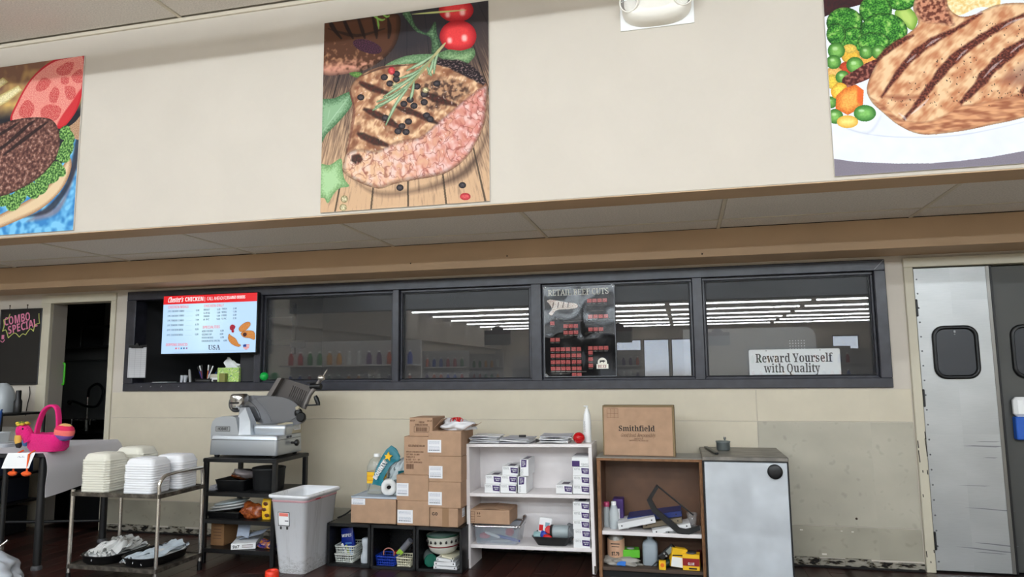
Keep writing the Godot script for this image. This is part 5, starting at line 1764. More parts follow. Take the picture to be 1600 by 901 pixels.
	var thick := PackedVector2Array([Vector2(-0.2, 0.605), Vector2(-0.268, 0.505), Vector2(-0.235, 0.43), Vector2(-0.075, 0.298), Vector2(-0.01, 0.292), Vector2(0.068, 0.325), Vector2(0.066, 0.352), Vector2(-0.01, 0.327), Vector2(-0.06, 0.335), Vector2(-0.205, 0.45), Vector2(-0.236, 0.51), Vector2(-0.19, 0.585)])
	prism(f, thick, -0.03, 0.0)
	obj("channel", f, MT["black plastic"], fr)
	var r := sf()
	tube(r, [Vector3(-0.2, 0.6, -0.015), Vector3(0.03, 0.415, -0.015)], 0.0055, 6)
	obj("rod", r, MT["black steel"], fr)
	var tb := thing("glass_tumbler", "small clear tumbler at the right end of the cabinet shelf", "glass", Vector3(0.02, y, 0.36))
	s = sf()
	lathe(s, [[0.025, 0.0], [0.036, 0.1], [0.034, 0.1], [0.022, 0.008]], 16, Transform3D(), true, true, false)
	obj("tumbler", s, MT["clear plastic"], tb)
	# ---- lower compartment
	y = 0.067
	var j := thing("sauce_jar", "glass jar with a handwritten price label in the lower cabinet", "jar", Vector3(-0.49, y + 0.035, 0.42))
	s = sf()
	lathe(s, [[0.055, 0.0], [0.058, 0.01], [0.058, 0.12], [0.045, 0.14], [0.045, 0.15]], 20)
	obj("glass_body", s, mat("jar glass", Color(0.52, 0.5, 0.46), 0.2), j)
	s = sf()
	lathe(s, [[0.047, 0.148], [0.047, 0.168], [0.044, 0.17]], 20)
	obj("lid", s, MT["silver grey"], j)
	s = sf()
	var arc := []
	for k in 13:
		var a := PI * (0.08 + 0.84 * k / 12.0)
		arc.append(Vector2(cos(a), sin(a)))
	sheet(s, 12, 1, func(u, v): return Vector3(arc[roundi(u * 12)].x * 0.06, 0.02 + v * 0.11 - 0.012 * sin(u * PI), arc[roundi(u * 12)].y * 0.06), -0.0012)
	var lab := obj("label", s, mat("peach label", Color(0.8, 0.63, 0.51), 0.8), j)
	text(lab, "$7.79", Vector3(0.0, 0.034, 0.0612), 0.034, MT["ink"], 0.05, "Droid Sans", true, Basis(), 0.002)
	var ln := sf()
	bx(ln, Vector3(0, 0.098, 0.0605), Vector3(0.06, 0.006, 0.002))
	bx(ln, Vector3(0, 0.08, 0.0608), Vector3(0.05, 0.003, 0.002))
	obj("printed_line", ln, MT["ink"], lab)
	var pk := thing("parts_bag", "clear bag of small parts with blue label under the jar", "bag", Vector3(-0.45, y, 0.47))
	s = sf()
	blob(s, Vector3(-0.01, 0.02, 0), Vector3(0.125, 0.03, 0.05), 0.8, 45.0, 36, 16, 0.0)
	obj("bag_body", s, mat("cloudy film", Color(0.6, 0.58, 0.55), 0.3), pk)
	s = sf()
	bx(s, Vector3(-0.005, 0.018, 0.044), Vector3(0.07, 0.03, 0.006), 0.002, Basis(Vector3.BACK, -0.05))
	obj("blue_label", s, mat("sky blue", Color(0.18, 0.45, 0.8), 0.5), pk)
	var gb := thing("green_box", "lime green flat box with a grey disc behind the parts bag", "box", Vector3(-0.395, y + 0.04, 0.4), 0.1)
	obj("box_body", box(-0.06, 0.06, 0.0, 0.05, -0.05, 0.05, 0.003), mat("lime green", Color(0.36, 0.72, 0.16), 0.5), gb)
	s = sf()
	lathe(s, [[0.026, 0.05], [0.026, 0.054], [0.015, 0.056]], 16)
	obj("disc", s, MT["silver grey"], gb)
	var jg := thing("milk_jug", "white translucent jug without handle in the lower cabinet", "jug", Vector3(-0.262, y, 0.42))
	s = sf()
	loft(s, [rrect(0.09, 0.09, 0.02, 0.0), rrect(0.1, 0.1, 0.022, 0.01), rrect(0.1, 0.1, 0.022, 0.122), rrect(0.1, 0.1, 0.022, 0.128), rrect(0.088, 0.088, 0.026, 0.145), rrect(0.05, 0.05, 0.022, 0.158), rrect(0.042, 0.042, 0.02, 0.162), rrect(0.04, 0.04, 0.019, 0.185)])
	obj("jug_body", s, mat("jug white", Color(0.62, 0.66, 0.69), 0.35), jg)
	s = sf()
	lathe(s, [[0.022, 0.185], [0.022, 0.2]], 12)
	obj("cap", s, MT["ink"], jg)
	var th := thing("probe_thermometer", "black handheld thermometer with grey display leaning against the jug", "thermometer", Vector3(-0.165, y + 0.085, 0.5))
	th.rotation = Vector3(0, 0.2, -0.85)
	s = sf()
	bx(s, Vector3(0, 0.02, 0), Vector3(0.042, 0.13, 0.025), 0.008)
	obj("case", s, MT["black plastic"], th)
	obj("display", box(-0.015, 0.015, 0.02, 0.065, 0.0126, 0.014, 0.0), mat("lcd grey", Color(0.5, 0.53, 0.52), 0.3), th)
	s = sf()
	for k in 2:
		bx(s, Vector3(-0.01 + k * 0.02, 0.002, 0.0135), Vector3(0.012, 0.01, 0.003), 0.001)
	obj("button", s, MT["silver grey"], th)
	s = sf()
	tube(s, [Vector3(0, -0.045, 0), Vector3(0, -0.12, 0)], [0.006, 0.003], 6)
	obj("probe", s, MT["black steel"], th)
	var sb := thing("spray_bottle", "small dark green bottle with white tip lying before the thermometer", "bottle", Vector3(-0.175, y + 0.022, 0.5))
	sb.rotation = Vector3(0, 0.3, -PI * 0.5 + 0.25)
	s = sf()
	lathe(s, [[0.022, -0.02], [0.024, 0.0], [0.024, 0.05], [0.01, 0.07]], 12)
	obj("bottle_body", s, mat("dark green", Color(0.06, 0.17, 0.12), 0.4), sb)
	s = sf()
	lathe(s, [[0.013, 0.068], [0.014, 0.1], [0.01, 0.105]], 12)
	obj("cap", s, MT["white plastic"], sb)
	var y1 := thing("yellow_carton", "yellow and white carton tilted forward in the lower cabinet", "carton", Vector3(-0.092, y, 0.49), 0.3)
	y1.rotation.z = -0.16
	obj("carton_body", box(-0.05, 0.05, 0.012, 0.13, -0.03, 0.03, 0.002), MT["yellow"], y1)
	obj("white_panel", box(-0.048, 0.048, 0.014, 0.075, 0.03, 0.031), MT["paper"], y1)
	var ba := sf()
	bx(ba, Vector3(0.0, 0.088, 0.0305), Vector3(0.095, 0.008, 0.0012), 0, Basis(Vector3.BACK, 0.1))
	obj("black_stripe", ba, MT["ink"], y1)
	var y2 := thing("small_yellow_box", "small yellow box with an orange roundel at the front of the lower cabinet", "box", Vector3(-0.182, y, 0.54))
	obj("box_body", box(-0.02, 0.024, 0.0, 0.055, -0.02, 0.014, 0.002), MT["yellow"], y2)
	s = sf()
	lathe(s, [[0.013, 0.0], [0.013, 0.001]], 14, Transform3D(Basis(Vector3.RIGHT, PI / 2), Vector3(0.002, 0.03, 0.0142)))
	obj("roundel", s, mat("orange", Color(0.9, 0.45, 0.08), 0.5), y2)
	var rb := thing("red_yellow_carton", "red and yellow carton at the right end of the lower cabinet", "carton", Vector3(0.005, y, 0.49), -0.06)
	obj("carton_body", box(-0.054, 0.054, 0.0, 0.1, -0.04, 0.04, 0.002), MT["yellow"], rb)
	obj("red_panel", box(-0.053, 0.053, 0.028, 0.075, 0.04, 0.041), mat("dark red", Color(0.55, 0.06, 0.07), 0.5), rb)
	text(rb, "GLUE", Vector3(0.0, 0.042, 0.042), 0.022, MT["paper"], 0.04, "Droid Sans", true)
	s = sf()
	bx(s, Vector3(0.01, 0.012, 0.0402), Vector3(0.05, 0.01, 0.001))
	obj("black_print", s, MT["ink"], rb)
	s = sf()
	lathe(s, [[0.034, 0.1], [0.034, 0.108], [0.012, 0.108]], 18)
	obj("round_lid", s, mat("dim grey", Color(0.25, 0.25, 0.26), 0.5), rb)
	var rt := thing("tape_roll", "dark red roll of tape on edge at the cabinet side", "tape", Vector3(0.062, y + 0.1, 0.4), 1.2)
	rt.rotation.z = 0.1
	s = sf()
	var tr := Transform3D(Basis(Vector3.RIGHT, PI / 2), Vector3.ZERO)
	loft(s, [moved(circle(0.05, -0.015, 24), tr), moved(circle(0.05, 0.015, 24), tr), moved(circle(0.036, 0.015, 24), tr), moved(circle(0.036, -0.015, 24), tr), moved(circle(0.05, -0.015, 24), tr)], false, false, false)
	obj("roll", s, mat("wine red", Color(0.3, 0.07, 0.09), 0.45), rt)
	rt.position.y = y + 0.052

func binder(called: String, label: String, at: Vector3, rot: Vector3, size: Vector3, m: Material):
	var t := thing(called, label, "binder", at)
	t.rotation = rot
	var c := sf()
	for q in [-0.5, 0.5]:
		bx(c, Vector3(0, q * (size.y - 0.003), 0), Vector3(size.x, 0.003, size.z), 0.001)
	bx(c, Vector3(0, 0, size.z * 0.5 - 0.0015), Vector3(size.x, size.y, 0.003), 0.001)
	obj("cover", c, m, t)
	var p := sf()
	bx(p, Vector3(0, 0, -0.004), Vector3(size.x * 0.97, size.y * 0.75, size.z * 0.94), 0.001)
	obj("paper_block", p, MT["paper"], t)
	var h := sf()
	for k in 2:
		lathe(h, [[0.005, 0.0], [0.004, 0.0012]], 8, Transform3D(Basis(Vector3.RIGHT, PI / 2), Vector3(size.x * (-0.4 + 0.8 * k), 0, size.z * 0.5)))
	obj("ring_hole", h, MT["ink"], t)

# ------------------------------------------------------------------ steel cabinet
func build_cabinet():
	var t := thing("steel_cabinet", "pale steel cabinet with a round black knob at its upper right", "cabinet", Vector3(0.36, 0, 0.3))
	obj("carcass", box(-0.262, 0.258, 0.0, 0.775, -0.29, 0.27, 0.004), mat("cabinet side", Color(0.3, 0.31, 0.32), 0.5, 0.4), t)
	var cp := sf()
	box(-0.264, 0.264, 0.775, 0.802, -0.292, 0.302, 0.004, cp)
	obj("top", cp, grain("worn zinc", Color(0.55, 0.53, 0.5), 0.42, 0.35, 71, 0.01, 0.72, Vector3(2, 2, 4)), t)
	obj("trim_edge", box(-0.262, 0.262, 0.77, 0.776, 0.285, 0.3), MT["black steel"], t)
	obj("door", box(-0.252, 0.254, 0.012, 0.768, 0.272, 0.298, 0.003), grain("pale door", Color(0.8, 0.82, 0.84), 0.4, 0.15, 72, 0.006, 0.86, Vector3(1.4, 1.4, 1.4)), t)
	for x in [-0.257, 0.259]:
		obj("side_trim", box(x - 0.004, x + 0.004, 0.0, 0.77, 0.27, 0.3, 0.001), MT["black steel"], t)
	var k := sf()
	lathe(k, [[0.046, 0.0], [0.046, 0.012], [0.042, 0.018], [0.03, 0.02], [0.012, 0.022]], 28, Transform3D(Basis(Vector3.RIGHT, PI / 2), Vector3(0.179, 0.714, 0.298)))
	obj("round_knob", k, MT["black plastic"], t)
	var o := thing("round_tin", "small round steel press with a flat bar on the cabinet top", "kitchen tool", Vector3(0.25, 0.803, 0.22))
	var s := sf()
	lathe(s, [[0.04, 0.0], [0.046, 0.008], [0.046, 0.05], [0.05, 0.055], [0.05, 0.062], [0.02, 0.066]], 24)
	obj("tin_body", s, mat("dull tin", Color(0.5, 0.53, 0.53), 0.35, 0.6), o)
	s = sf()
	lathe(s, [[0.006, 0.064], [0.006, 0.076], [0.01, 0.079], [0.009, 0.09]], 12, Transform3D(Basis(), Vector3(0.012, 0, 0)))
	obj("knob", s, MT["chrome"], o)
	var br := thing("steel_bar", "dark flat steel bar lying across the corner of the cabinet top", "bar", Vector3(0.165, 0.806, 0.3), 0.0)
	s = sf()
	bx(s, Vector3(0, 0.004, 0), Vector3(0.026, 0.012, 0.4), 0.003, Basis(Vector3.UP, 0.14))
	obj("bar", s, mat("dark iron", Color(0.2, 0.2, 0.2), 0.4, 0.6), br)

# ------------------------------------------------------------------ white shelf unit
func build_white_shelf():
	var wl: StandardMaterial3D = MT["white laminate"]
	var t := thing("shelf_unit", "low white open shelf unit holding glove boxes, papers on top", "shelf unit", Vector3(-1.066, 0, 0.38))
	t.rotation.z = 0.012
	for x in [-0.44, 0.436]:
		obj("side_panel", box(x - 0.0125, x + 0.0125, 0.0, 0.835, -0.14, 0.14, 0.002), wl, t)
	obj("top_panel", box(-0.4525, 0.4485, 0.835, 0.856, -0.142, 0.142, 0.002), wl, t)
	obj("shelf", box(-0.427, 0.423, 0.492, 0.516, -0.135, 0.138, 0.002), wl, t)
	obj("shelf", box(-0.427, 0.423, 0.142, 0.166, -0.135, 0.138, 0.002), wl, t)
	obj("back_panel", box(-0.43, 0.43, 0.15, 0.835, -0.142, -0.135), wl, t)
	var fm := sf()
	for q in [[-0.447, 0.06], [0.443, 0.05]]:
		bx(fm, Vector3(q[0], q[1] * 0.6, 0.141), Vector3(0.012, q[1], 0.001))
	obj("worn_foot", fm, mat("swollen chipboard", Color(0.28, 0.24, 0.2), 0.9), t)
	# paper stacks on top
	var tp := [[-1.4, 0.855, "left paper stack on the white shelf unit, overhanging its corner", 6, 0.1], [-1.165, 0.858, "middle paper stack on the white shelf unit with a black pen on it", 4, -0.1], [-0.895, 0.861, "right paper stack with a black binder clip, beside the red ball", 6, 0.04]]
	for k in 3:
		var p := thing("paper_stack", tp[k][2], "papers", Vector3(tp[k][0], tp[k][1], 0.4), tp[k][4])
		for i in int(tp[k][3]):
			var s := sf()
			var w := 0.2 + rng.randf() * 0.02
			var ph0 := rng.randf() * 6.0
			sheet(s, 8, 6, func(u, v): return Vector3((u - 0.5) * w, 0.004 + i * 0.0085 + 0.0025 * sin(u * 5.0 + ph0) + 0.002 * cos(v * 4.0 + ph0), (0.5 - v) * 0.23), -0.004)
			obj("sheet_pack", s, [MT["paper"], mat("grey paper", Color(0.7, 0.7, 0.73), 0.7), MT["paper"]][(i + k) % 3], p, Vector3(rng.randf_range(-0.008, 0.008), 0, rng.randf_range(-0.006, 0.006)), Basis(Vector3.UP, rng.randf_range(-0.07, 0.07)))
	var pn := thing("black_pen", "short black marker lying on the middle paper stack", "pen", Vector3(-1.135, 0.902, 0.42), 0.1)
	var s1 := sf()
	tube(s1, [Vector3(-0.025, 0, 0), Vector3(0.025, 0, 0)], 0.008, 8)
	obj("barrel", s1, MT["ink"], pn)
	var bc := thing("binder_clip", "black binder clip on the corner of the right paper stack", "clip", Vector3(-1.005, 0.878, 0.51))
	s1 = sf()
	prism(s1, PackedVector2Array([Vector2(-0.014, -0.012), Vector2(0.012, -0.003), Vector2(0.012, 0.003), Vector2(-0.014, 0.012)]), -0.014, 0.014)
	obj("clip_body", s1, MT["ink"], bc)
	var rb := thing("red_ball", "shiny red ball beside the white pump bottle on the shelf unit", "ball", Vector3(-0.722, 0.862, 0.47))
	s1 = sf()
	blob(s1, Vector3(0, 0.037, 0), Vector3(0.041, 0.038, 0.041), 0, 1, 24, 14)
	obj("ball", s1, mat("red shine", Color(0.72, 0.07, 0.09), 0.16), rb)
	s1 = sf()
	lathe(s1, [[0.018, 0.0], [0.02, 0.006]], 14)
	obj("foot", s1, MT["dark red"], rb)
	var pb := thing("pump_bottle", "tall white pump bottle on the right end of the white shelf unit", "bottle", Vector3(-0.672, 0.862, 0.4))
	s1 = sf()
	lathe(s1, [[0.026, 0.0], [0.028, 0.006], [0.028, 0.14], [0.024, 0.19], [0.016, 0.215], [0.012, 0.22]], 20)
	obj("bottle_body", s1, MT["white plastic"], pb)
	s1 = sf()
	lathe(s1, [[0.013, 0.218], [0.013, 0.232], [0.006, 0.234], [0.006, 0.246]], 14)
	bx(s1, Vector3(-0.006, 0.25, 0.006), Vector3(0.032, 0.009, 0.014), 0.003)
	obj("pump_head", s1, MT["white plastic"], pb)
	text(pb, "LOTION", Vector3(-0.015, 0.11, 0.0245), 0.016, MT["silver grey"], 0.07, "Droid Sans", false, Basis(Vector3.UP, -0.55) * Basis(Vector3.BACK, PI / 2), 0.002)
	# glove boxes
	var gb := glove_box()
	var yb := 0.518
	var spots := []
	var g := "glove boxes on the upper shelf"
	spots.append([Vector3(-1.336, yb - 0.003, 0.40), false, "bottom left glove box of the stepped pile on the upper shelf", g])
	spots.append([Vector3(-1.33, yb + 0.058, 0.40), false, "second layer glove box at the left of the stepped pile, upper shelf", g])
	spots.append([Vector3(-1.222, yb - 0.001, 0.40), false, "bottom glove box in the middle of the stepped pile, upper shelf", g])
	spots.append([Vector3(-1.217, yb + 0.06, 0.40), false, "second layer glove box in the middle of the stepped pile, upper shelf", g])
	spots.append([Vector3(-1.21, yb + 0.121, 0.395), false, "topmost flat glove box in the middle of the stepped pile, upper shelf", g])
	spots.append([Vector3(-1.122, yb, 0.4), true, "lower upright glove box at the right of the stepped pile", g])
	spots.append([Vector3(-1.105, yb + 0.118, 0.4), true, "upper upright glove box, highest of the stepped pile", g])
	spots.append([Vector3(-0.825, yb + 0.005, 0.4), false, "single glove box lying left of the tall pile on the upper shelf", g])
	var nth := ["bottom", "second", "third", "fourth", "top"]
	for k in 3:
		spots.append([Vector3(-0.707, yb + 0.007 + k * 0.061, 0.4), false, "%s glove box of the right hand pile on the upper shelf" % nth[k], g])
	for k in 5:
		spots.append([Vector3(-0.712, 0.17 + k * 0.0605, 0.4), false, "%s glove box of the pile on the lower shelf" % nth[k], "glove boxes on the lower shelf"])
	for k in spots.size():
		var q = spots[k]
		var o := gb if k == 0 else dup(gb, q[0], 0.0)
		o.position = q[0]
		o.set_meta("label", q[2])
		o.set_meta("group", q[3])
		if q[1]:
			o.basis = Basis(Vector3.BACK, PI / 2)
			o.position += Vector3(0.03, 0.056, 0)
		else:
			o.rotation.y = rng.randf_range(-0.02, 0.02)
	var ob := thing("open_glove_box", "larger opened glove box on top of the right hand pile, upper shelf", "glove box", Vector3(-0.707, yb + 0.191, 0.4))
	obj("carton_body", box(-0.062, 0.062, 0.0, 0.062, -0.11, 0.11, 0.002), MT["paper"], ob)
	obj("purple_panel", box(-0.061, -0.008, 0.0, 0.038, 0.1095, 0.1108), MT["purple"], ob)
	obj("opened_flap", box(-0.06, 0.06, 0.058, 0.066, -0.11, 0.05, 0.001), mat("carton grey", Color(0.68, 0.67, 0.68), 0.6), ob)
	text(ob, "VINYL", Vector3(0.028, 0.012, 0.1105), 0.022, MT["silver grey"], 0.05, "Droid Serif", true)
	# lower shelf: carton on a clear tub
	var tub := thing("clear_tub", "clear plastic tub of utensils with crumpled foil rim on the lower shelf", "tub", Vector3(-1.315, 0.162, 0.4))
	s1 = sf()
	loft(s1, [rrect(0.29, 0.2, 0.03, 0.0), rrect(0.3, 0.21, 0.03, 0.01), rrect(0.33, 0.235, 0.035, 0.115), rrect(0.345, 0.25, 0.035, 0.118), rrect(0.345, 0.25, 0.035, 0.122), rrect(0.328, 0.232, 0.033, 0.12), rrect(0.296, 0.205, 0.03, 0.012)], true, true)
	var cm := mat("tub plastic", Color(0.85, 0.9, 0.95, 0.22), 0.2)
	cm.transparency = BaseMaterial3D.TRANSPARENCY_ALPHA
	obj("tub_body", s1, cm, tub)
	s1 = sf()
	var rp := rrect(0.34, 0.245, 0.035, 0.125, 8)
	var pts := []
	for i in rp.size() + 1:
		pts.append(rp[i % rp.size()] + Vector3(rng.randf_range(-0.004, 0.004), rng.randf_range(-0.008, 0.006) + (0.035 if rp[i % rp.size()].x > 0.15 and rp[i % rp.size()].z < 0.0 else 0.0), rng.randf_range(-0.004, 0.004)))
	tube(s1, pts, 0.009, 5)
	obj("foil_rim", s1, MT["foil"], tub)
	var inside := [["utensil_handle", "blue handled utensil lying inside the clear tub", Vector3(-1.27, 0.185, 0.42), Vector3(-0.09, 0.025, 0.0), Vector3(0.11, -0.005, 0.02), 0.012, MT["blue"]], ["white_scraper", "white plastic scraper lying inside the clear tub", Vector3(-1.33, 0.215, 0.44), Vector3(-0.08, 0.015, 0), Vector3(0.03, -0.01, 0.02), 0.01, MT["white plastic"]], ["red_brush", "red round brush seen through the clear tub, right side", Vector3(-1.235, 0.23, 0.4), Vector3(-0.03, 0, 0), Vector3(0.02, 0.004, 0.01), 0.03, MT["red"]], ["red_scoop", "red scoop at the left bottom of the clear tub", Vector3(-1.42, 0.2, 0.42), Vector3(-0.03, 0, 0), Vector3(0.04, 0.01, 0.01), 0.022, MT["red"]], ["steel_whisk", "grey steel tool at the bottom of the clear tub", Vector3(-1.3, 0.178, 0.46), Vector3(-0.06, 0, 0), Vector3(0.08, 0.004, 0.0), 0.01, MT["silver grey"]]]
	for q in inside:
		var u := thing(q[0], q[1], "utensil", q[2])
		s1 = sf()
		tube(s1, [q[3], q[3].lerp(q[4], 0.3), q[3].lerp(q[4], 0.8), q[4]], [q[5] * 0.7, q[5], q[5], q[5] * 0.6], 8)
		obj("body", s1, q[6], u)
	var cb := carton("shelf_carton", "flat brown carton lying open-flapped on the clear tub", Vector3(-1.355, 0.303, 0.395), Vector3(0.285, 0.095, 0.24))
	var fl := sf()
	bx(fl, Vector3(-0.06, 0.1, 0.0), Vector3(0.15, 0.003, 0.22), 0.001, Basis(Vector3.BACK, 0.06))
	bx(fl, Vector3(0.075, 0.099, 0.0), Vector3(0.12, 0.003, 0.22), 0.001, Basis(Vector3.BACK, -0.04))
	obj("flap", fl, MT["cardboard"], cb)
	var pr_ := sf()
	for k in 5:
		bx(pr_, Vector3(-0.125, 0.012 + k * 0.017, 0.1203), Vector3(0.03, 0.002, 0.0008))
	for k in 2:
		bx(pr_, Vector3(-0.1395 + k * 0.029, 0.046, 0.1203), Vector3(0.0015, 0.07, 0.0008))
	for k in 2:
		tri_arrow(pr_, Vector3(-0.088 + k * 0.014, 0.07, 0.1205), 0.006)
	bx(pr_, Vector3(-0.081, 0.05, 0.1203), Vector3(0.026, 0.003, 0.0008))
	obj("printed_mark", pr_, MT["brown ink"], cb)
	# black tray of odds and ends
	var tr := thing("black_tray", "black sloped plastic tray of odds and ends on the lower shelf", "tray", Vector3(-0.925, 0.168, 0.4))
	s1 = sf()
	loft(s1, [rrect(0.2, 0.16, 0.02, 0.0), rrect(0.27, 0.22, 0.025, 0.06), rrect(0.275, 0.225, 0.025, 0.062), rrect(0.265, 0.215, 0.025, 0.062), rrect(0.195, 0.155, 0.02, 0.006)])
	obj("tray_body", s1, MT["black plastic"], tr)
	var sw := thing("wipe_pack", "white packet with red mark standing in the black tray", "packet", Vector3(-1.0, 0.19, 0.4), 0.1)
	sw.rotation.z = -0.12
	obj("packet_body", box(-0.04, 0.05, 0.0, 0.15, -0.012, 0.012, 0.004), MT["paper"], sw)
	obj("red_mark", box(-0.036, -0.008, 0.06, 0.1, 0.012, 0.013), MT["red"], sw)
	obj("blue_mark", box(0.005, 0.035, 0.09, 0.12, 0.012, 0.013), mat("pale teal", Color(0.5, 0.65, 0.7), 0.6), sw)
	var lid := thing("red_stopper", "red round stopper leaning in the black tray", "stopper", Vector3(-0.95, 0.262, 0.43))
	lid.rotation = Vector3(1.1, 0, -0.2)
	s1 = sf()
	lathe(s1, [[0.028, -0.008], [0.03, 0.0], [0.028, 0.008], [0.02, 0.009]], 18)
	obj("lid_body", s1, MT["red"], lid)
	var pk := [["folded_wrapper", "red and white wrapper in the front of the black tray", Vector3(-0.955, 0.222, 0.48), MT["red"], Vector3(0.035, 0.02, 0.02)], ["blue_packet", "blue packet beside the red wrapper in the black tray", Vector3(-0.985, 0.232, 0.46), MT["blue"], Vector3(0.025, 0.03, 0.015)], ["pale_packet", "pale aqua packet at the left of the black tray", Vector3(-1.03, 0.225, 0.44), mat("pale aqua", Color(0.55, 0.68, 0.68), 0.4), Vector3(0.04, 0.025, 0.03)]]
	for q in pk:
		var o := thing(q[0], q[1], "packet", q[2])
		s1 = sf()
		blob(s1, Vector3.ZERO, q[4], 0.35, 40.0, 14, 8)
		obj("packet_body", s1, q[3], o)
	var jr := thing("film_jar", "clear round container on its side in the black tray", "container", Vector3(-0.875, 0.25, 0.42))
	s1 = sf()
	var jb := Transform3D(Basis(Vector3.BACK, PI / 2), Vector3.ZERO)
	lathe(s1, [[0.042, -0.06], [0.045, -0.05], [0.045, 0.04], [0.038, 0.055]], 20, jb)
	obj("jar_body", s1, mat("grey film", Color(0.6, 0.64, 0.65, 0.75), 0.3), jr)
	s1 = sf()
	lathe(s1, [[0.046, 0.05], [0.046, 0.065], [0.04, 0.067]], 20, jb)
	obj("jar_lid", s1, MT["ink"], jr)
	var cf := thing("crumpled_film", "crumpled clear film bag at the right end of the black tray", "bag", Vector3(-0.8, 0.25, 0.4))
	s1 = sf()
	blob(s1, Vector3.ZERO, Vector3(0.045, 0.05, 0.05), 0.5, 45.0, 20, 12)
	obj("film", s1, mat("film grey", Color(0.45, 0.46, 0.47), 0.2), cf)

func tri_arrow(st: SurfaceTool, at: Vector3, r: float):
	st.set_smooth_group(-1)
	tri(st, at + Vector3(-r, 0, 0), at + Vector3(0, r * 1.4, 0), at + Vector3(r, 0, 0), Vector3.BACK)
	bx(st, at + Vector3(0, -r * 0.6, 0), Vector3(r * 0.6, r * 1.4, 0.0006))

func glove_box() -> Node3D:
	var t := thing("glove_box", "white and purple glove box", "glove box", Vector3.ZERO)
	var w := 0.112
	var h := 0.0595
	obj("carton_body", box(-w * 0.5, w * 0.5, 0.0, h, -0.11, 0.11, 0.0015), MT["paper"], t)
	var p := sf()
	prism(p, PackedVector2Array([Vector2(0.006, 0.016), Vector2(0.054, 0.012), Vector2(0.055, 0.05), Vector2(0.002, 0.052)]), 0.1098, 0.1106)
	var pp := obj("purple_panel", p, MT["purple"], t)
	text(pp, "GLOVES", Vector3(0.03, 0.038, 0.1109), 0.012, MT["paper"], 0.036, "Droid Sans", true)
	text(pp, "100 CT", Vector3(0.031, 0.026, 0.1109), 0.011, MT["paper"], 0.028, "Droid Sans", true)
	text(t, "VINYL", Vector3(-0.027, 0.045, 0.1102), 0.02, MT["silver grey"], 0.045, "Droid Serif", true)
	var op := sf()
	bx(op, Vector3(0, h, 0.02), Vector3(0.05, 0.0008, 0.1))
	obj("tear_slot", op, mat("slot grey", Color(0.35, 0.33, 0.38), 0.7), t)
	var sd := sf()
	for s in [-1, 1]:
		bx(sd, Vector3(s * w * 0.5, 0.03, 0.0), Vector3(0.0008, 0.035, 0.15))
	obj("side_print", sd, mat("grey print", Color(0.5, 0.48, 0.53), 0.6), t)
	return t

func carton(called: String, label: String, at: Vector3, size: Vector3, turn := 0.0) -> Node3D:
	# size: width, height, depth; origin at the middle of the bottom
	var t := thing(called, label, "carton", at, turn)
	var b := sf()
	bx(b, Vector3(0, size.y * 0.5, 0), size, 0.003)
	obj("carton_body", b, MT["cardboard"], t)
	var s := sf()
	bx(s, Vector3(0, size.y, 0), Vector3(size.x * 0.97, 0.0012, 0.003))
	obj("top_seam", s, MT["cardboard dark"], t)
	return t

# ------------------------------------------------------------------ cartons piled on the crates
func put_label(t: Node3D, x: float, y: float, w: float, h: float, z: float):
	decal("label", w, h, Vector3(x, y, z + 0.0008), MT["fine print"], t)

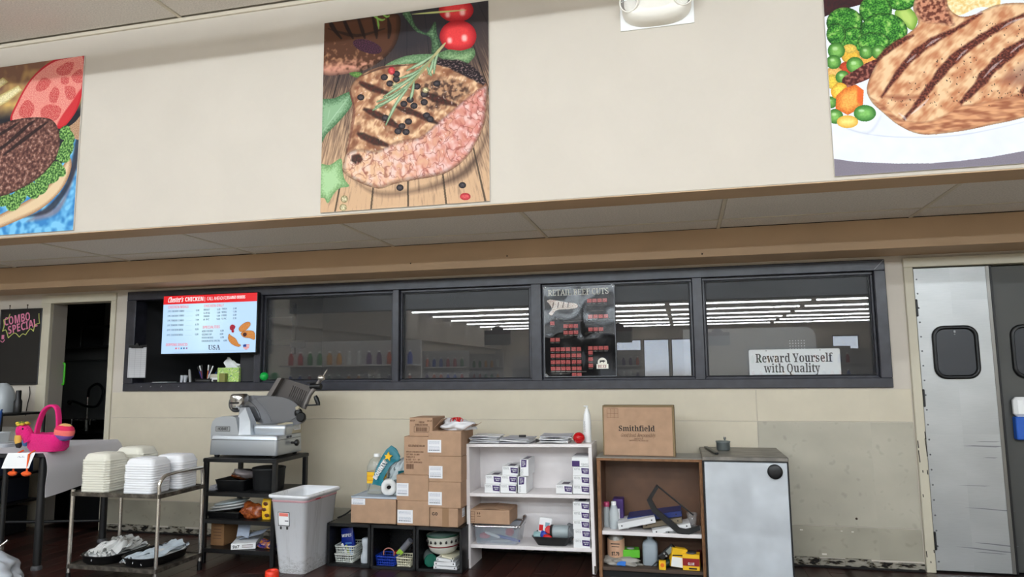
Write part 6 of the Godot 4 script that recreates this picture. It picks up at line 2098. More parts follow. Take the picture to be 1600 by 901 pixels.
func build_cartons():
	var z := 0.63
	var dz := 0.3
	var c := carton("brown_carton", "wide brown carton with a lid tray, leftmost on the milk crates", Vector3(-2.176, 0.303, 0.5), Vector3(0.345, 0.17, dz))
	put_label(c, -0.115, 0.147, 0.105, 0.042, dz * 0.5)
	c = carton("brown_carton", "brown carton with white label, bottom of the middle pile", Vector3(-1.874, 0.3, 0.5), Vector3(0.24, 0.168, dz))
	put_label(c, -0.06, 0.06, 0.115, 0.09, dz * 0.5)
	c = carton("brown_carton", "brown carton with white label, second in the middle pile", Vector3(-1.884, 0.469, 0.5), Vector3(0.238, 0.175, dz), 0.02)
	put_label(c, -0.073, 0.075, 0.09, 0.088, dz * 0.5)
	c = carton("tall_carton", "tall brown carton with many lines of black print in the middle pile", Vector3(-1.845, 0.645, 0.51), Vector3(0.205, 0.265, 0.26), -0.03)
	var k := 0
	for s in ["GELEMINI 00.00", "MFG BY: CHICKEN 2 0000", "LOT NO: 12.000", "TARA: 07.2", "6 OZ - 12 - 01", "U.S. DEPT APPROVED"]:
		var yy: float = [0.2, 0.158, 0.14, 0.122, 0.104, 0.086][k]
		text(c, s, Vector3(-0.085 if k > 0 else -0.07, yy, 0.1305), 0.02 if k == 0 else 0.015, MT["brown ink"], [0.125, 0.13, 0.1, 0.065, 0.105, 0.12][k], "Droid Sans", true, Basis(), 0.0006, 1)
		k += 1
	barcode(c, Vector3(-0.055, 0.056, 0.1305), 0.055, 0.035, MT["brown ink"])
	c = carton("open_carton", "small brown carton with printed barcode frame and raised side flap, top of the middle pile", Vector3(-1.822, 0.911, 0.51), Vector3(0.178, 0.13, 0.24), -0.04)
	var fl := sf()
	bx(fl, Vector3(0.115, 0.085, -0.01), Vector3(0.003, 0.095, 0.2), 0.001, Basis(Vector3.BACK, -0.75))
	obj("side_flap", fl, MT["cardboard"], c)
	text(c, "FRESH", Vector3(0.005, 0.098, 0.1205), 0.02, MT["brown ink"], 0.04, "Droid Sans", true)
	text(c, "BONELESS CHICKEN", Vector3(0.005, 0.08, 0.1205), 0.018, MT["brown ink"], 0.095, "Droid Sans", true)
	text(c, "KEEP", Vector3(-0.065, 0.108, 0.1205), 0.016, MT["brown ink"], 0.035, "Droid Sans", true)
	text(c, "40 LB", Vector3(0.065, 0.108, 0.1205), 0.016, MT["brown ink"], 0.035, "Droid Sans", true)
	barcode(c, Vector3(0.005, 0.048, 0.1205), 0.085, 0.028, MT["brown ink"])
	var bf := sf()
	for q in [[0.005, 0.068, 0.115, 0.002], [0.005, 0.028, 0.115, 0.002], [-0.052, 0.048, 0.002, 0.042], [0.062, 0.048, 0.002, 0.042]]:
		bx(bf, Vector3(q[0], q[1], 0.1203), Vector3(q[2], q[3], 0.0008))
	obj("barcode_frame", bf, MT["ink"], c)
	# right pile
	c = carton("brown_carton", "brown carton with a tape strip, bottom of the right pile", Vector3(-1.646, 0.3, 0.5), Vector3(0.205, 0.125, dz), -0.01)
	var tp := sf()
	bx(tp, Vector3(0.012, 0.063, dz * 0.5), Vector3(0.048, 0.126, 0.001))
	obj("tape", tp, MT["tape"], c)
	text(c, "GO", Vector3(-0.066, 0.085, dz * 0.5 + 0.001), 0.028, MT["ink"], 0.04, "Droid Sans", true)
	put_label_side(c, 0.1027, 0.08, 0.06, 0.06)
	c = carton("brown_carton", "brown carton with white label, second in the right pile", Vector3(-1.642, 0.426, 0.5), Vector3(0.236, 0.175, dz), 0.0)
	put_label(c, -0.07, 0.063, 0.1, 0.09, dz * 0.5)
	c = carton("brown_carton", "brown carton with white label, third in the right pile", Vector3(-1.64, 0.602, 0.5), Vector3(0.236, 0.175, dz), 0.005)
	put_label(c, -0.068, 0.066, 0.1, 0.085, dz * 0.5)
	c = carton("open_top_carton", "brown carton with torn open top under the white bag, top of the right pile", Vector3(-1.644, 0.778, 0.5), Vector3(0.242, 0.172, dz), 0.01)
	put_label(c, -0.075, 0.068, 0.1, 0.087, dz * 0.5)
	var f2 := sf()
	sheet(f2, 6, 3, func(u, v): return Vector3(0.12 + v * 0.07, 0.172 + v * 0.04 + 0.006 * sin(u * 7.0), 0.14 - u * 0.28), 0.002)
	sheet(f2, 6, 3, func(u, v): return Vector3(-0.125 + u * 0.12, 0.172 - v * 0.035 * sin(u * PI), 0.151 + 0.0015 * v), 0.001)
	obj("torn_flap", f2, MT["cardboard"], c)
	# white bag on top
	var wb := thing("white_bag", "crumpled white plastic bag with red print lying on the right pile", "bag", Vector3(-1.6, 0.952, 0.52), 0.15)
	var s := sf()
	blob(s, Vector3(0, 0.028, 0), Vector3(0.135, 0.048, 0.1), 0.6, 34.0, 48, 24, 0.0)
	obj("bag_body", s, mat("white film", Color(0.86, 0.86, 0.87), 0.35), wb)
	text(wb, "CH", Vector3(0.01, 0.066, 0.045), 0.05, MT["red"], 0.06, "Droid Serif", true, Basis(Vector3.RIGHT, -0.75), 0.016)
	var rg := sf()
	var rp := []
	for i in 17:
		var a := TAU * i / 16.0
		rp.append(Vector3(0.01 + cos(a) * 0.045, 0.068 + sin(a) * 0.02, 0.045 - sin(a) * 0.018))
	tube(rg, rp, 0.003, 5)
	obj("printed_ring", rg, mat("faded red", Color(0.7, 0.3, 0.3), 0.5), wb)
	# lid tray with paper rolls, jug
	var td := thing("lid_tray", "shallow grey white plastic tray lying on the leftmost carton", "tray", Vector3(-2.172, 0.474, 0.5))
	s = sf()
	loft(s, [rrect(0.35, 0.3, 0.012, 0.0), rrect(0.362, 0.312, 0.014, 0.012), rrect(0.352, 0.302, 0.012, 0.012), rrect(0.344, 0.294, 0.012, 0.005)])
	obj("tray_body", s, mat("tray plastic", Color(0.68, 0.72, 0.77), 0.35), td)
	var jg := thing("oil_jug", "clear square jug with yellow label behind the paper towel bag", "jug", Vector3(-2.228, 0.486, 0.48))
	s = sf()
	loft(s, [rrect(0.11, 0.11, 0.02, 0.0), rrect(0.118, 0.118, 0.022, 0.02), rrect(0.118, 0.118, 0.022, 0.19), rrect(0.09, 0.09, 0.03, 0.24), rrect(0.04, 0.04, 0.019, 0.262)])
	obj("jug_body", s, mat("oil plastic", Color(0.75, 0.76, 0.72, 0.3), 0.2), jg)
	(MT["oil plastic"] as StandardMaterial3D).transparency = BaseMaterial3D.TRANSPARENCY_ALPHA
	s = sf()
	lathe(s, [[0.024, 0.26], [0.024, 0.28], [0.02, 0.282]], 14)
	obj("cap", s, MT["white plastic"], jg)
	s = sf()
	loft(s, [rrect(0.1192, 0.1192, 0.022, 0.075), rrect(0.1192, 0.1192, 0.022, 0.155)], false, false)
	obj("label", s, MT["yellow"], jg)
	for i in 2:
		obj("label_stripe", box(-0.05, 0.05, 0.095 + i * 0.03, 0.1 + i * 0.03, 0.06, 0.0612), mat("orange print", Color(0.85, 0.5, 0.1), 0.5), jg)
	var rl := thing("paper_towel_roll", "white paper towel roll end showing at the mouth of the teal bag", "paper roll", Vector3(-2.13, 0.54, 0.49), 0.45)
	s = sf()
	var rt := Transform3D(Basis(Vector3.RIGHT, PI / 2), Vector3.ZERO)
	loft(s, [moved(rrect(0.1, 0.1, 0.042, -0.1, 6), rt), moved(rrect(0.108, 0.108, 0.046, -0.094, 6), rt), moved(rrect(0.108, 0.108, 0.046, 0.094, 6), rt), moved(rrect(0.1, 0.1, 0.042, 0.1, 6), rt), moved(rrect(0.034, 0.034, 0.0165, 0.099, 6), rt), moved(rrect(0.032, 0.032, 0.0155, 0.05, 6), rt)], true, false)
	obj("roll", s, mat("tissue white", Color(0.9, 0.9, 0.89), 0.9), rl)
	s = sf()
	lathe(s, [[0.016, 0.0], [0.016, 0.06]], 14, rt)
	obj("core", s, mat("core dark", Color(0.13, 0.11, 0.1), 0.9), rl)
	var bg := thing("teal_towel_bag", "torn teal and clear paper towel bag standing on the lid tray", "bag", Vector3(-2.08, 0.487, 0.46))
	s = sf()
	# slanting teal print in front of the clear film, drawn up to a crumpled point
	var tf := [Vector2(-0.145, 0.07), Vector2(-0.135, 0.15), Vector2(-0.11, 0.22), Vector2(-0.085, 0.275), Vector2(-0.06, 0.315), Vector2(-0.025, 0.345), Vector2(0.02, 0.325), Vector2(0.05, 0.275)]
	var tg := [Vector2(-0.07, 0.06), Vector2(-0.055, 0.12), Vector2(-0.035, 0.165), Vector2(-0.02, 0.195), Vector2(0.0, 0.215), Vector2(0.02, 0.23), Vector2(0.04, 0.235), Vector2(0.055, 0.25)]
	sheet(s, 7, 6, func(u, v):
		var a: Vector2 = tf[roundi(u * 7)]
		var b: Vector2 = tg[roundi(u * 7)]
		var q := a.lerp(b, v)
		return Vector3(q.x, q.y, 0.105 - 0.12 * maxf(q.y - 0.1, 0.0) * 2.0 + 0.022 * n2.get_noise_2d(u * 160.0, v * 160.0)), 0.001)
	obj("teal_film", s, MT["teal"], bg)
	s = sf()
	sheet(s, 16, 16, func(u, v): return Vector3(-0.06 + u * 0.15 + 0.012 * n2.get_noise_2d(u * 120.0, v * 150.0), v * 0.27 * (1.0 - 0.25 * (1.0 - u)), 0.03 + 0.06 * sin(u * PI) * (1.0 - v * 0.5) + 0.025 * n2.get_noise_2d(u * 220.0 + 50.0, v * 220.0)), 0.001)
	obj("clear_film", s, mat("silvery film", Color(0.68, 0.72, 0.73), 0.22), bg)
	s = sf()
	sheet(s, 8, 14, func(u, v): return Vector3(0.07 + u * 0.055 + 0.02 * v, v * 0.36 - 0.02 * u, -0.03 + 0.04 * sin(u * 3.0) + 0.03 * n2.get_noise_2d(u * 150.0, v * 190.0)), 0.001)
	obj("teal_fold", s, mat("pale teal film", Color(0.28, 0.5, 0.55), 0.3), bg)
	s = sf()
	sheet(s, 6, 8, func(u, v): return Vector3(0.055 + u * 0.035, v * 0.17, 0.11 - u * 0.04 + 0.012 * sin(v * 6.0)), 0.001)
	obj("teal_edge", s, MT["teal"], bg)
	text(bg, "BOUNTY", Vector3(-0.085, 0.175, 0.098), 0.045, MT["paper"], 0.15, "Droid Sans", true, Basis(Vector3.BACK, 1.0) , 0.03)
	s = sf()
	prism(s, PackedVector2Array([Vector2(-0.03, -0.02), Vector2(-0.005, -0.012), Vector2(0.012, -0.03), Vector2(0.012, -0.006), Vector2(0.03, 0.008), Vector2(0.01, 0.012), Vector2(0.0, 0.036), Vector2(-0.012, 0.012), Vector2(-0.03, 0.012), Vector2(-0.018, -0.002)]), 0.0, 0.012, Transform3D(Basis(), Vector3(-0.028, 0.268, 0.08)))
	obj("yellow_burst", s, MT["yellow"], bg)
	var cd := sf()
	tube(cd, curve([Vector3(-2.53, 0.3, 0.5), Vector3(-2.47, 0.33, 0.45), Vector3(-2.36, 0.44, 0.4), Vector3(-2.31, 0.58, 0.38), Vector3(-2.28, 0.66, 0.37), Vector3(-2.21, 0.73, 0.36)], 6), 0.006, 6)
	tag(obj("black_cable", cd, MT["ink"]), "black cable curving up behind the clear jug from the crates", "cable")

func put_label_side(t: Node3D, x: float, y: float, w: float, h: float):
	decal("label", w, h, Vector3(x + 0.0008, y, 0.03), MT["fine print"], t, Basis(Vector3.UP, PI / 2))

func barcode(t: Node3D, at: Vector3, w: float, h: float, m: Material):
	var s := sf()
	var rg := RandomNumberGenerator.new()
	rg.seed = 12
	var x := -w * 0.5
	while x < w * 0.5:
		var b := rg.randf_range(0.001, 0.0035)
		bx(s, at + Vector3(x + b * 0.5, 0, 0), Vector3(b, h, 0.0006))
		x += b + rg.randf_range(0.001, 0.003)
	obj("barcode", s, m, t).set_meta("kind", "stuff")

# ------------------------------------------------------------------ three black milk crates
func build_crates():
	var bp := mat("crate black", Color(0.03, 0.03, 0.035), 0.45)
	var w := 0.335
	var h := 0.298
	var d := 0.33
	var t := thing("milk_crate", "", "crate", Vector3.ZERO, 0.0, "black milk crates under the cartons")
	obj("wall_panel", box(-w * 0.5, w * 0.5, 0.0, 0.012, -d * 0.5, d * 0.5, 0.003), bp, t)
	obj("wall_panel", box(-w * 0.5, w * 0.5, h - 0.012, h, -d * 0.5, d * 0.5, 0.003), bp, t)
	var rim := sf()
	for q in [[-w * 0.5, w * 0.5, 0.0, 0.02], [-w * 0.5, w * 0.5, h - 0.022, h], [-w * 0.5, -w * 0.5 + 0.02, 0.0, h], [w * 0.5 - 0.02, w * 0.5, 0.0, h]]:
		box(q[0], q[1], q[2], q[3], d * 0.5 - 0.01, d * 0.5 + 0.003, 0.002, rim)
	obj("rim", rim, bp, t)
	# diagonal lattice at the back and in the side walls
	for face in 3:
		var l := sf()
		var len_ := w if face == 0 else d
		for k in range(-9, 11):
			for s in [-1.0, 1.0]:
				var a := Vector2(-len_ * 0.5, 0.012)
				var p0 := Vector2(k * 0.037 * 1.0, 0.0)
				# clip a 45 degree bar to the panel
				var x0 := p0.x
				var x1 = p0.x + s * h
				var q0 := Vector2(x0, 0.0)
				var q1 := Vector2(x1, h)
				var lo := -len_ * 0.5
				var hi := len_ * 0.5
				if minf(q0.x, q1.x) > hi or maxf(q0.x, q1.x) < lo:
					continue
				for e in 2:
					var u := q0 if e == 0 else q1
					var v := q1 if e == 0 else q0
					if u.x < lo:
						u = u + (v - u) * ((lo - u.x) / (v.x - u.x))
					if u.x > hi:
						u = u + (v - u) * ((hi - u.x) / (v.x - u.x))
					if e == 0:
						q0 = u
					else:
						q1 = u
				if q0.distance_to(q1) < 0.02:
					continue
				var m := (q0 + q1) * 0.5
				var ang := (q1 - q0).angle()
				if face == 0:
					bx(l, Vector3(m.x, m.y, -d * 0.5 + 0.006), Vector3(q0.distance_to(q1), 0.0085, 0.008), 0.0, Basis(Vector3.BACK, ang))
				else:
					bx(l, Vector3((w * 0.5 - 0.006) * (1 if face == 1 else -1), m.y, m.x), Vector3(0.008, 0.0085, q0.distance_to(q1)), 0.0, Basis(Vector3.RIGHT, -ang))
		if face > 0:
			# solid middle band of the side wall
			bx(l, Vector3((w * 0.5 - 0.005) * (1 if face == 1 else -1), h * 0.5, 0.02), Vector3(0.008, h, d * 0.82))
		else:
			bx(l, Vector3(-w * 0.25, h * 0.5, -d * 0.5 + 0.004), Vector3(w * 0.5, h, 0.006))
		obj("lattice", l, bp, t).set_meta("kind", "stuff")
	var xs := [-2.355, -2.016, -1.677]
	var lb := ["black milk crate on its side, nearest the white bin", "black milk crate on its side, in the middle of the three", "black milk crate on its side, holding the painted bowl"]
	for k in 3:
		var o := t if k == 0 else dup(t, Vector3.ZERO, 0.0)
		o.position = Vector3(xs[k], 0, 0.5)
		o.set_meta("label", lb[k])
	# ---- left crate: two white baskets, blue pouch, bottle
	var wp := mat("basket white", Color(0.82, 0.83, 0.8), 0.5)
	var b1 := basket("white_basket", "lower white plastic basket in the left milk crate", Vector3(-2.42, 0.0125, 0.51), Vector3(0.15, 0.055, 0.2), wp)
	b1.set_meta("group", "white baskets in the left crate")
	var b2 := dup(b1, Vector3(-2.418, 0.072, 0.515), 0.06, "upper white plastic basket holding the blue pouch, left milk crate")
	var bp2 := thing("blue_pouch", "bright blue pouch with white print standing in the upper basket", "pouch", Vector3(-2.42, 0.082, 0.52))
	bp2.rotation.z = 0.13
	var s := sf()
	loft(s, [rrect(0.1, 0.03, 0.012, 0.0), rrect(0.105, 0.04, 0.015, 0.05), rrect(0.1, 0.03, 0.012, 0.11), rrect(0.098, 0.006, 0.003, 0.14), rrect(0.098, 0.004, 0.002, 0.155)])
	obj("pouch_body", s, mat("pouch blue", Color(0.03, 0.14, 0.52), 0.3), bp2)
	text(bp2, "WIPES", Vector3(0.0, 0.105, 0.019), 0.03, MT["paper"], 0.075, "Droid Sans", true, Basis(Vector3.RIGHT, -0.1), 0.004)
	s = sf()
	bx(s, Vector3(0.01, 0.05, 0.021), Vector3(0.05, 0.012, 0.002))
	bx(s, Vector3(0.0, 0.03, 0.021), Vector3(0.07, 0.008, 0.002))
	obj("pale_print", s, mat("light blue print", Color(0.3, 0.5, 0.8), 0.5), bp2)
	for k in 3:
		var tg := thing("price_tag_strip", ["white label strip leaning out of the upper basket", "yellow green label strip in the upper basket", "blue white label strip at the front of the upper basket"][k], "tag", Vector3(-2.41 + k * 0.022, 0.09, 0.6))
		tg.rotation.z = 0.5 - 0.1 * k
		obj("strip", box(-0.008, 0.008, -0.02, 0.06 - 0.012 * k, -0.001, 0.001), [MT["paper"], mat("lime tag", Color(0.7, 0.75, 0.25), 0.5), mat("tag blue", Color(0.5, 0.65, 0.85), 0.5)][k], tg)
	var wbq := thing("white_bottle", "waisted white bottle at the right of the left milk crate", "bottle", Vector3(-2.268, 0.0125, 0.56))
	s = sf()
	lathe(s, [[0.034, 0.0], [0.037, 0.01], [0.037, 0.045], [0.027, 0.07], [0.025, 0.11], [0.032, 0.135], [0.03, 0.165], [0.016, 0.17]], 20)
	obj("bottle_body", s, mat("bottle grey white", Color(0.76, 0.78, 0.8), 0.4), wbq)
	# ---- middle crate
	var bb := basket("blue_basket", "royal blue plastic basket with hoop handle in the middle crate", Vector3(-2.092, 0.0125, 0.56), Vector3(0.15, 0.062, 0.14), mat("basket blue", Color(0.05, 0.2, 0.62), 0.4))
	s = sf()
	tube(s, curve([Vector3(-0.04, 0.055, 0.0), Vector3(-0.035, 0.09, 0.0), Vector3(0.0, 0.105, 0.0), Vector3(0.035, 0.09, 0.0), Vector3(0.04, 0.055, 0.0)], 5), 0.004, 6)
	obj("hoop_handle", s, mat("hoop pink", Color(0.75, 0.5, 0.45), 0.4), bb)
	basket("cream_basket", "cream plastic basket beside the blue one in the middle crate", Vector3(-1.955, 0.0125, 0.56), Vector3(0.115, 0.058, 0.13), mat("basket cream", Color(0.82, 0.8, 0.7), 0.5))
	var gt := thing("lime_tag_tube", "grey tube with lime green tag leaning between the baskets", "tube", Vector3(-2.03, 0.075, 0.52))
	gt.rotation = Vector3(0.2, 0, -0.75)
	s = sf()
	lathe(s, [[0.02, 0.0], [0.022, 0.02], [0.022, 0.14]], 12)
	obj("tube_body", s, mat("tube grey", Color(0.45, 0.45, 0.48), 0.4), gt)
	obj("lime_tag", box(-0.02, 0.02, 0.0, 0.045, 0.02, 0.025, 0.002), mat("tag lime", Color(0.62, 0.78, 0.25), 0.5), gt)
	var rh := thing("red_handle_tool", "red handled tool standing at the back of the blue basket", "tool", Vector3(-2.07, 0.07, 0.5))
	rh.rotation.z = -1.1
	s = sf()
	tube(s, [Vector3(0, 0, 0), Vector3(0, 0.1, 0)], 0.013, 8)
	obj("handle", s, MT["dark red"], rh)
	var wt := thing("white_card", "pale blue card standing against the right side of the middle crate", "card", Vector3(-1.9, 0.1, 0.5))
	wt.rotation.z = -0.3
	obj("card", box(-0.015, 0.015, 0.0, 0.075, -0.002, 0.002), mat("card blue", Color(0.6, 0.72, 0.82), 0.6), wt)
	# ---- right crate
	var st := [["white_folder", "lowest white binder in the right milk crate", Vector3(-1.645, 0.024, 0.53), Vector3(0.17, 0.022, 0.2), 0.0], ["white_folder", "second white binder from the bottom in the right crate", Vector3(-1.65, 0.049, 0.53), Vector3(0.155, 0.026, 0.2), 0.02], ["white_folder", "thick white binder with black spine rings under the bowl", Vector3(-1.645, 0.073, 0.53), Vector3(0.125, 0.02, 0.19), -0.06], ["cream_folder", "cream binder on top of the pile, right under the bowl", Vector3(-1.625, 0.091, 0.53), Vector3(0.11, 0.014, 0.18), -0.12]]
	for q in st:
		binder(q[0], q[1], q[2], Vector3(0, q[4], q[4]), q[3], MT["binder white"] if q[0] == "white_folder" else MT["basket cream"])
	var bw := thing("painted_bowl", "white bowl painted with red band and dark dots in the right crate", "bowl", Vector3(-1.69, 0.104, 0.53))
	bw.rotation.z = 0.04
	s = sf()
	lathe(s, [[0.07, 0.0], [0.095, 0.02], [0.108, 0.055], [0.113, 0.115], [0.117, 0.12], [0.117, 0.126], [0.11, 0.126], [0.104, 0.06], [0.09, 0.03]], 36)
	obj("bowl_body", s, mat("glazed cream", Color(0.83, 0.82, 0.77), 0.25), bw)
	s = sf()
	lathe(s, [[0.1065, 0.048], [0.1085, 0.05], [0.109, 0.055], [0.1085, 0.057]], 36, Transform3D(), true, false, false)
	obj("red_band", s, mat("glaze red", Color(0.45, 0.08, 0.12), 0.3), bw)
	s = sf()
	lathe(s, [[0.117, 0.116], [0.1182, 0.119], [0.1182, 0.127], [0.112, 0.1275]], 36, Transform3D(), true, false, false)
	obj("green_rim", s, mat("glaze green", Color(0.12, 0.27, 0.2), 0.3), bw)
	s = sf()
	for i in 18:
		var a := TAU * i / 18.0
		blob(s, Vector3(cos(a) * 0.1115, 0.084, sin(a) * 0.1115), Vector3(0.009, 0.01, 0.009), 0.4, 60.0, 8, 6)
	obj("painted_dot", s, mat("glaze dark", Color(0.14, 0.12, 0.12), 0.3), bw).set_meta("kind", "stuff")
	s = sf()
	lathe(s, [[0.111, 0.121], [0.06, 0.124], [0.001, 0.125]], 36, Transform3D(), true, false, false)
	obj("cover", s, mat("pale green lid", Color(0.6, 0.7, 0.66), 0.2), bw)
	var rr := thing("green_end_roll", "grey roll with green end cap lying in the right milk crate", "roll", Vector3(-1.802, 0.0625, 0.53), 0.5)
	s = sf()
	lathe(s, [[0.04, -0.1], [0.04, 0.09]], 20, Transform3D(Basis(Vector3.RIGHT, PI / 2), Vector3.ZERO))
	obj("roll_body", s, mat("roll grey", Color(0.5, 0.54, 0.53), 0.5), rr)
	s = sf()
	lathe(s, [[0.042, 0.085], [0.044, 0.09], [0.044, 0.1], [0.04, 0.104]], 24, Transform3D(Basis(Vector3.RIGHT, PI / 2), Vector3.ZERO))
	obj("end_cap", s, mat("sea green", Color(0.0, 0.34, 0.27), 0.4), rr)

func basket(called: String, label: String, at: Vector3, size: Vector3, m: Material) -> Node3D:
	# a small tapered basket of slats
	var t := thing(called, label, "basket", at)
	var b := sf()
	box(-size.x * 0.44, size.x * 0.44, 0.0, 0.004, -size.z * 0.44, size.z * 0.44, 0.0, b)
	obj("bottom", b, m, t)
	var r := sf()
	for y in [0.006, size.y * 0.34, size.y * 0.67, size.y]:
		var k: float = 0.9 + 0.1 * y / size.y
		var ring := rrect(size.x * k, size.z * k, 0.02, y)
		var pts := []
		for i in ring.size() + 1:
			pts.append(ring[i % ring.size()])
		tube(r, pts, 0.0035 if y < size.y else 0.0055, 5)
	obj("hoops", r, m, t)
	var s := sf()
	var top := rrect(size.x, size.z, 0.02, size.y, 2)
	var ring2 := []
	for i in top.size():
		var a := top[i]
		var c := top[(i + 1) % top.size()]
		var n := maxi(1, int(a.distance_to(c) / 0.016))
		for k in n:
			ring2.append(a.lerp(c, float(k) / n))
	for p in ring2:
		tube(s, [Vector3(p.x * 0.9, 0.002, p.z * 0.9), p], 0.0028, 4)
	obj("slats", s, m, t).set_meta("kind", "stuff")
	return t

# ------------------------------------------------------------------ white bin and the orange cap before it
func build_bin():
	var t := thing("waste_bin", "tall white tapered waste bin with grimy foot beside the black stand", "bin", Vector3(-2.66, 0, 0.74), -0.06)
	var m := mat("bin white", Color(0.93, 0.935, 0.94), 0.42)
	var im := Image.create(128, 256, false, Image.FORMAT_RGB8)
	for y in 256:
		for x in 128:
			var g := 1.0 - float(y) / 256.0
			var n := n2.get_noise_2d(x * 1.5, y * 1.1)
			var k := clampf((0.17 + 0.12 * n - (1.0 - g)) * 7.0, 0.0, 1.0)
			var f := clampf(n3.get_noise_2d(x * 1.7, y * 1.7) * 1.2 + 0.35, 0.0, 1.0) * k
			im.set_pixel(x, y, Color(0.96, 0.96, 0.965).lerp(Color(0.45, 0.44, 0.41), f * 0.75))
	m.albedo_texture = ImageTexture.create_from_image(im)
	m.uv1_triplanar = true
	m.uv1_scale = Vector3(1.0, -1.55, 1.0)
	m.uv1_offset = Vector3(0, 0.99, 0)
	var s := sf()
	var rings := []
	for q in [[0.2, 0.31, 0.0], [0.21, 0.32, 0.01], [0.285, 0.42, 0.505], [0.315, 0.45, 0.512], [0.32, 0.455, 0.522], [0.315, 0.45, 0.532], [0.295, 0.43, 0.534], [0.275, 0.41, 0.5], [0.2, 0.31, 0.02]]:
		rings.append(rrect(q[0], q[1], 0.035, q[2], 6))
	loft(s, rings, true, true)
	obj("bin_body", s, m, t)
	s = sf()
	loft(s, [rrect(0.284, 0.419, 0.036, 0.484, 6), rrect(0.2875, 0.4225, 0.036, 0.487, 6), rrect(0.2885, 0.4235, 0.036, 0.495, 6), rrect(0.2855, 0.42, 0.036, 0.498, 6)], false, false)
	obj("bag_band", s, mat("faded pink band", Color(0.72, 0.55, 0.57), 0.5), t)
	s = sf()
	bx(s, Vector3(0.143, 0.492, 0.06), Vector3(0.004, 0.01, 0.06), 0.001, Basis(Vector3.BACK, -0.14))
	obj("red_knot", s, mat("red elastic", Color(0.6, 0.15, 0.18), 0.5), t)
	# caution label on the front
	var tb := Basis(Vector3.RIGHT, 0.1)
	var lb := Node3D.new()
	lb.name = "caution_label"
	lb.position = Vector3(-0.035, 0.37, 0.1995)
	lb.basis = tb
	t.add_child(lb)
	s = sf()
	bx(s, Vector3(0, 0, 0), Vector3(0.085, 0.09, 0.001))
	obj("plate", s, MT["paper"], lb)
	s = sf()
	for q in [[0, 0.046, 0.09, 0.004], [0, -0.044, 0.09, 0.004], [-0.043, 0, 0.004, 0.094], [0.043, 0, 0.004, 0.094], [-0.025, -0.06, 0.014, 0.02], [0.025, -0.06, 0.014, 0.02], [0.022, -0.012, 0.028, 0.006]]:
		bx(s, Vector3(q[0], q[1], 0.0008), Vector3(q[2], q[3], 0.001), 0.0)
	obj("outline", s, mat("label ink", Color(0.2, 0.2, 0.2), 0.7), lb)
	s = sf()
	bx(s, Vector3(0, 0.03, 0.0008), Vector3(0.07, 0.022, 0.001))
	obj("red_heading", s, mat("label red", Color(0.85, 0.45, 0.4), 0.7), lb)
	var oc := thing("orange_cone", "orange red plastic cap standing on the floor before the bin", "cap", Vector3(-2.59, 0.0, 1.25))
	s = sf()
	lathe(s, [[0.06, 0.0], [0.062, 0.01], [0.045, 0.02], [0.043, 0.1], [0.041, 0.118], [0.033, 0.123], [0.03, 0.118], [0.03, 0.05]], 24)
	obj("cap_body", s, mat("safety orange", Color(0.9, 0.2, 0.07), 0.45), oc)

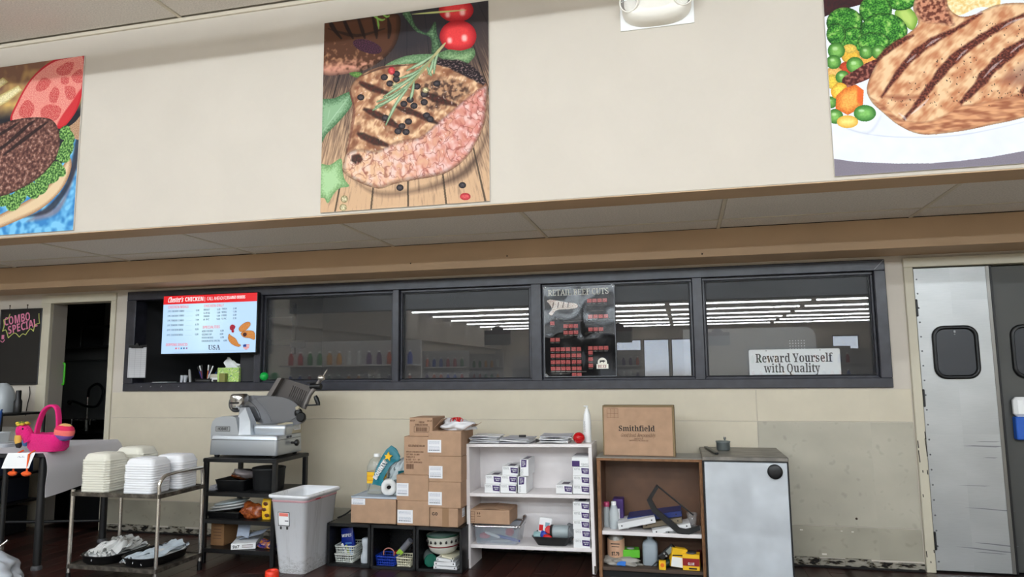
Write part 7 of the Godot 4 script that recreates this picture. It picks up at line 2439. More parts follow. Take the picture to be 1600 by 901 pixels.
# ------------------------------------------------------------------ black stand with shelves of odds and ends
func build_stand():
	var bs: StandardMaterial3D = MT["black steel"]
	var x0 := -3.47
	var x1 := -2.87
	var zf := 0.79
	var zb := 0.34
	var t := thing("slicer_stand", "black steel four-tier stand carrying the meat slicer", "stand", Vector3((x0 + x1) * 0.5, 0, (zf + zb) * 0.5))
	var hw := (x1 - x0) * 0.5
	var hd := (zf - zb) * 0.5
	for sx in [-1, 1]:
		for sz in [-1, 1]:
			var l := sf()
			bx(l, Vector3(sx * (hw - 0.016), 0.375, sz * (hd - 0.016)), Vector3(0.032, 0.75, 0.032), 0.003)
			obj("leg", l, bs, t)
	var tp := sf()
	box(-hw - 0.004, hw + 0.004, 0.722, 0.748, -hd - 0.004, hd + 0.004, 0.004, tp)
	obj("top", tp, bs, t)
	for y in [0.508, 0.314, 0.108]:
		var s := sf()
		box(-hw + 0.004, hw - 0.004, y - 0.03, y, -hd + 0.004, hd - 0.002, 0.003, s)
		obj("shelf", s, bs, t)
	# top tier
	var y := 0.509
	var tr := thing("odds_tray", "black tray heaped with orange brown packets under the slicer", "tray", Vector3(-3.28, y, 0.6))
	var s := sf()
	loft(s, [rrect(0.22, 0.26, 0.02, 0.0), rrect(0.25, 0.3, 0.025, 0.075), rrect(0.255, 0.305, 0.025, 0.08), rrect(0.24, 0.29, 0.025, 0.078), rrect(0.21, 0.25, 0.02, 0.01)])
	obj("tray_body", s, MT["black plastic"], tr)
	var cols := [["orange", Color(0.62, 0.3, 0.06)], ["dark", Color(0.12, 0.1, 0.1)], ["brown", Color(0.4, 0.2, 0.08)], ["silver", Color(0.5, 0.47, 0.47)]]
	for k in 4:
		var p := thing("foil_packet", "%s packet lying in the black tray under the slicer" % cols[k][0], "packet", Vector3(-3.3 + 0.035 * k, y + 0.1 + 0.014 * (k % 2), 0.56 + 0.035 * k), 0.4 * k)
		p.rotation.z = 0.18 - 0.12 * k
		s = sf()
		blob(s, Vector3.ZERO, Vector3(0.1, 0.03, 0.07), 0.5, 35.0, 18, 8)
		obj("packet_body", s, mat("packet " + cols[k][0], cols[k][1], 0.3), p)
	var pt := thing("black_pot", "large black round container beside the tray, under the slicer", "container", Vector3(-3.045, y, 0.6))
	s = sf()
	lathe(s, [[0.105, 0.0], [0.11, 0.01], [0.118, 0.145], [0.122, 0.15], [0.122, 0.16], [0.1, 0.165]], 30)
	obj("pot_body", s, mat("matt charcoal", Color(0.07, 0.072, 0.08), 0.55), pt)
	var lp := thing("paper_pad", "stack of pale papers at the left end of the top tier", "papers", Vector3(-3.43, y, 0.66))
	for k in 3:
		s = sf()
		bx(s, Vector3(0.004 * k, 0.006 + 0.012 * k, 0), Vector3(0.05, 0.01, 0.16), 0.002)
		obj("sheet_pack", s, mat("grey paper", Color(0.7, 0.7, 0.73), 0.7), lp)
	# second tier
	y = 0.315
	var bt := thing("long_black_tray", "long low black tray on the second tier of the stand", "tray", Vector3(-3.32, y, 0.62))
	s = sf()
	loft(s, [rrect(0.26, 0.26, 0.02, 0.0), rrect(0.28, 0.28, 0.025, 0.04), rrect(0.285, 0.285, 0.025, 0.045), rrect(0.27, 0.27, 0.025, 0.044), rrect(0.25, 0.25, 0.02, 0.006)])
	obj("tray_body", s, MT["black plastic"], bt)
	var cb := thing("clear_bag_roll", "folded stack of clear and white bags lying on the long black tray", "bags", Vector3(-3.325, y + 0.05, 0.63))
	cb.rotation.z = 0.13
	for k in 3:
		s = sf()
		blob(s, Vector3(0.01 * k, 0.012 + 0.02 * k, 0), Vector3(0.17 - 0.02 * k, 0.015, 0.13), 0.25, 18.0, 22, 8)
		obj("folded_bag", s, [mat("film grey2", Color(0.62, 0.63, 0.63), 0.25), mat("film white", Color(0.78, 0.78, 0.77), 0.35), mat("silvery film", Color(0.68, 0.72, 0.73), 0.22)][k], cb)
	var sb := thing("snack_bag", "glossy orange brown snack bag on the second tier", "bag", Vector3(-3.11, y + 0.05, 0.7))
	s = sf()
	blob(s, Vector3.ZERO, Vector3(0.105, 0.058, 0.05), 0.6, 40.0, 36, 18, -0.048)
	var sm := mat("snack print", Color.WHITE, 0.25)
	sm.albedo_texture = noise_tex(91, 0.05, Color(0.35, 0.12, 0.07), Color(0.75, 0.42, 0.17), 128, 3)
	sm.uv1_triplanar = true
	sm.uv1_scale = Vector3(6, 6, 6)
	obj("bag_body", s, sm, sb)
	var yb := thing("yellow_snack_pack", "bright yellow snack packet with brown picture beside the snack bag", "packet", Vector3(-2.985, y, 0.7))
	s = sf()
	loft(s, [rrect(0.07, 0.05, 0.02, 0.0), rrect(0.075, 0.055, 0.02, 0.03), rrect(0.075, 0.055, 0.02, 0.11), rrect(0.07, 0.02, 0.008, 0.142)])
	obj("packet_body", s, MT["yellow"], yb)
	for q in [[0.0, 0.11], [0.012, 0.03], [-0.012, 0.07]]:
		s = sf()
		blob(s, Vector3(q[0], q[1], 0.027), Vector3(0.022, 0.014, 0.003), 0.3, 40.0, 12, 6)
		obj("brown_picture", s, mat("packet brown", Color(0.4, 0.2, 0.08), 0.5), yb)
	# third tier
	y = 0.109
	var pc := thing("printed_carton", "small brown printed carton on the lowest tier of the stand", "carton", Vector3(-3.395, y, 0.6))
	obj("carton_body", box(-0.055, 0.055, 0.0, 0.175, -0.1, 0.1, 0.002), mat("tan carton", Color(0.5, 0.36, 0.22), 0.8), pc)
	s = sf()
	for k in 5:
		bx(s, Vector3(0, 0.05 + k * 0.022, 0.1004), Vector3(0.07 - 0.01 * (k % 2), 0.005, 0.0006))
	obj("printed_line", s, MT["brown ink"], pc)
	var wb := thing("wrap_carton", "long white film carton with black print on the lowest tier", "carton", Vector3(-3.2, y, 0.61), 0.42)
	obj("carton_body", box(-0.085, 0.085, 0.0, 0.042, -0.17, 0.17, 0.002), MT["paper"], wb)
	text(wb, "9x7", Vector3(-0.05, 0.02, 0.1705), 0.03, MT["ink"], 0.045, "Droid Sans", true)
	s = sf()
	for k in 3:
		bx(s, Vector3(0.028, 0.014 + k * 0.008, 0.1704), Vector3(0.075, 0.003, 0.0006))
	obj("printed_line", s, MT["brown ink"], wb)
	var sh := thing("folded_papers", "folded blueish papers leaning on the white film carton", "papers", Vector3(-3.2, y + 0.045, 0.62))
	s = sf()
	sheet(s, 6, 6, func(u, v): return Vector3(-0.1 + u * 0.1 + v * 0.06, 0.14 - v * 0.12 + 0.01 * sin(u * 4.0), -0.05 + v * 0.12), 0.001)
	obj("sheet", s, mat("blue white paper", Color(0.72, 0.76, 0.83), 0.7), sh)
	s = sf()
	sheet(s, 6, 6, func(u, v): return Vector3(-0.03 + u * 0.2, 0.012 + u * 0.05 + 0.01 * sin(v * 5.0), -0.08 + v * 0.16), 0.001)
	obj("sheet", s, mat("blue white paper", Color(0.72, 0.76, 0.83), 0.7), sh)
	var bb := thing("blue_snack_bag", "blue and orange snack bag lying on the lowest tier", "bag", Vector3(-3.0, y + 0.02, 0.68))
	s = sf()
	blob(s, Vector3.ZERO, Vector3(0.075, 0.032, 0.05), 0.6, 40.0, 30, 14, -0.019)
	var bm := mat("blue snack print", Color.WHITE, 0.25)
	bm.albedo_texture = noise_tex(92, 0.03, Color(0.03, 0.1, 0.45), Color(0.75, 0.45, 0.12), 128, 2)
	(bm.albedo_texture as NoiseTexture2D).color_ramp.offsets = PackedFloat32Array([0.45, 0.62])
	bm.uv1_triplanar = true
	bm.uv1_scale = Vector3(6, 6, 6)
	obj("bag_body", s, bm, bb)

# ------------------------------------------------------------------ meat slicer
func build_slicer():
	var al: StandardMaterial3D = MT["cast aluminium"]
	var gm := mat("slicer grey", Color(0.42, 0.42, 0.43), 0.4, 0.55)
	var t := thing("meat_slicer", "silver meat slicer with big round blade guard on the black stand", "slicer", Vector3(-3.19, 0.749, 0.55))
	# origin: middle of the base. Left end x -0.285, right end +0.285, front z +0.175
	for sx in [-1, 1]:
		for sz in [-1, 1]:
			var f := sf()
			lathe(f, [[0.016, 0.0], [0.02, 0.012], [0.018, 0.02]], 12, Transform3D(Basis(), Vector3(sx * 0.24, 0, sz * 0.14)))
			obj("foot", f, MT["black plastic"], t)
	var b := sf()
	loft(b, [rrect(0.565, 0.35, 0.02, 0.018), rrect(0.572, 0.356, 0.022, 0.024), rrect(0.566, 0.35, 0.022, 0.126)], true, true)
	var lo := obj("lower_base", b, al, t)
	b = sf()
	loft(b, [rrect(0.556, 0.34, 0.018, 0.126), rrect(0.556, 0.34, 0.018, 0.13)], false, false)
	obj("seam", b, MT["black plastic"], lo)
	b = sf()
	loft(b, [rrect(0.566, 0.35, 0.022, 0.13), rrect(0.562, 0.346, 0.024, 0.155), rrect(0.54, 0.33, 0.024, 0.163)], true, true)
	obj("upper_base", b, al, t)
	# rounded motor housing at the left
	var mo := sf()
	var prof := PackedVector2Array([Vector2(-0.283, 0.13), Vector2(-0.045, 0.13)])
	for p in [[-0.045, 0.165], [-0.06, 0.235], [-0.075, 0.29], [-0.1, 0.3], [-0.2, 0.298], [-0.245, 0.288], [-0.272, 0.262], [-0.283, 0.225]]:
		prof.append(Vector2(p[0], p[1]))
	prism(mo, prof, -0.06, 0.165, Transform3D(), false)
	obj("motor_housing", mo, al, t)
	var fa := sf()
	loft(fa, [PackedVector3Array([Vector3(-0.045, 0.16, 0.17), Vector3(0.025, 0.16, 0.12), Vector3(0.025, 0.16, 0.02), Vector3(-0.045, 0.16, -0.02)]), PackedVector3Array([Vector3(-0.085, 0.3, 0.12), Vector3(-0.002, 0.26, 0.09), Vector3(-0.002, 0.26, 0.02), Vector3(-0.085, 0.3, 0.0)]), PackedVector3Array([Vector3(-0.1, 0.36, 0.08), Vector3(-0.06, 0.36, 0.07), Vector3(-0.06, 0.36, 0.02), Vector3(-0.1, 0.36, 0.02)])], true, true, false)
	obj("neck", fa, al, t)
	var bd := sf()
	bx(bd, Vector3(-0.18, 0.208, 0.1655), Vector3(0.118, 0.034, 0.002), 0.0008)
	var bg := obj("name_plate", bd, mat("plate silver", Color(0.68, 0.69, 0.7), 0.3, 0.6), t)
	var fr := sf()
	for q in [[-0.18, 0.2255, 0.12, 0.0025], [-0.18, 0.1905, 0.12, 0.0025], [-0.2395, 0.208, 0.0025, 0.036], [-0.1205, 0.208, 0.0025, 0.036]]:
		bx(fr, Vector3(q[0], q[1], 0.167), Vector3(q[2], q[3], 0.001))
	obj("plate_border", fr, MT["ink"], bg)
	text(bg, "HOBART", Vector3(-0.18, 0.208, 0.1672), 0.03, MT["ink"], 0.085, "Droid Sans", true)
	# drip tray behind the neck
	var tr := sf()
	loft(tr, [rrect(0.26, 0.2, 0.02, 0.16), rrect(0.275, 0.21, 0.02, 0.2), rrect(0.275, 0.21, 0.02, 0.235), rrect(0.26, 0.196, 0.02, 0.235), rrect(0.25, 0.19, 0.02, 0.2)].map(func(r): return moved(r, Transform3D(Basis(), Vector3(0.148, 0, -0.03)))), true, true)
	obj("drip_tray", tr, al, t)
	# blade guard: a large flat ellipse, leaning
	var gu := sf()
	var gp := []
	for p in [[-0.13, 0.437], [-0.03, 0.445], [0.09, 0.442], [0.21, 0.412], [0.31, 0.35], [0.372, 0.283], [0.355, 0.243], [0.3, 0.226], [0.17, 0.224], [0.1, 0.25], [0.02, 0.252], [-0.09, 0.262], [-0.145, 0.32]]:
		gp.append(Vector2(p[0], p[1]))
	prism(gu, PackedVector2Array(curve(gp, 4, true)), -0.07, -0.035, Transform3D(), false)
	obj("blade_guard", gu, gm, t)
	var bl := sf()
	var bp := []
	for k in 40:
		var a := TAU * k / 40.0
		bp.append(Vector2(0.1 + cos(a) * 0.235, 0.335 + sin(a) * 0.106))
	prism(bl, PackedVector2Array(bp), -0.036, -0.03)
	obj("blade_cover", bl, mat("cover grey", Color(0.47, 0.47, 0.48), 0.35, 0.6), t)
	var rib := sf()
	tube(rib, curve([Vector3(-0.05, 0.43, -0.028), Vector3(0.03, 0.36, -0.028), Vector3(0.075, 0.3, -0.028), Vector3(0.1, 0.25, -0.028)], 5), 0.004, 6)
	obj("cover_rib", rib, gm, t)
	var cn := sf()
	var cp := []
	for p in [[-0.13, 0.41], [-0.06, 0.385], [-0.005, 0.32], [0.005, 0.265], [-0.06, 0.255], [-0.12, 0.3]]:
		cp.append(Vector2(p[0], p[1]))
	prism(cn, PackedVector2Array(curve(cp, 4, true)), -0.03, -0.015)
	obj("inner_disc", cn, mat("disc steel", Color(0.5, 0.5, 0.51), 0.25, 0.8), t)
	# sharpener head at the upper left
	var hd := sf()
	loft(hd, [rrect(0.1, 0.1, 0.04, 0.345, 6), rrect(0.125, 0.125, 0.05, 0.37, 6), rrect(0.128, 0.128, 0.052, 0.43, 6), rrect(0.12, 0.12, 0.05, 0.452, 6), rrect(0.1, 0.1, 0.042, 0.462, 6)].map(func(r): return moved(r, Transform3D(Basis(), Vector3(-0.155, 0, 0.01)))), true, true)
	obj("sharpener_head", hd, MT["chrome"], t)
	var sb := sf()
	lathe(sb, [[0.05, -0.02], [0.066, 0.0], [0.066, 0.05], [0.05, 0.06]], 24, Transform3D(Basis(Vector3.RIGHT, PI / 2), Vector3(-0.2, 0.385, -0.06)))
	obj("round_guard", sb, gm, t)
	var sl := sf()
	bx(sl, Vector3(-0.155, 0.395, 0.076), Vector3(0.08, 0.012, 0.004), 0.001)
	bx(sl, Vector3(-0.155, 0.352, 0.06), Vector3(0.05, 0.016, 0.02), 0.004)
	obj("dark_slot", sl, MT["black plastic"], t)
	# meat carriage: dark sloped chute with ribs
	var dk := mat("carriage bronze", Color(0.34, 0.32, 0.31), 0.42, 0.5)
	var ca := sf()
	var c := PackedVector2Array([Vector2(0.03, 0.435), Vector2(0.125, 0.575), Vector2(0.155, 0.572), Vector2(0.385, 0.505), Vector2(0.34, 0.375), Vector2(0.27, 0.35), Vector2(0.05, 0.43)])
	prism(ca, c, -0.16, -0.145)
	obj("carriage_plate", ca, dk, t)
	var ed := sf()
	prism(ed, PackedVector2Array([Vector2(0.0, 0.435), Vector2(0.1, 0.582), Vector2(0.135, 0.58), Vector2(0.045, 0.435)]), -0.2, -0.1)
	obj("carriage_side", ed, mat("side bronze", Color(0.42, 0.4, 0.385), 0.45, 0.5), t)
	var rb := sf()
	for k in 8:
		var u := k / 8.0
		tube(rb, [Vector3(0.215 + u * 0.13, 0.52 - u * 0.05, -0.143), Vector3(0.175 + u * 0.13, 0.435 - u * 0.055, -0.143)], 0.0035, 5)
	obj("rib", rb, dk, t).set_meta("kind", "stuff")
	var ar := sf()
	tube(ar, [Vector3(0.32, 0.345, -0.12), Vector3(0.365, 0.45, -0.13), Vector3(0.455, 0.57, -0.14)], [0.022, 0.019, 0.015], 8)
	obj("pusher_arm", ar, MT["side bronze"], t)
	var ah := sf()
	blob(ah, Vector3(0.455, 0.578, -0.14), Vector3(0.032, 0.022, 0.025), 0.0, 1.0, 16, 10)
	tube(ah, [Vector3(0.47, 0.59, -0.14), Vector3(0.505, 0.64, -0.14)], 0.006, 6)
	obj("arm_knuckle", ah, MT["worn steel tube"], t)
	var pu := sf()
	tube(pu, [Vector3(0.37, 0.515, -0.13), Vector3(0.46, 0.512, -0.13)], [0.02, 0.024], 10)
	tube(pu, [Vector3(0.33, 0.54, -0.15), Vector3(0.42, 0.545, -0.15)], 0.008, 6)
	obj("pusher_handle", pu, MT["black plastic"], t)
	var kn := sf()
	tube(kn, [Vector3(0.35, 0.37, -0.1), Vector3(0.42, 0.372, -0.1), Vector3(0.47, 0.375, -0.1)], 0.007, 6)
	obj("handle_rod", kn, MT["black steel"], t)
	var kg := sf()
	tube(kg, [Vector3(0.43, 0.44, -0.1), Vector3(0.44, 0.42, -0.1), Vector3(0.455, 0.385, -0.1), Vector3(0.46, 0.37, -0.1)], [0.014, 0.018, 0.017, 0.012], 10)
	obj("handle_grip", kg, MT["black plastic"], t)
	var ik := sf()
	lathe(ik, [[0.02, 0.0], [0.036, 0.006], [0.038, 0.024], [0.03, 0.03]], 20, Transform3D(Basis(Vector3.RIGHT, PI / 2), Vector3(0.352, 0.285, -0.05)))
	blob(ik, Vector3(0.318, 0.315, -0.05), Vector3(0.032, 0.036, 0.03), 0.0, 1.0, 14, 10)
	obj("index_knob", ik, MT["black plastic"], t)
	var li := sf()
	bx(li, Vector3(0.318, 0.352, -0.04), Vector3(0.03, 0.03, 0.03), 0.006, Basis(Vector3.BACK, 0.6))
	obj("cream_bracket", li, mat("old cream", Color(0.66, 0.62, 0.52), 0.5), t)
	# control knob and plates on the right end
	var ck := sf()
	tube(ck, [Vector3(0.283, 0.095, -0.02), Vector3(0.32, 0.095, -0.02)], 0.009, 8)
	lathe(ck, [[0.016, 0.0], [0.024, 0.008], [0.024, 0.02], [0.014, 0.028]], 18, Transform3D(Basis(Vector3.FORWARD, PI / 2), Vector3(0.315, 0.095, -0.02)))
	obj("speed_knob", ck, MT["black plastic"], t)
	var sw := sf()
	for z in [0.04, 0.0]:
		tube(sw, [Vector3(0.28, 0.143, z), Vector3(0.292, 0.143, z)], 0.009, 10)
	obj("push_button", sw, MT["dim grey"], t)
	var rp := sf()
	box(0.15, 0.284, 0.16, 0.245, -0.165, -0.03, 0.004, rp)
	obj("end_housing", rp, mat("old cream", Color(0.66, 0.62, 0.52), 0.5), t)
	decal("instruction_plate", 0.09, 0.06, Vector3(0.2846, 0.215, -0.1), MT["fine print"], t, Basis(Vector3.UP, PI / 2))
	var mk := sf()
	bx(mk, Vector3(0.14, 0.062, 0.176), Vector3(0.05, 0.005, 0.0008))
	obj("worn_mark", mk, mat("tan mark", Color(0.55, 0.5, 0.45), 0.6), t)

# ------------------------------------------------------------------ steel cart with foam boxes
func build_cart():
	var st: StandardMaterial3D = MT["worn steel tube"]
	var t := thing("utility_cart", "two-tier steel tube cart with foam boxes on top and black trays below", "cart", Vector3(-3.7, 0, 1.15))
	var hw := 0.34
	var hd := 0.215
	for sx in [-1, 1]:
		for sz in [-1, 1]:
			var l := sf()
			tube(l, [Vector3(sx * hw, 0.06, sz * hd), Vector3(sx * hw, 0.6, sz * hd)], 0.0125, 10)
			obj("leg", l, st, t)
			var w := sf()
			lathe(w, [[0.016, 0.0], [0.017, 0.03], [0.013, 0.06]], 12, Transform3D(Basis(), Vector3(sx * hw, 0.0, sz * hd)))
			obj("foot", w, MT["black plastic"], t)
	var h := sf()
	tube(h, curve([Vector3(hw, 0.6, hd), Vector3(hw, 0.655, hd), Vector3(hw, 0.692, hd - 0.035), Vector3(hw, 0.705, hd - 0.09), Vector3(hw, 0.708, 0.0), Vector3(hw, 0.705, -hd + 0.05), Vector3(hw, 0.69, -hd + 0.012), Vector3(hw, 0.6, -hd)], 5), 0.0125, 10)
	obj("handle", h, st, t)
	var wt := grain("worn tray steel", Color(0.5, 0.47, 0.43), 0.4, 0.6, 81, 0.02, 0.5, Vector3(4, 4, 4))
	for y in [0.575, 0.105]:
		var s := sf()
		box(-hw - 0.01, hw + 0.01, y, y + 0.004, -hd - 0.01, hd + 0.01, 0.001, s)
		for q in [[-hw - 0.01, hw + 0.01, hd + 0.008, hd + 0.012], [-hw - 0.01, hw + 0.01, -hd - 0.012, -hd - 0.008]]:
			box(q[0], q[1], y - 0.016, y + 0.012, q[2], q[3], 0.001, s)
		for q in [[-hw - 0.012, -hw - 0.008], [hw + 0.008, hw + 0.012]]:
			box(q[0], q[1], y - 0.016, y + 0.012, -hd - 0.01, hd + 0.01, 0.001, s)
		obj("tray", s, wt, t)
	# stacks of foam boxes: each box is a thing, nested
	var cream := mat("cream foam", Color(0.87, 0.855, 0.8), 0.75)
	var white := mat("white foam", Color(0.9, 0.9, 0.91), 0.75)
	stack("cream", Vector3(-3.905, 0.58, 1.245), 0.215, 0.2, 13, 0.0165, cream, "front left stack of cream foam boxes on the cart", true)
	stack("cream", Vector3(-3.86, 0.58, 1.01), 0.225, 0.19, 14, 0.0165, cream, "back left stack of cream foam boxes on the cart", true)
	stack("white", Vector3(-3.555, 0.58, 1.25), 0.235, 0.19, 12, 0.0155, white, "front right stack of white foam boxes on the cart", false)
	stack("white", Vector3(-3.51, 0.58, 1.035), 0.235, 0.19, 12, 0.0155, white, "back right stack of white foam boxes by the cart handle", false)
	# black trays with bags on the lower tier
	var tl := ["black oblong tray of loose white bags, left on the lower cart tier", "black oblong tray with one flattened bag, right on the lower cart tier"]
	var d0: Node3D = null
	for k in 2:
		var at := Vector3(-3.87 + k * 0.325, 0.1115, 1.15)
		var tr: Node3D
		if k == 0:
			tr = thing("black_oval_tray", tl[0], "tray", at, 0.0, "black trays on the cart")
			var s := sf()
			var rr := []
			for q in [[0.25, 0.37, 0.1, 0.0], [0.28, 0.4, 0.115, 0.012], [0.295, 0.415, 0.12, 0.05], [0.305, 0.425, 0.125, 0.054], [0.305, 0.425, 0.125, 0.059], [0.288, 0.408, 0.118, 0.057], [0.262, 0.38, 0.105, 0.01]]:
				rr.append(rrect(q[0], q[1], q[2], q[3], 7))
			loft(s, rr, true, true)
			obj("tray_body", s, MT["black plastic"], tr)
			var rv := sf()
			bx(rv, Vector3(0.0, 0.032, 0.206), Vector3(0.006, 0.012, 0.004), 0.001)
			obj("moulded_mark", rv, MT["silver grey"], tr)
			d0 = tr
		else:
			tr = dup(d0, at, 0.0, tl[1])
	var film := mat("bag white", Color(0.86, 0.86, 0.85), 0.4)
	var bg := thing("white_bag_pile", "crumpled pile of thin white bags heaped in the left black tray", "bags", Vector3(-3.87, 0.13, 1.13))
	for k in 5:
		var s := sf()
		var ph0 := k * 1.7
		sheet(s, 26, 14, func(u, v): return Vector3((u - 0.5) * (0.24 - 0.02 * k) + 0.02 * sin(v * 5.0 + ph0), 0.012 + 0.013 * k + 0.035 * sin(u * PI) * sin(clampf(v * 1.2, 0, 1) * PI) + 0.032 * n2.get_noise_2d(u * 75.0 + k * 40.0, v * 26.0) + 0.03 * v * (1.0 - u), (0.5 - v) * 0.34), 0.0012)
		obj("bag", s, film, bg, Vector3(0.012 * (k - 2), 0, 0), Basis(Vector3.UP, -0.35 + 0.16 * k))
	var b2 := thing("flattened_bag", "flattened white plastic bag folded lengthwise in the right black tray", "bag", Vector3(-3.55, 0.125, 1.15))
	for k in 2:
		var s := sf()
		sheet(s, 26, 14, func(u, v): return Vector3((u - 0.5) * 0.17 + 0.05 * (v - 0.4), 0.014 + 0.014 * k + 0.03 * v * v + 0.012 * sin(u * PI) + 0.03 * n2.get_noise_2d(u * 75.0 + k * 60.0, v * 26.0), (0.5 - v) * 0.4), 0.0012)
		obj("film", s, film if k == 0 else mat("bag bluish", Color(0.78, 0.82, 0.85), 0.35), b2)

func stack(kind: String, at: Vector3, w: float, d: float, n: int, step: float, m: Material, where: String, fluted: bool):
	var proto: Node3D = null
	for k in n:
		var p := at + Vector3(rng.randf_range(-0.002, 0.002), k * step, rng.randf_range(-0.002, 0.002))
		var label := "topmost box of the " + where if k == n - 1 else "nested foam box in the " + where
		if proto == null:
			proto = thing("foam_box", label, "food box", p, 0.0, where)
			var s := sf()
			var rings := []
			# closed outline with soft corners, the cream ones fluted
			for q in [[0.97, 0.0], [1.0, 0.003], [1.0, 0.0145], [0.985, 0.0165], [0.95, 0.0162]]:
				var r := rrect(w * q[0], d * q[0], 0.035, q[1], 5)
				if fluted:
					for i in r.size():
						var a := r[i]
						var f := 0.0065 * sin(i * 2.1)
						r[i] = a + Vector3(a.x, 0, a.z).normalized() * f
				rings.append(r)
			loft(s, rings, true, true)
			obj("tray", s, m, proto)
		else:
			dup(proto, p, rng.randf_range(-0.012, 0.012), label)
	# lid hump on the last one
	var top: Node3D = get_child(get_child_count() - 1)
	var l := sf()
	var rr := []
	for q in [[0.95, 0.014], [0.93, 0.03], [0.84, 0.05], [0.76, 0.056]]:
		rr.append(rrect(w * q[0], d * q[0], 0.035, q[1], 5))
	loft(l, rr, false, true)
	var lid := obj("lid", l, m, top)
	var e := sf()
	loft(e, [rrect(w * 0.55, d * 0.5, 0.02, 0.054, 5), rrect(w * 0.52, d * 0.47, 0.02, 0.059, 5)], false, true)
	obj("raised_panel", e, m, lid)

# ------------------------------------------------------------------ table with paper cover, flamingo basket and clutter at the left edge
func build_table():
	var bs: StandardMaterial3D = MT["black steel"]
	var t := thing("work_table", "black work table under a white paper cover at the left edge", "table", Vector3(-4.46, 0, 1.215), 0.25)
	obj("table_top", box(-1.9, 0.0, 0.785, 0.815, -0.95, 0.0, 0.004), mat("table dark", Color(0.07, 0.07, 0.075), 0.5), t)
	for q in [[-0.04, -0.06, 0.027], [-0.04, -0.88, 0.027], [-1.8, -0.06, 0.027], [-1.8, -0.88, 0.027], [-0.29, -0.04, 0.018]]:
		var l := sf()
		tube(l, [Vector3(q[0], 0.0, q[1]), Vector3(q[0], 0.785, q[1])], q[2], 12)
		obj("leg", l, mat("leg grey", Color(0.07, 0.07, 0.075), 0.45), t)
		var f := sf()
		lathe(f, [[q[2] * 1.35, 0.0], [q[2] * 1.35, 0.02], [q[2], 0.03]], 14, Transform3D(Basis(), Vector3(q[0], 0, q[1])))
		obj("foot", f, mat("leg foot", Color(0.3, 0.3, 0.31), 0.4), t)
	var jt := sf()
	tube(jt, curve([Vector3(-0.34, 0.2, -0.04), Vector3(-0.29, 0.17, -0.02), Vector3(-0.24, 0.21, -0.04)], 4), 0.01, 6)
	tube(jt, [Vector3(-0.29, 0.18, -0.04), Vector3(-0.29, 0.13, -0.04)], 0.022, 10)
	obj("leg_joint", jt, MT["worn steel tube"], t)
	var rl := sf()
	tube(rl, [Vector3(-1.8, 0.17, -0.88), Vector3(-0.04, 0.17, -0.88)], 0.012, 8)
	obj("stretcher", rl, mat("leg grey", Color(0.07, 0.07, 0.075), 0.45), t)
	# paper cover draped over the right end
	var pc := thing("paper_cover", "white paper cover hanging over the right end of the table", "table cover", Vector3.ZERO)
	var s := sf()
	sheet(s, 26, 10, func(u, v):
		# u runs from the flat part over the fold and down the drop; v from the near corner to the back
		var fold := Vector3(lerpf(-4.452, -4.70, v), 0.8185 + 0.006 * sin(v * PI) + 0.004 * v, lerpf(1.222, 0.27, v))
		if u < 0.62:
			var k = (0.62 - u) / 0.62
			return fold + Vector3(-1.1 * k, 0.0035 * absf(sin(k * 8.0 + v * 3.0)) * k - 0.004 * v * k, 0.27 * k)
		var k = (u - 0.62) / 0.38
		return fold + Vector3(0.055 * sin(minf(k * 2.0, 1.0) * PI * 0.5) + 0.05 * k * v, -0.3 * k * (1.0 - 0.12 * v) - 0.006 * k, 0.02 * k + 0.018 * sin(k * 3.0 + v * 12.0) * k), 0.0015)
	obj("sheet", s, mat("cover paper", Color(0.8, 0.79, 0.81), 0.7), pc)
	# price sheet hanging from the front edge
	var ps := thing("price_sheet", "white paper sheet with handwriting hanging off the table front below the flamingo", "paper", Vector3(-4.6, 0.822, 1.265), 0.2)
	s = sf()
	sheet(s, 4, 6, func(u, v): return Vector3((u - 0.5) * 0.2 - 0.012 + 0.02 * (0.5 - v), -0.105 * v, 0.0 + 0.028 * v + (0.004 * sin(v * 3.0))), 0.001)
	obj("sheet", s, MT["paper"], ps)
	text(ps, "Only", Vector3(0.0, -0.035, 0.012), 0.032, mat("blue biro", Color(0.35, 0.36, 0.5), 0.7), 0.05, "Droid Serif", false, Basis(Vector3.RIGHT, -0.26), 0.003, 0, 0.4)
	text(ps, "$29.97", Vector3(-0.005, -0.06, 0.0185), 0.034, MT["blue biro"], 0.085, "Droid Serif", false, Basis(Vector3.RIGHT, -0.26), 0.003, 0, 0.3)
	flamingo()
	# ---- clutter at the left, on a black wall rack
	var rk := thing("wire_rack", "black shelving rack against the wall at the left edge", "rack", Vector3(-6.1, 0, 0.3))
	for q in [0.28, 0.52, 0.78, 1.045]:
		obj("shelf", box(-0.55, 0.42, q - 0.02, q, -0.22, 0.22, 0.003), bs, rk)
	for sx in [-0.54, 0.41]:
		for sz in [-0.21, 0.21]:
			var l := sf()
			tube(l, [Vector3(sx, 0.0, sz), Vector3(sx, 1.06, sz)], 0.014, 8)
			obj("post", l, bs, rk)
	var cb := thing("clear_cup_bag", "bag of clear cups standing on the black rack, cut by the picture edge", "bag", Vector3(-5.93, 1.047, 0.3))
	s = sf()
	loft(s, [rrect(0.17, 0.15, 0.05, 0.0), rrect(0.19, 0.17, 0.06, 0.05), rrect(0.18, 0.16, 0.06, 0.16), rrect(0.13, 0.11, 0.05, 0.23), rrect(0.05, 0.04, 0.02, 0.26)])
	obj("bag_body", s, mat("cup bag film", Color(0.66, 0.68, 0.69), 0.3), cb)
	var bb := thing("black_bottle", "slim black bottle on the rack beside the bag of cups", "bottle", Vector3(-5.735, 1.047, 0.32))
	s = sf()
	lathe(s, [[0.03, 0.0], [0.032, 0.01], [0.032, 0.1], [0.022, 0.12], [0.022, 0.19], [0.018, 0.195]], 16)
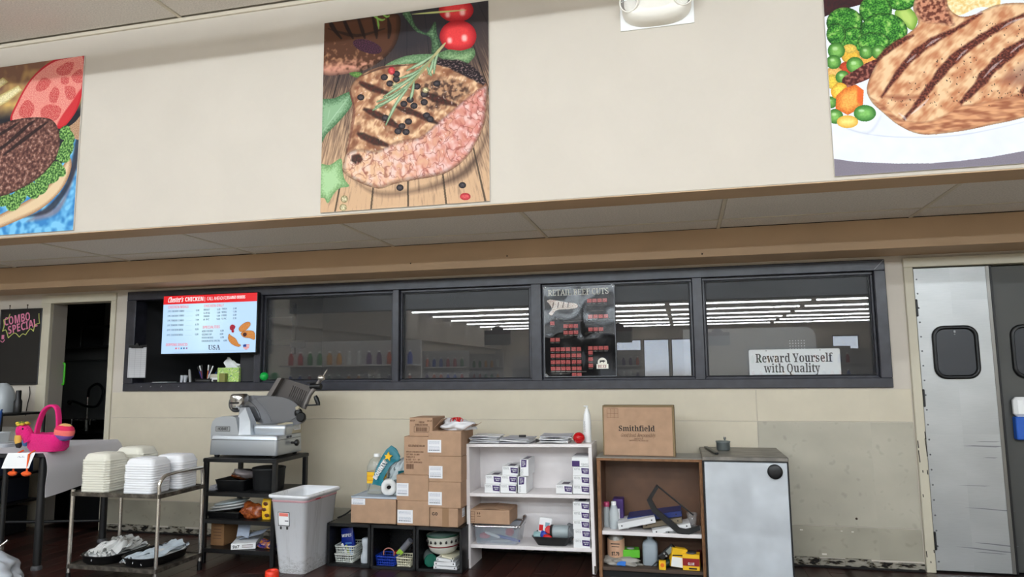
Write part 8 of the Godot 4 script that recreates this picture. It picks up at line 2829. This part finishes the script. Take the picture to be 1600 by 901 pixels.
	obj("bottle_body", s, MT["black plastic"], bb)
	var bt := thing("blue_triangle_board", "blue triangular board leaning in front of the black rack", "board", Vector3(-5.68, 0.82, 0.57))
	s = sf()
	prism(s, PackedVector2Array([Vector2(-0.2, 0.0), Vector2(0.035, 0.0), Vector2(0.035, 0.27)]), -0.006, 0.006, Transform3D(Basis(Vector3.RIGHT, -0.1), Vector3.ZERO))
	obj("board", s, mat("board blue", Color(0.06, 0.25, 0.5), 0.45), bt)
	var ct := thing("clear_deli_tub", "clear deli tub standing on the table behind the flamingo", "tub", Vector3(-5.35, 0.816, 0.83))
	s = sf()
	loft(s, [rrect(0.13, 0.13, 0.03, 0.0), rrect(0.15, 0.15, 0.035, 0.1), rrect(0.16, 0.16, 0.035, 0.105), rrect(0.145, 0.145, 0.033, 0.105), rrect(0.125, 0.125, 0.03, 0.006)])
	obj("tub_body", s, mat("deli plastic", Color(0.8, 0.82, 0.83, 0.4), 0.2), ct)
	(MT["deli plastic"] as StandardMaterial3D).transparency = BaseMaterial3D.TRANSPARENCY_ALPHA
	var lp := thing("deli_lid_stack", "stack of clear lids on the table beside the deli tub", "lids", Vector3(-5.12, 0.818, 0.95))
	for k in 4:
		s = sf()
		loft(s, [rrect(0.16, 0.16, 0.035, 0.0), rrect(0.165, 0.165, 0.035, 0.006), rrect(0.15, 0.15, 0.03, 0.009)])
		obj("lid", s, mat("lid plastic", Color(0.72, 0.73, 0.75), 0.25), lp, Vector3(0.003 * k, k * 0.009, 0))
	# under the table: dark boxes on the rack tiers
	var ud := [[-5.88, 0.285, 0.36, 0.2, Color(0.05, 0.07, 0.13), "dark blue folded cartons on the low rack tier under the table"], [-5.86, 0.525, 0.38, 0.15, Color(0.08, 0.16, 0.3), "blue carton on the middle rack tier behind the table"], [-5.9, 0.01, 0.4, 0.22, Color(0.03, 0.03, 0.04), "black bin on the floor under the rack"]]
	for q in ud:
		var o := thing("stored_carton", q[5], "carton", Vector3(q[0], q[1], 0.33))
		obj("carton_body", box(-q[2] * 0.5, q[2] * 0.5, 0.0, q[3], -0.15, 0.17, 0.006), mat("stored %s" % q[4].to_html(), q[4], 0.5), o)
		for k in 3:
			obj("printed_band", box(-q[2] * 0.4, q[2] * 0.3, q[3] * (0.2 + 0.25 * k), q[3] * (0.24 + 0.25 * k), 0.17, 0.1715), mat("band grey", Color(0.22, 0.23, 0.27), 0.5), o)
	var bn := thing("black_cabinet", "black low cabinet in the doorway behind the paper cover", "cabinet", Vector3(-5.38, 0.0, -0.5))
	obj("body", box(-0.36, 0.28, 0.0, 0.74, -0.3, 0.22, 0.01), MT["black plastic"], bn)
	# plastic bag in the near corner
	var pb := thing("floor_bag", "crumpled white plastic bag at the lower left corner of the picture", "bag", Vector3(-4.36, 0.0, 1.62))
	s = sf()
	blob(s, Vector3(-0.04, 0.09, 0.0), Vector3(0.21, 0.115, 0.16), 0.75, 30.0, 56, 28, 0.002)
	obj("bag_body", s, mat("bag grey white", Color(0.7, 0.72, 0.75), 0.3), pb)
	s = sf()
	sheet(s, 6, 5, func(u, v): return Vector3(0.1 + u * 0.1, 0.1 - 0.06 * u + 0.03 * (v - 0.5), 0.05 - v * 0.1 + 0.01 * sin(u * 9.0)), 0.001)
	obj("bag_ear", s, mat("bag grey white", Color(0.7, 0.72, 0.75), 0.3), pb)

func flamingo():
	var t := thing("flamingo_basket", "hot pink plush flamingo basket with striped tail on the table corner", "plush basket", Vector3(-4.53, 0.822, 1.12), 0.0)
	var plush := mat("pink plush", Color(0.87, 0.1, 0.47), 0.95)
	plush.rim_enabled = true
	plush.rim = 0.5
	var pn := noise_tex(101, 0.09, Color.BLACK, Color.WHITE, 128, 3)
	plush.heightmap_enabled = true
	plush.heightmap_texture = pn
	plush.heightmap_scale = 0.7
	plush.uv1_triplanar = true
	plush.uv1_scale = Vector3(8, 8, 8)
	var s := sf()
	var rings := []
	for q in [[0.25, 0.13, 0.0], [0.28, 0.15, 0.025], [0.29, 0.155, 0.075], [0.275, 0.145, 0.12], [0.25, 0.125, 0.128], [0.24, 0.12, 0.09]]:
		var r := rrect(q[0], q[1], 0.06, q[2], 6)
		for i in r.size():
			r[i] += r[i].normalized() * 0.008 * n2.get_noise_2d(r[i].x * 400.0 + q[2] * 900.0, r[i].z * 400.0)
		rings.append(r)
	loft(s, rings, true, true)
	obj("body", s, plush, t)
	s = sf()
	var hp := curve([Vector3(-0.085, 0.09, 0.03), Vector3(-0.075, 0.2, 0.02), Vector3(-0.045, 0.29, 0.01), Vector3(0.01, 0.325, 0.0), Vector3(0.06, 0.3, 0.0), Vector3(0.08, 0.2, 0.0), Vector3(0.075, 0.09, 0.0)], 6)
	var hr := []
	for k in hp.size():
		hr.append(moved(rrect(0.018, 0.045, 0.008, 0.0, 3), Transform3D(frame_flat(hp, k), hp[k])))
	loft(s, hr, true, true)
	obj("handle", s, mat("pink felt", Color(0.84, 0.12, 0.45), 0.9), t)
	s = sf()
	tube(s, curve([Vector3(-0.11, 0.08, 0.05), Vector3(-0.125, 0.12, 0.065), Vector3(-0.14, 0.15, 0.07), Vector3(-0.165, 0.155, 0.07)], 4), [0.045, 0.043, 0.042, 0.042, 0.042, 0.041, 0.04, 0.04, 0.04, 0.04, 0.038, 0.036, 0.034].slice(0, 13), 14)
	blob(s, Vector3(-0.165, 0.15, 0.07), Vector3(0.045, 0.05, 0.045), 0.1, 20.0, 18, 12)
	var hd := obj("head", s, plush, t)
	s = sf()
	tube(s, [Vector3(-0.162, 0.115, 0.1), Vector3(-0.16, 0.085, 0.105), Vector3(-0.155, 0.06, 0.105)], [0.024, 0.024, 0.02], 12)
	obj("beak", s, mat("beak yellow", Color(0.85, 0.66, 0.3), 0.7), hd)
	s = sf()
	tube(s, [Vector3(-0.155, 0.06, 0.105), Vector3(-0.148, 0.042, 0.104), Vector3(-0.138, 0.034, 0.1)], [0.021, 0.02, 0.01], 12)
	obj("beak_tip", s, MT["ink"], hd)
	s = sf()
	blob(s, Vector3(-0.125, 0.165, 0.105), Vector3(0.006, 0.008, 0.005), 0, 1, 10, 6)
	obj("eye", s, MT["ink"], hd)
	s = sf()
	for k in 7:
		var a := TAU * k / 7.0
		blob(s, Vector3(-0.16 + cos(a) * 0.036, 0.198 + 0.006 * cos(a * 2.0), 0.075 + sin(a) * 0.03), Vector3(0.016, 0.011, 0.014), 0.2, 30.0, 10, 6)
	obj("flower_crown", s, mat("crown yellow", Color(0.8, 0.68, 0.22), 0.7), hd)
	s = sf()
	for k in 3:
		blob(s, Vector3(-0.17 + k * 0.02, 0.206, 0.09 - 0.008 * k), Vector3(0.01, 0.009, 0.009), 0.2, 30.0, 10, 6)
	obj("crown_bud", s, mat("crown green", Color(0.4, 0.5, 0.16), 0.7), hd)
	# striped tail
	var bands := [["peach", Color(0.93, 0.72, 0.45)], ["coral", Color(0.85, 0.16, 0.35)], ["salmon", Color(0.93, 0.45, 0.42)], ["violet", Color(0.5, 0.35, 0.68)], ["sky", Color(0.4, 0.6, 0.85)]]
	var tl := Node3D.new()
	tl.name = "tail"
	t.add_child(tl)
	tl.position = Vector3(0.145, 0.135, 0.01)
	tl.rotation.z = -0.12
	for k in 5:
		s = sf()
		var r2 := []
		for j in 5:
			var th := PI * (0.02 + 0.96 * (k + j / 4.0) / 5.0)
			var rr := sin(th) * 0.074
			var ring := circle(rr, cos(th) * 0.062, 22, rr * 0.8)
			for i in ring.size():
				ring[i] += ring[i].normalized() * 0.005 * n2.get_noise_2d(i * 30.0, th * 200.0)
			r2.append(ring)
		r2.reverse()
		loft(s, r2, k == 4, k == 0)
		obj("tail_band", s, mat("plush " + bands[k][0], bands[k][1], 0.95), tl)
	s = sf()
	blob(s, Vector3(-0.185, 0.08, 0.02), Vector3(0.03, 0.05, 0.03), 0.1, 20.0, 14, 10)
	obj("blue_wing", s, mat("plush sky", bands[4][1], 0.95), t)
	for k in 2:
		s = sf()
		blob(s, Vector3(-0.125 + k * 0.12, -0.142, 0.16), Vector3(0.038, 0.018, 0.024), 0.15, 25.0, 16, 10)
		tube(s, [Vector3(-0.125 + k * 0.12, -0.135, 0.157), Vector3(-0.12 + k * 0.115, -0.01, 0.15), Vector3(-0.11 + k * 0.1, 0.012, 0.1)], 0.007, 6)
		obj("foot", s, mat("plush orange", Color(0.9, 0.36, 0.14), 0.95), t)

func frame_flat(p: Array, k: int) -> Basis:
	var d: Vector3 = (p[mini(k + 1, p.size() - 1)] - p[maxi(k - 1, 0)]).normalized()
	var z := Vector3.BACK
	var x := d.cross(z).normalized()
	return Basis(x, d, x.cross(d))
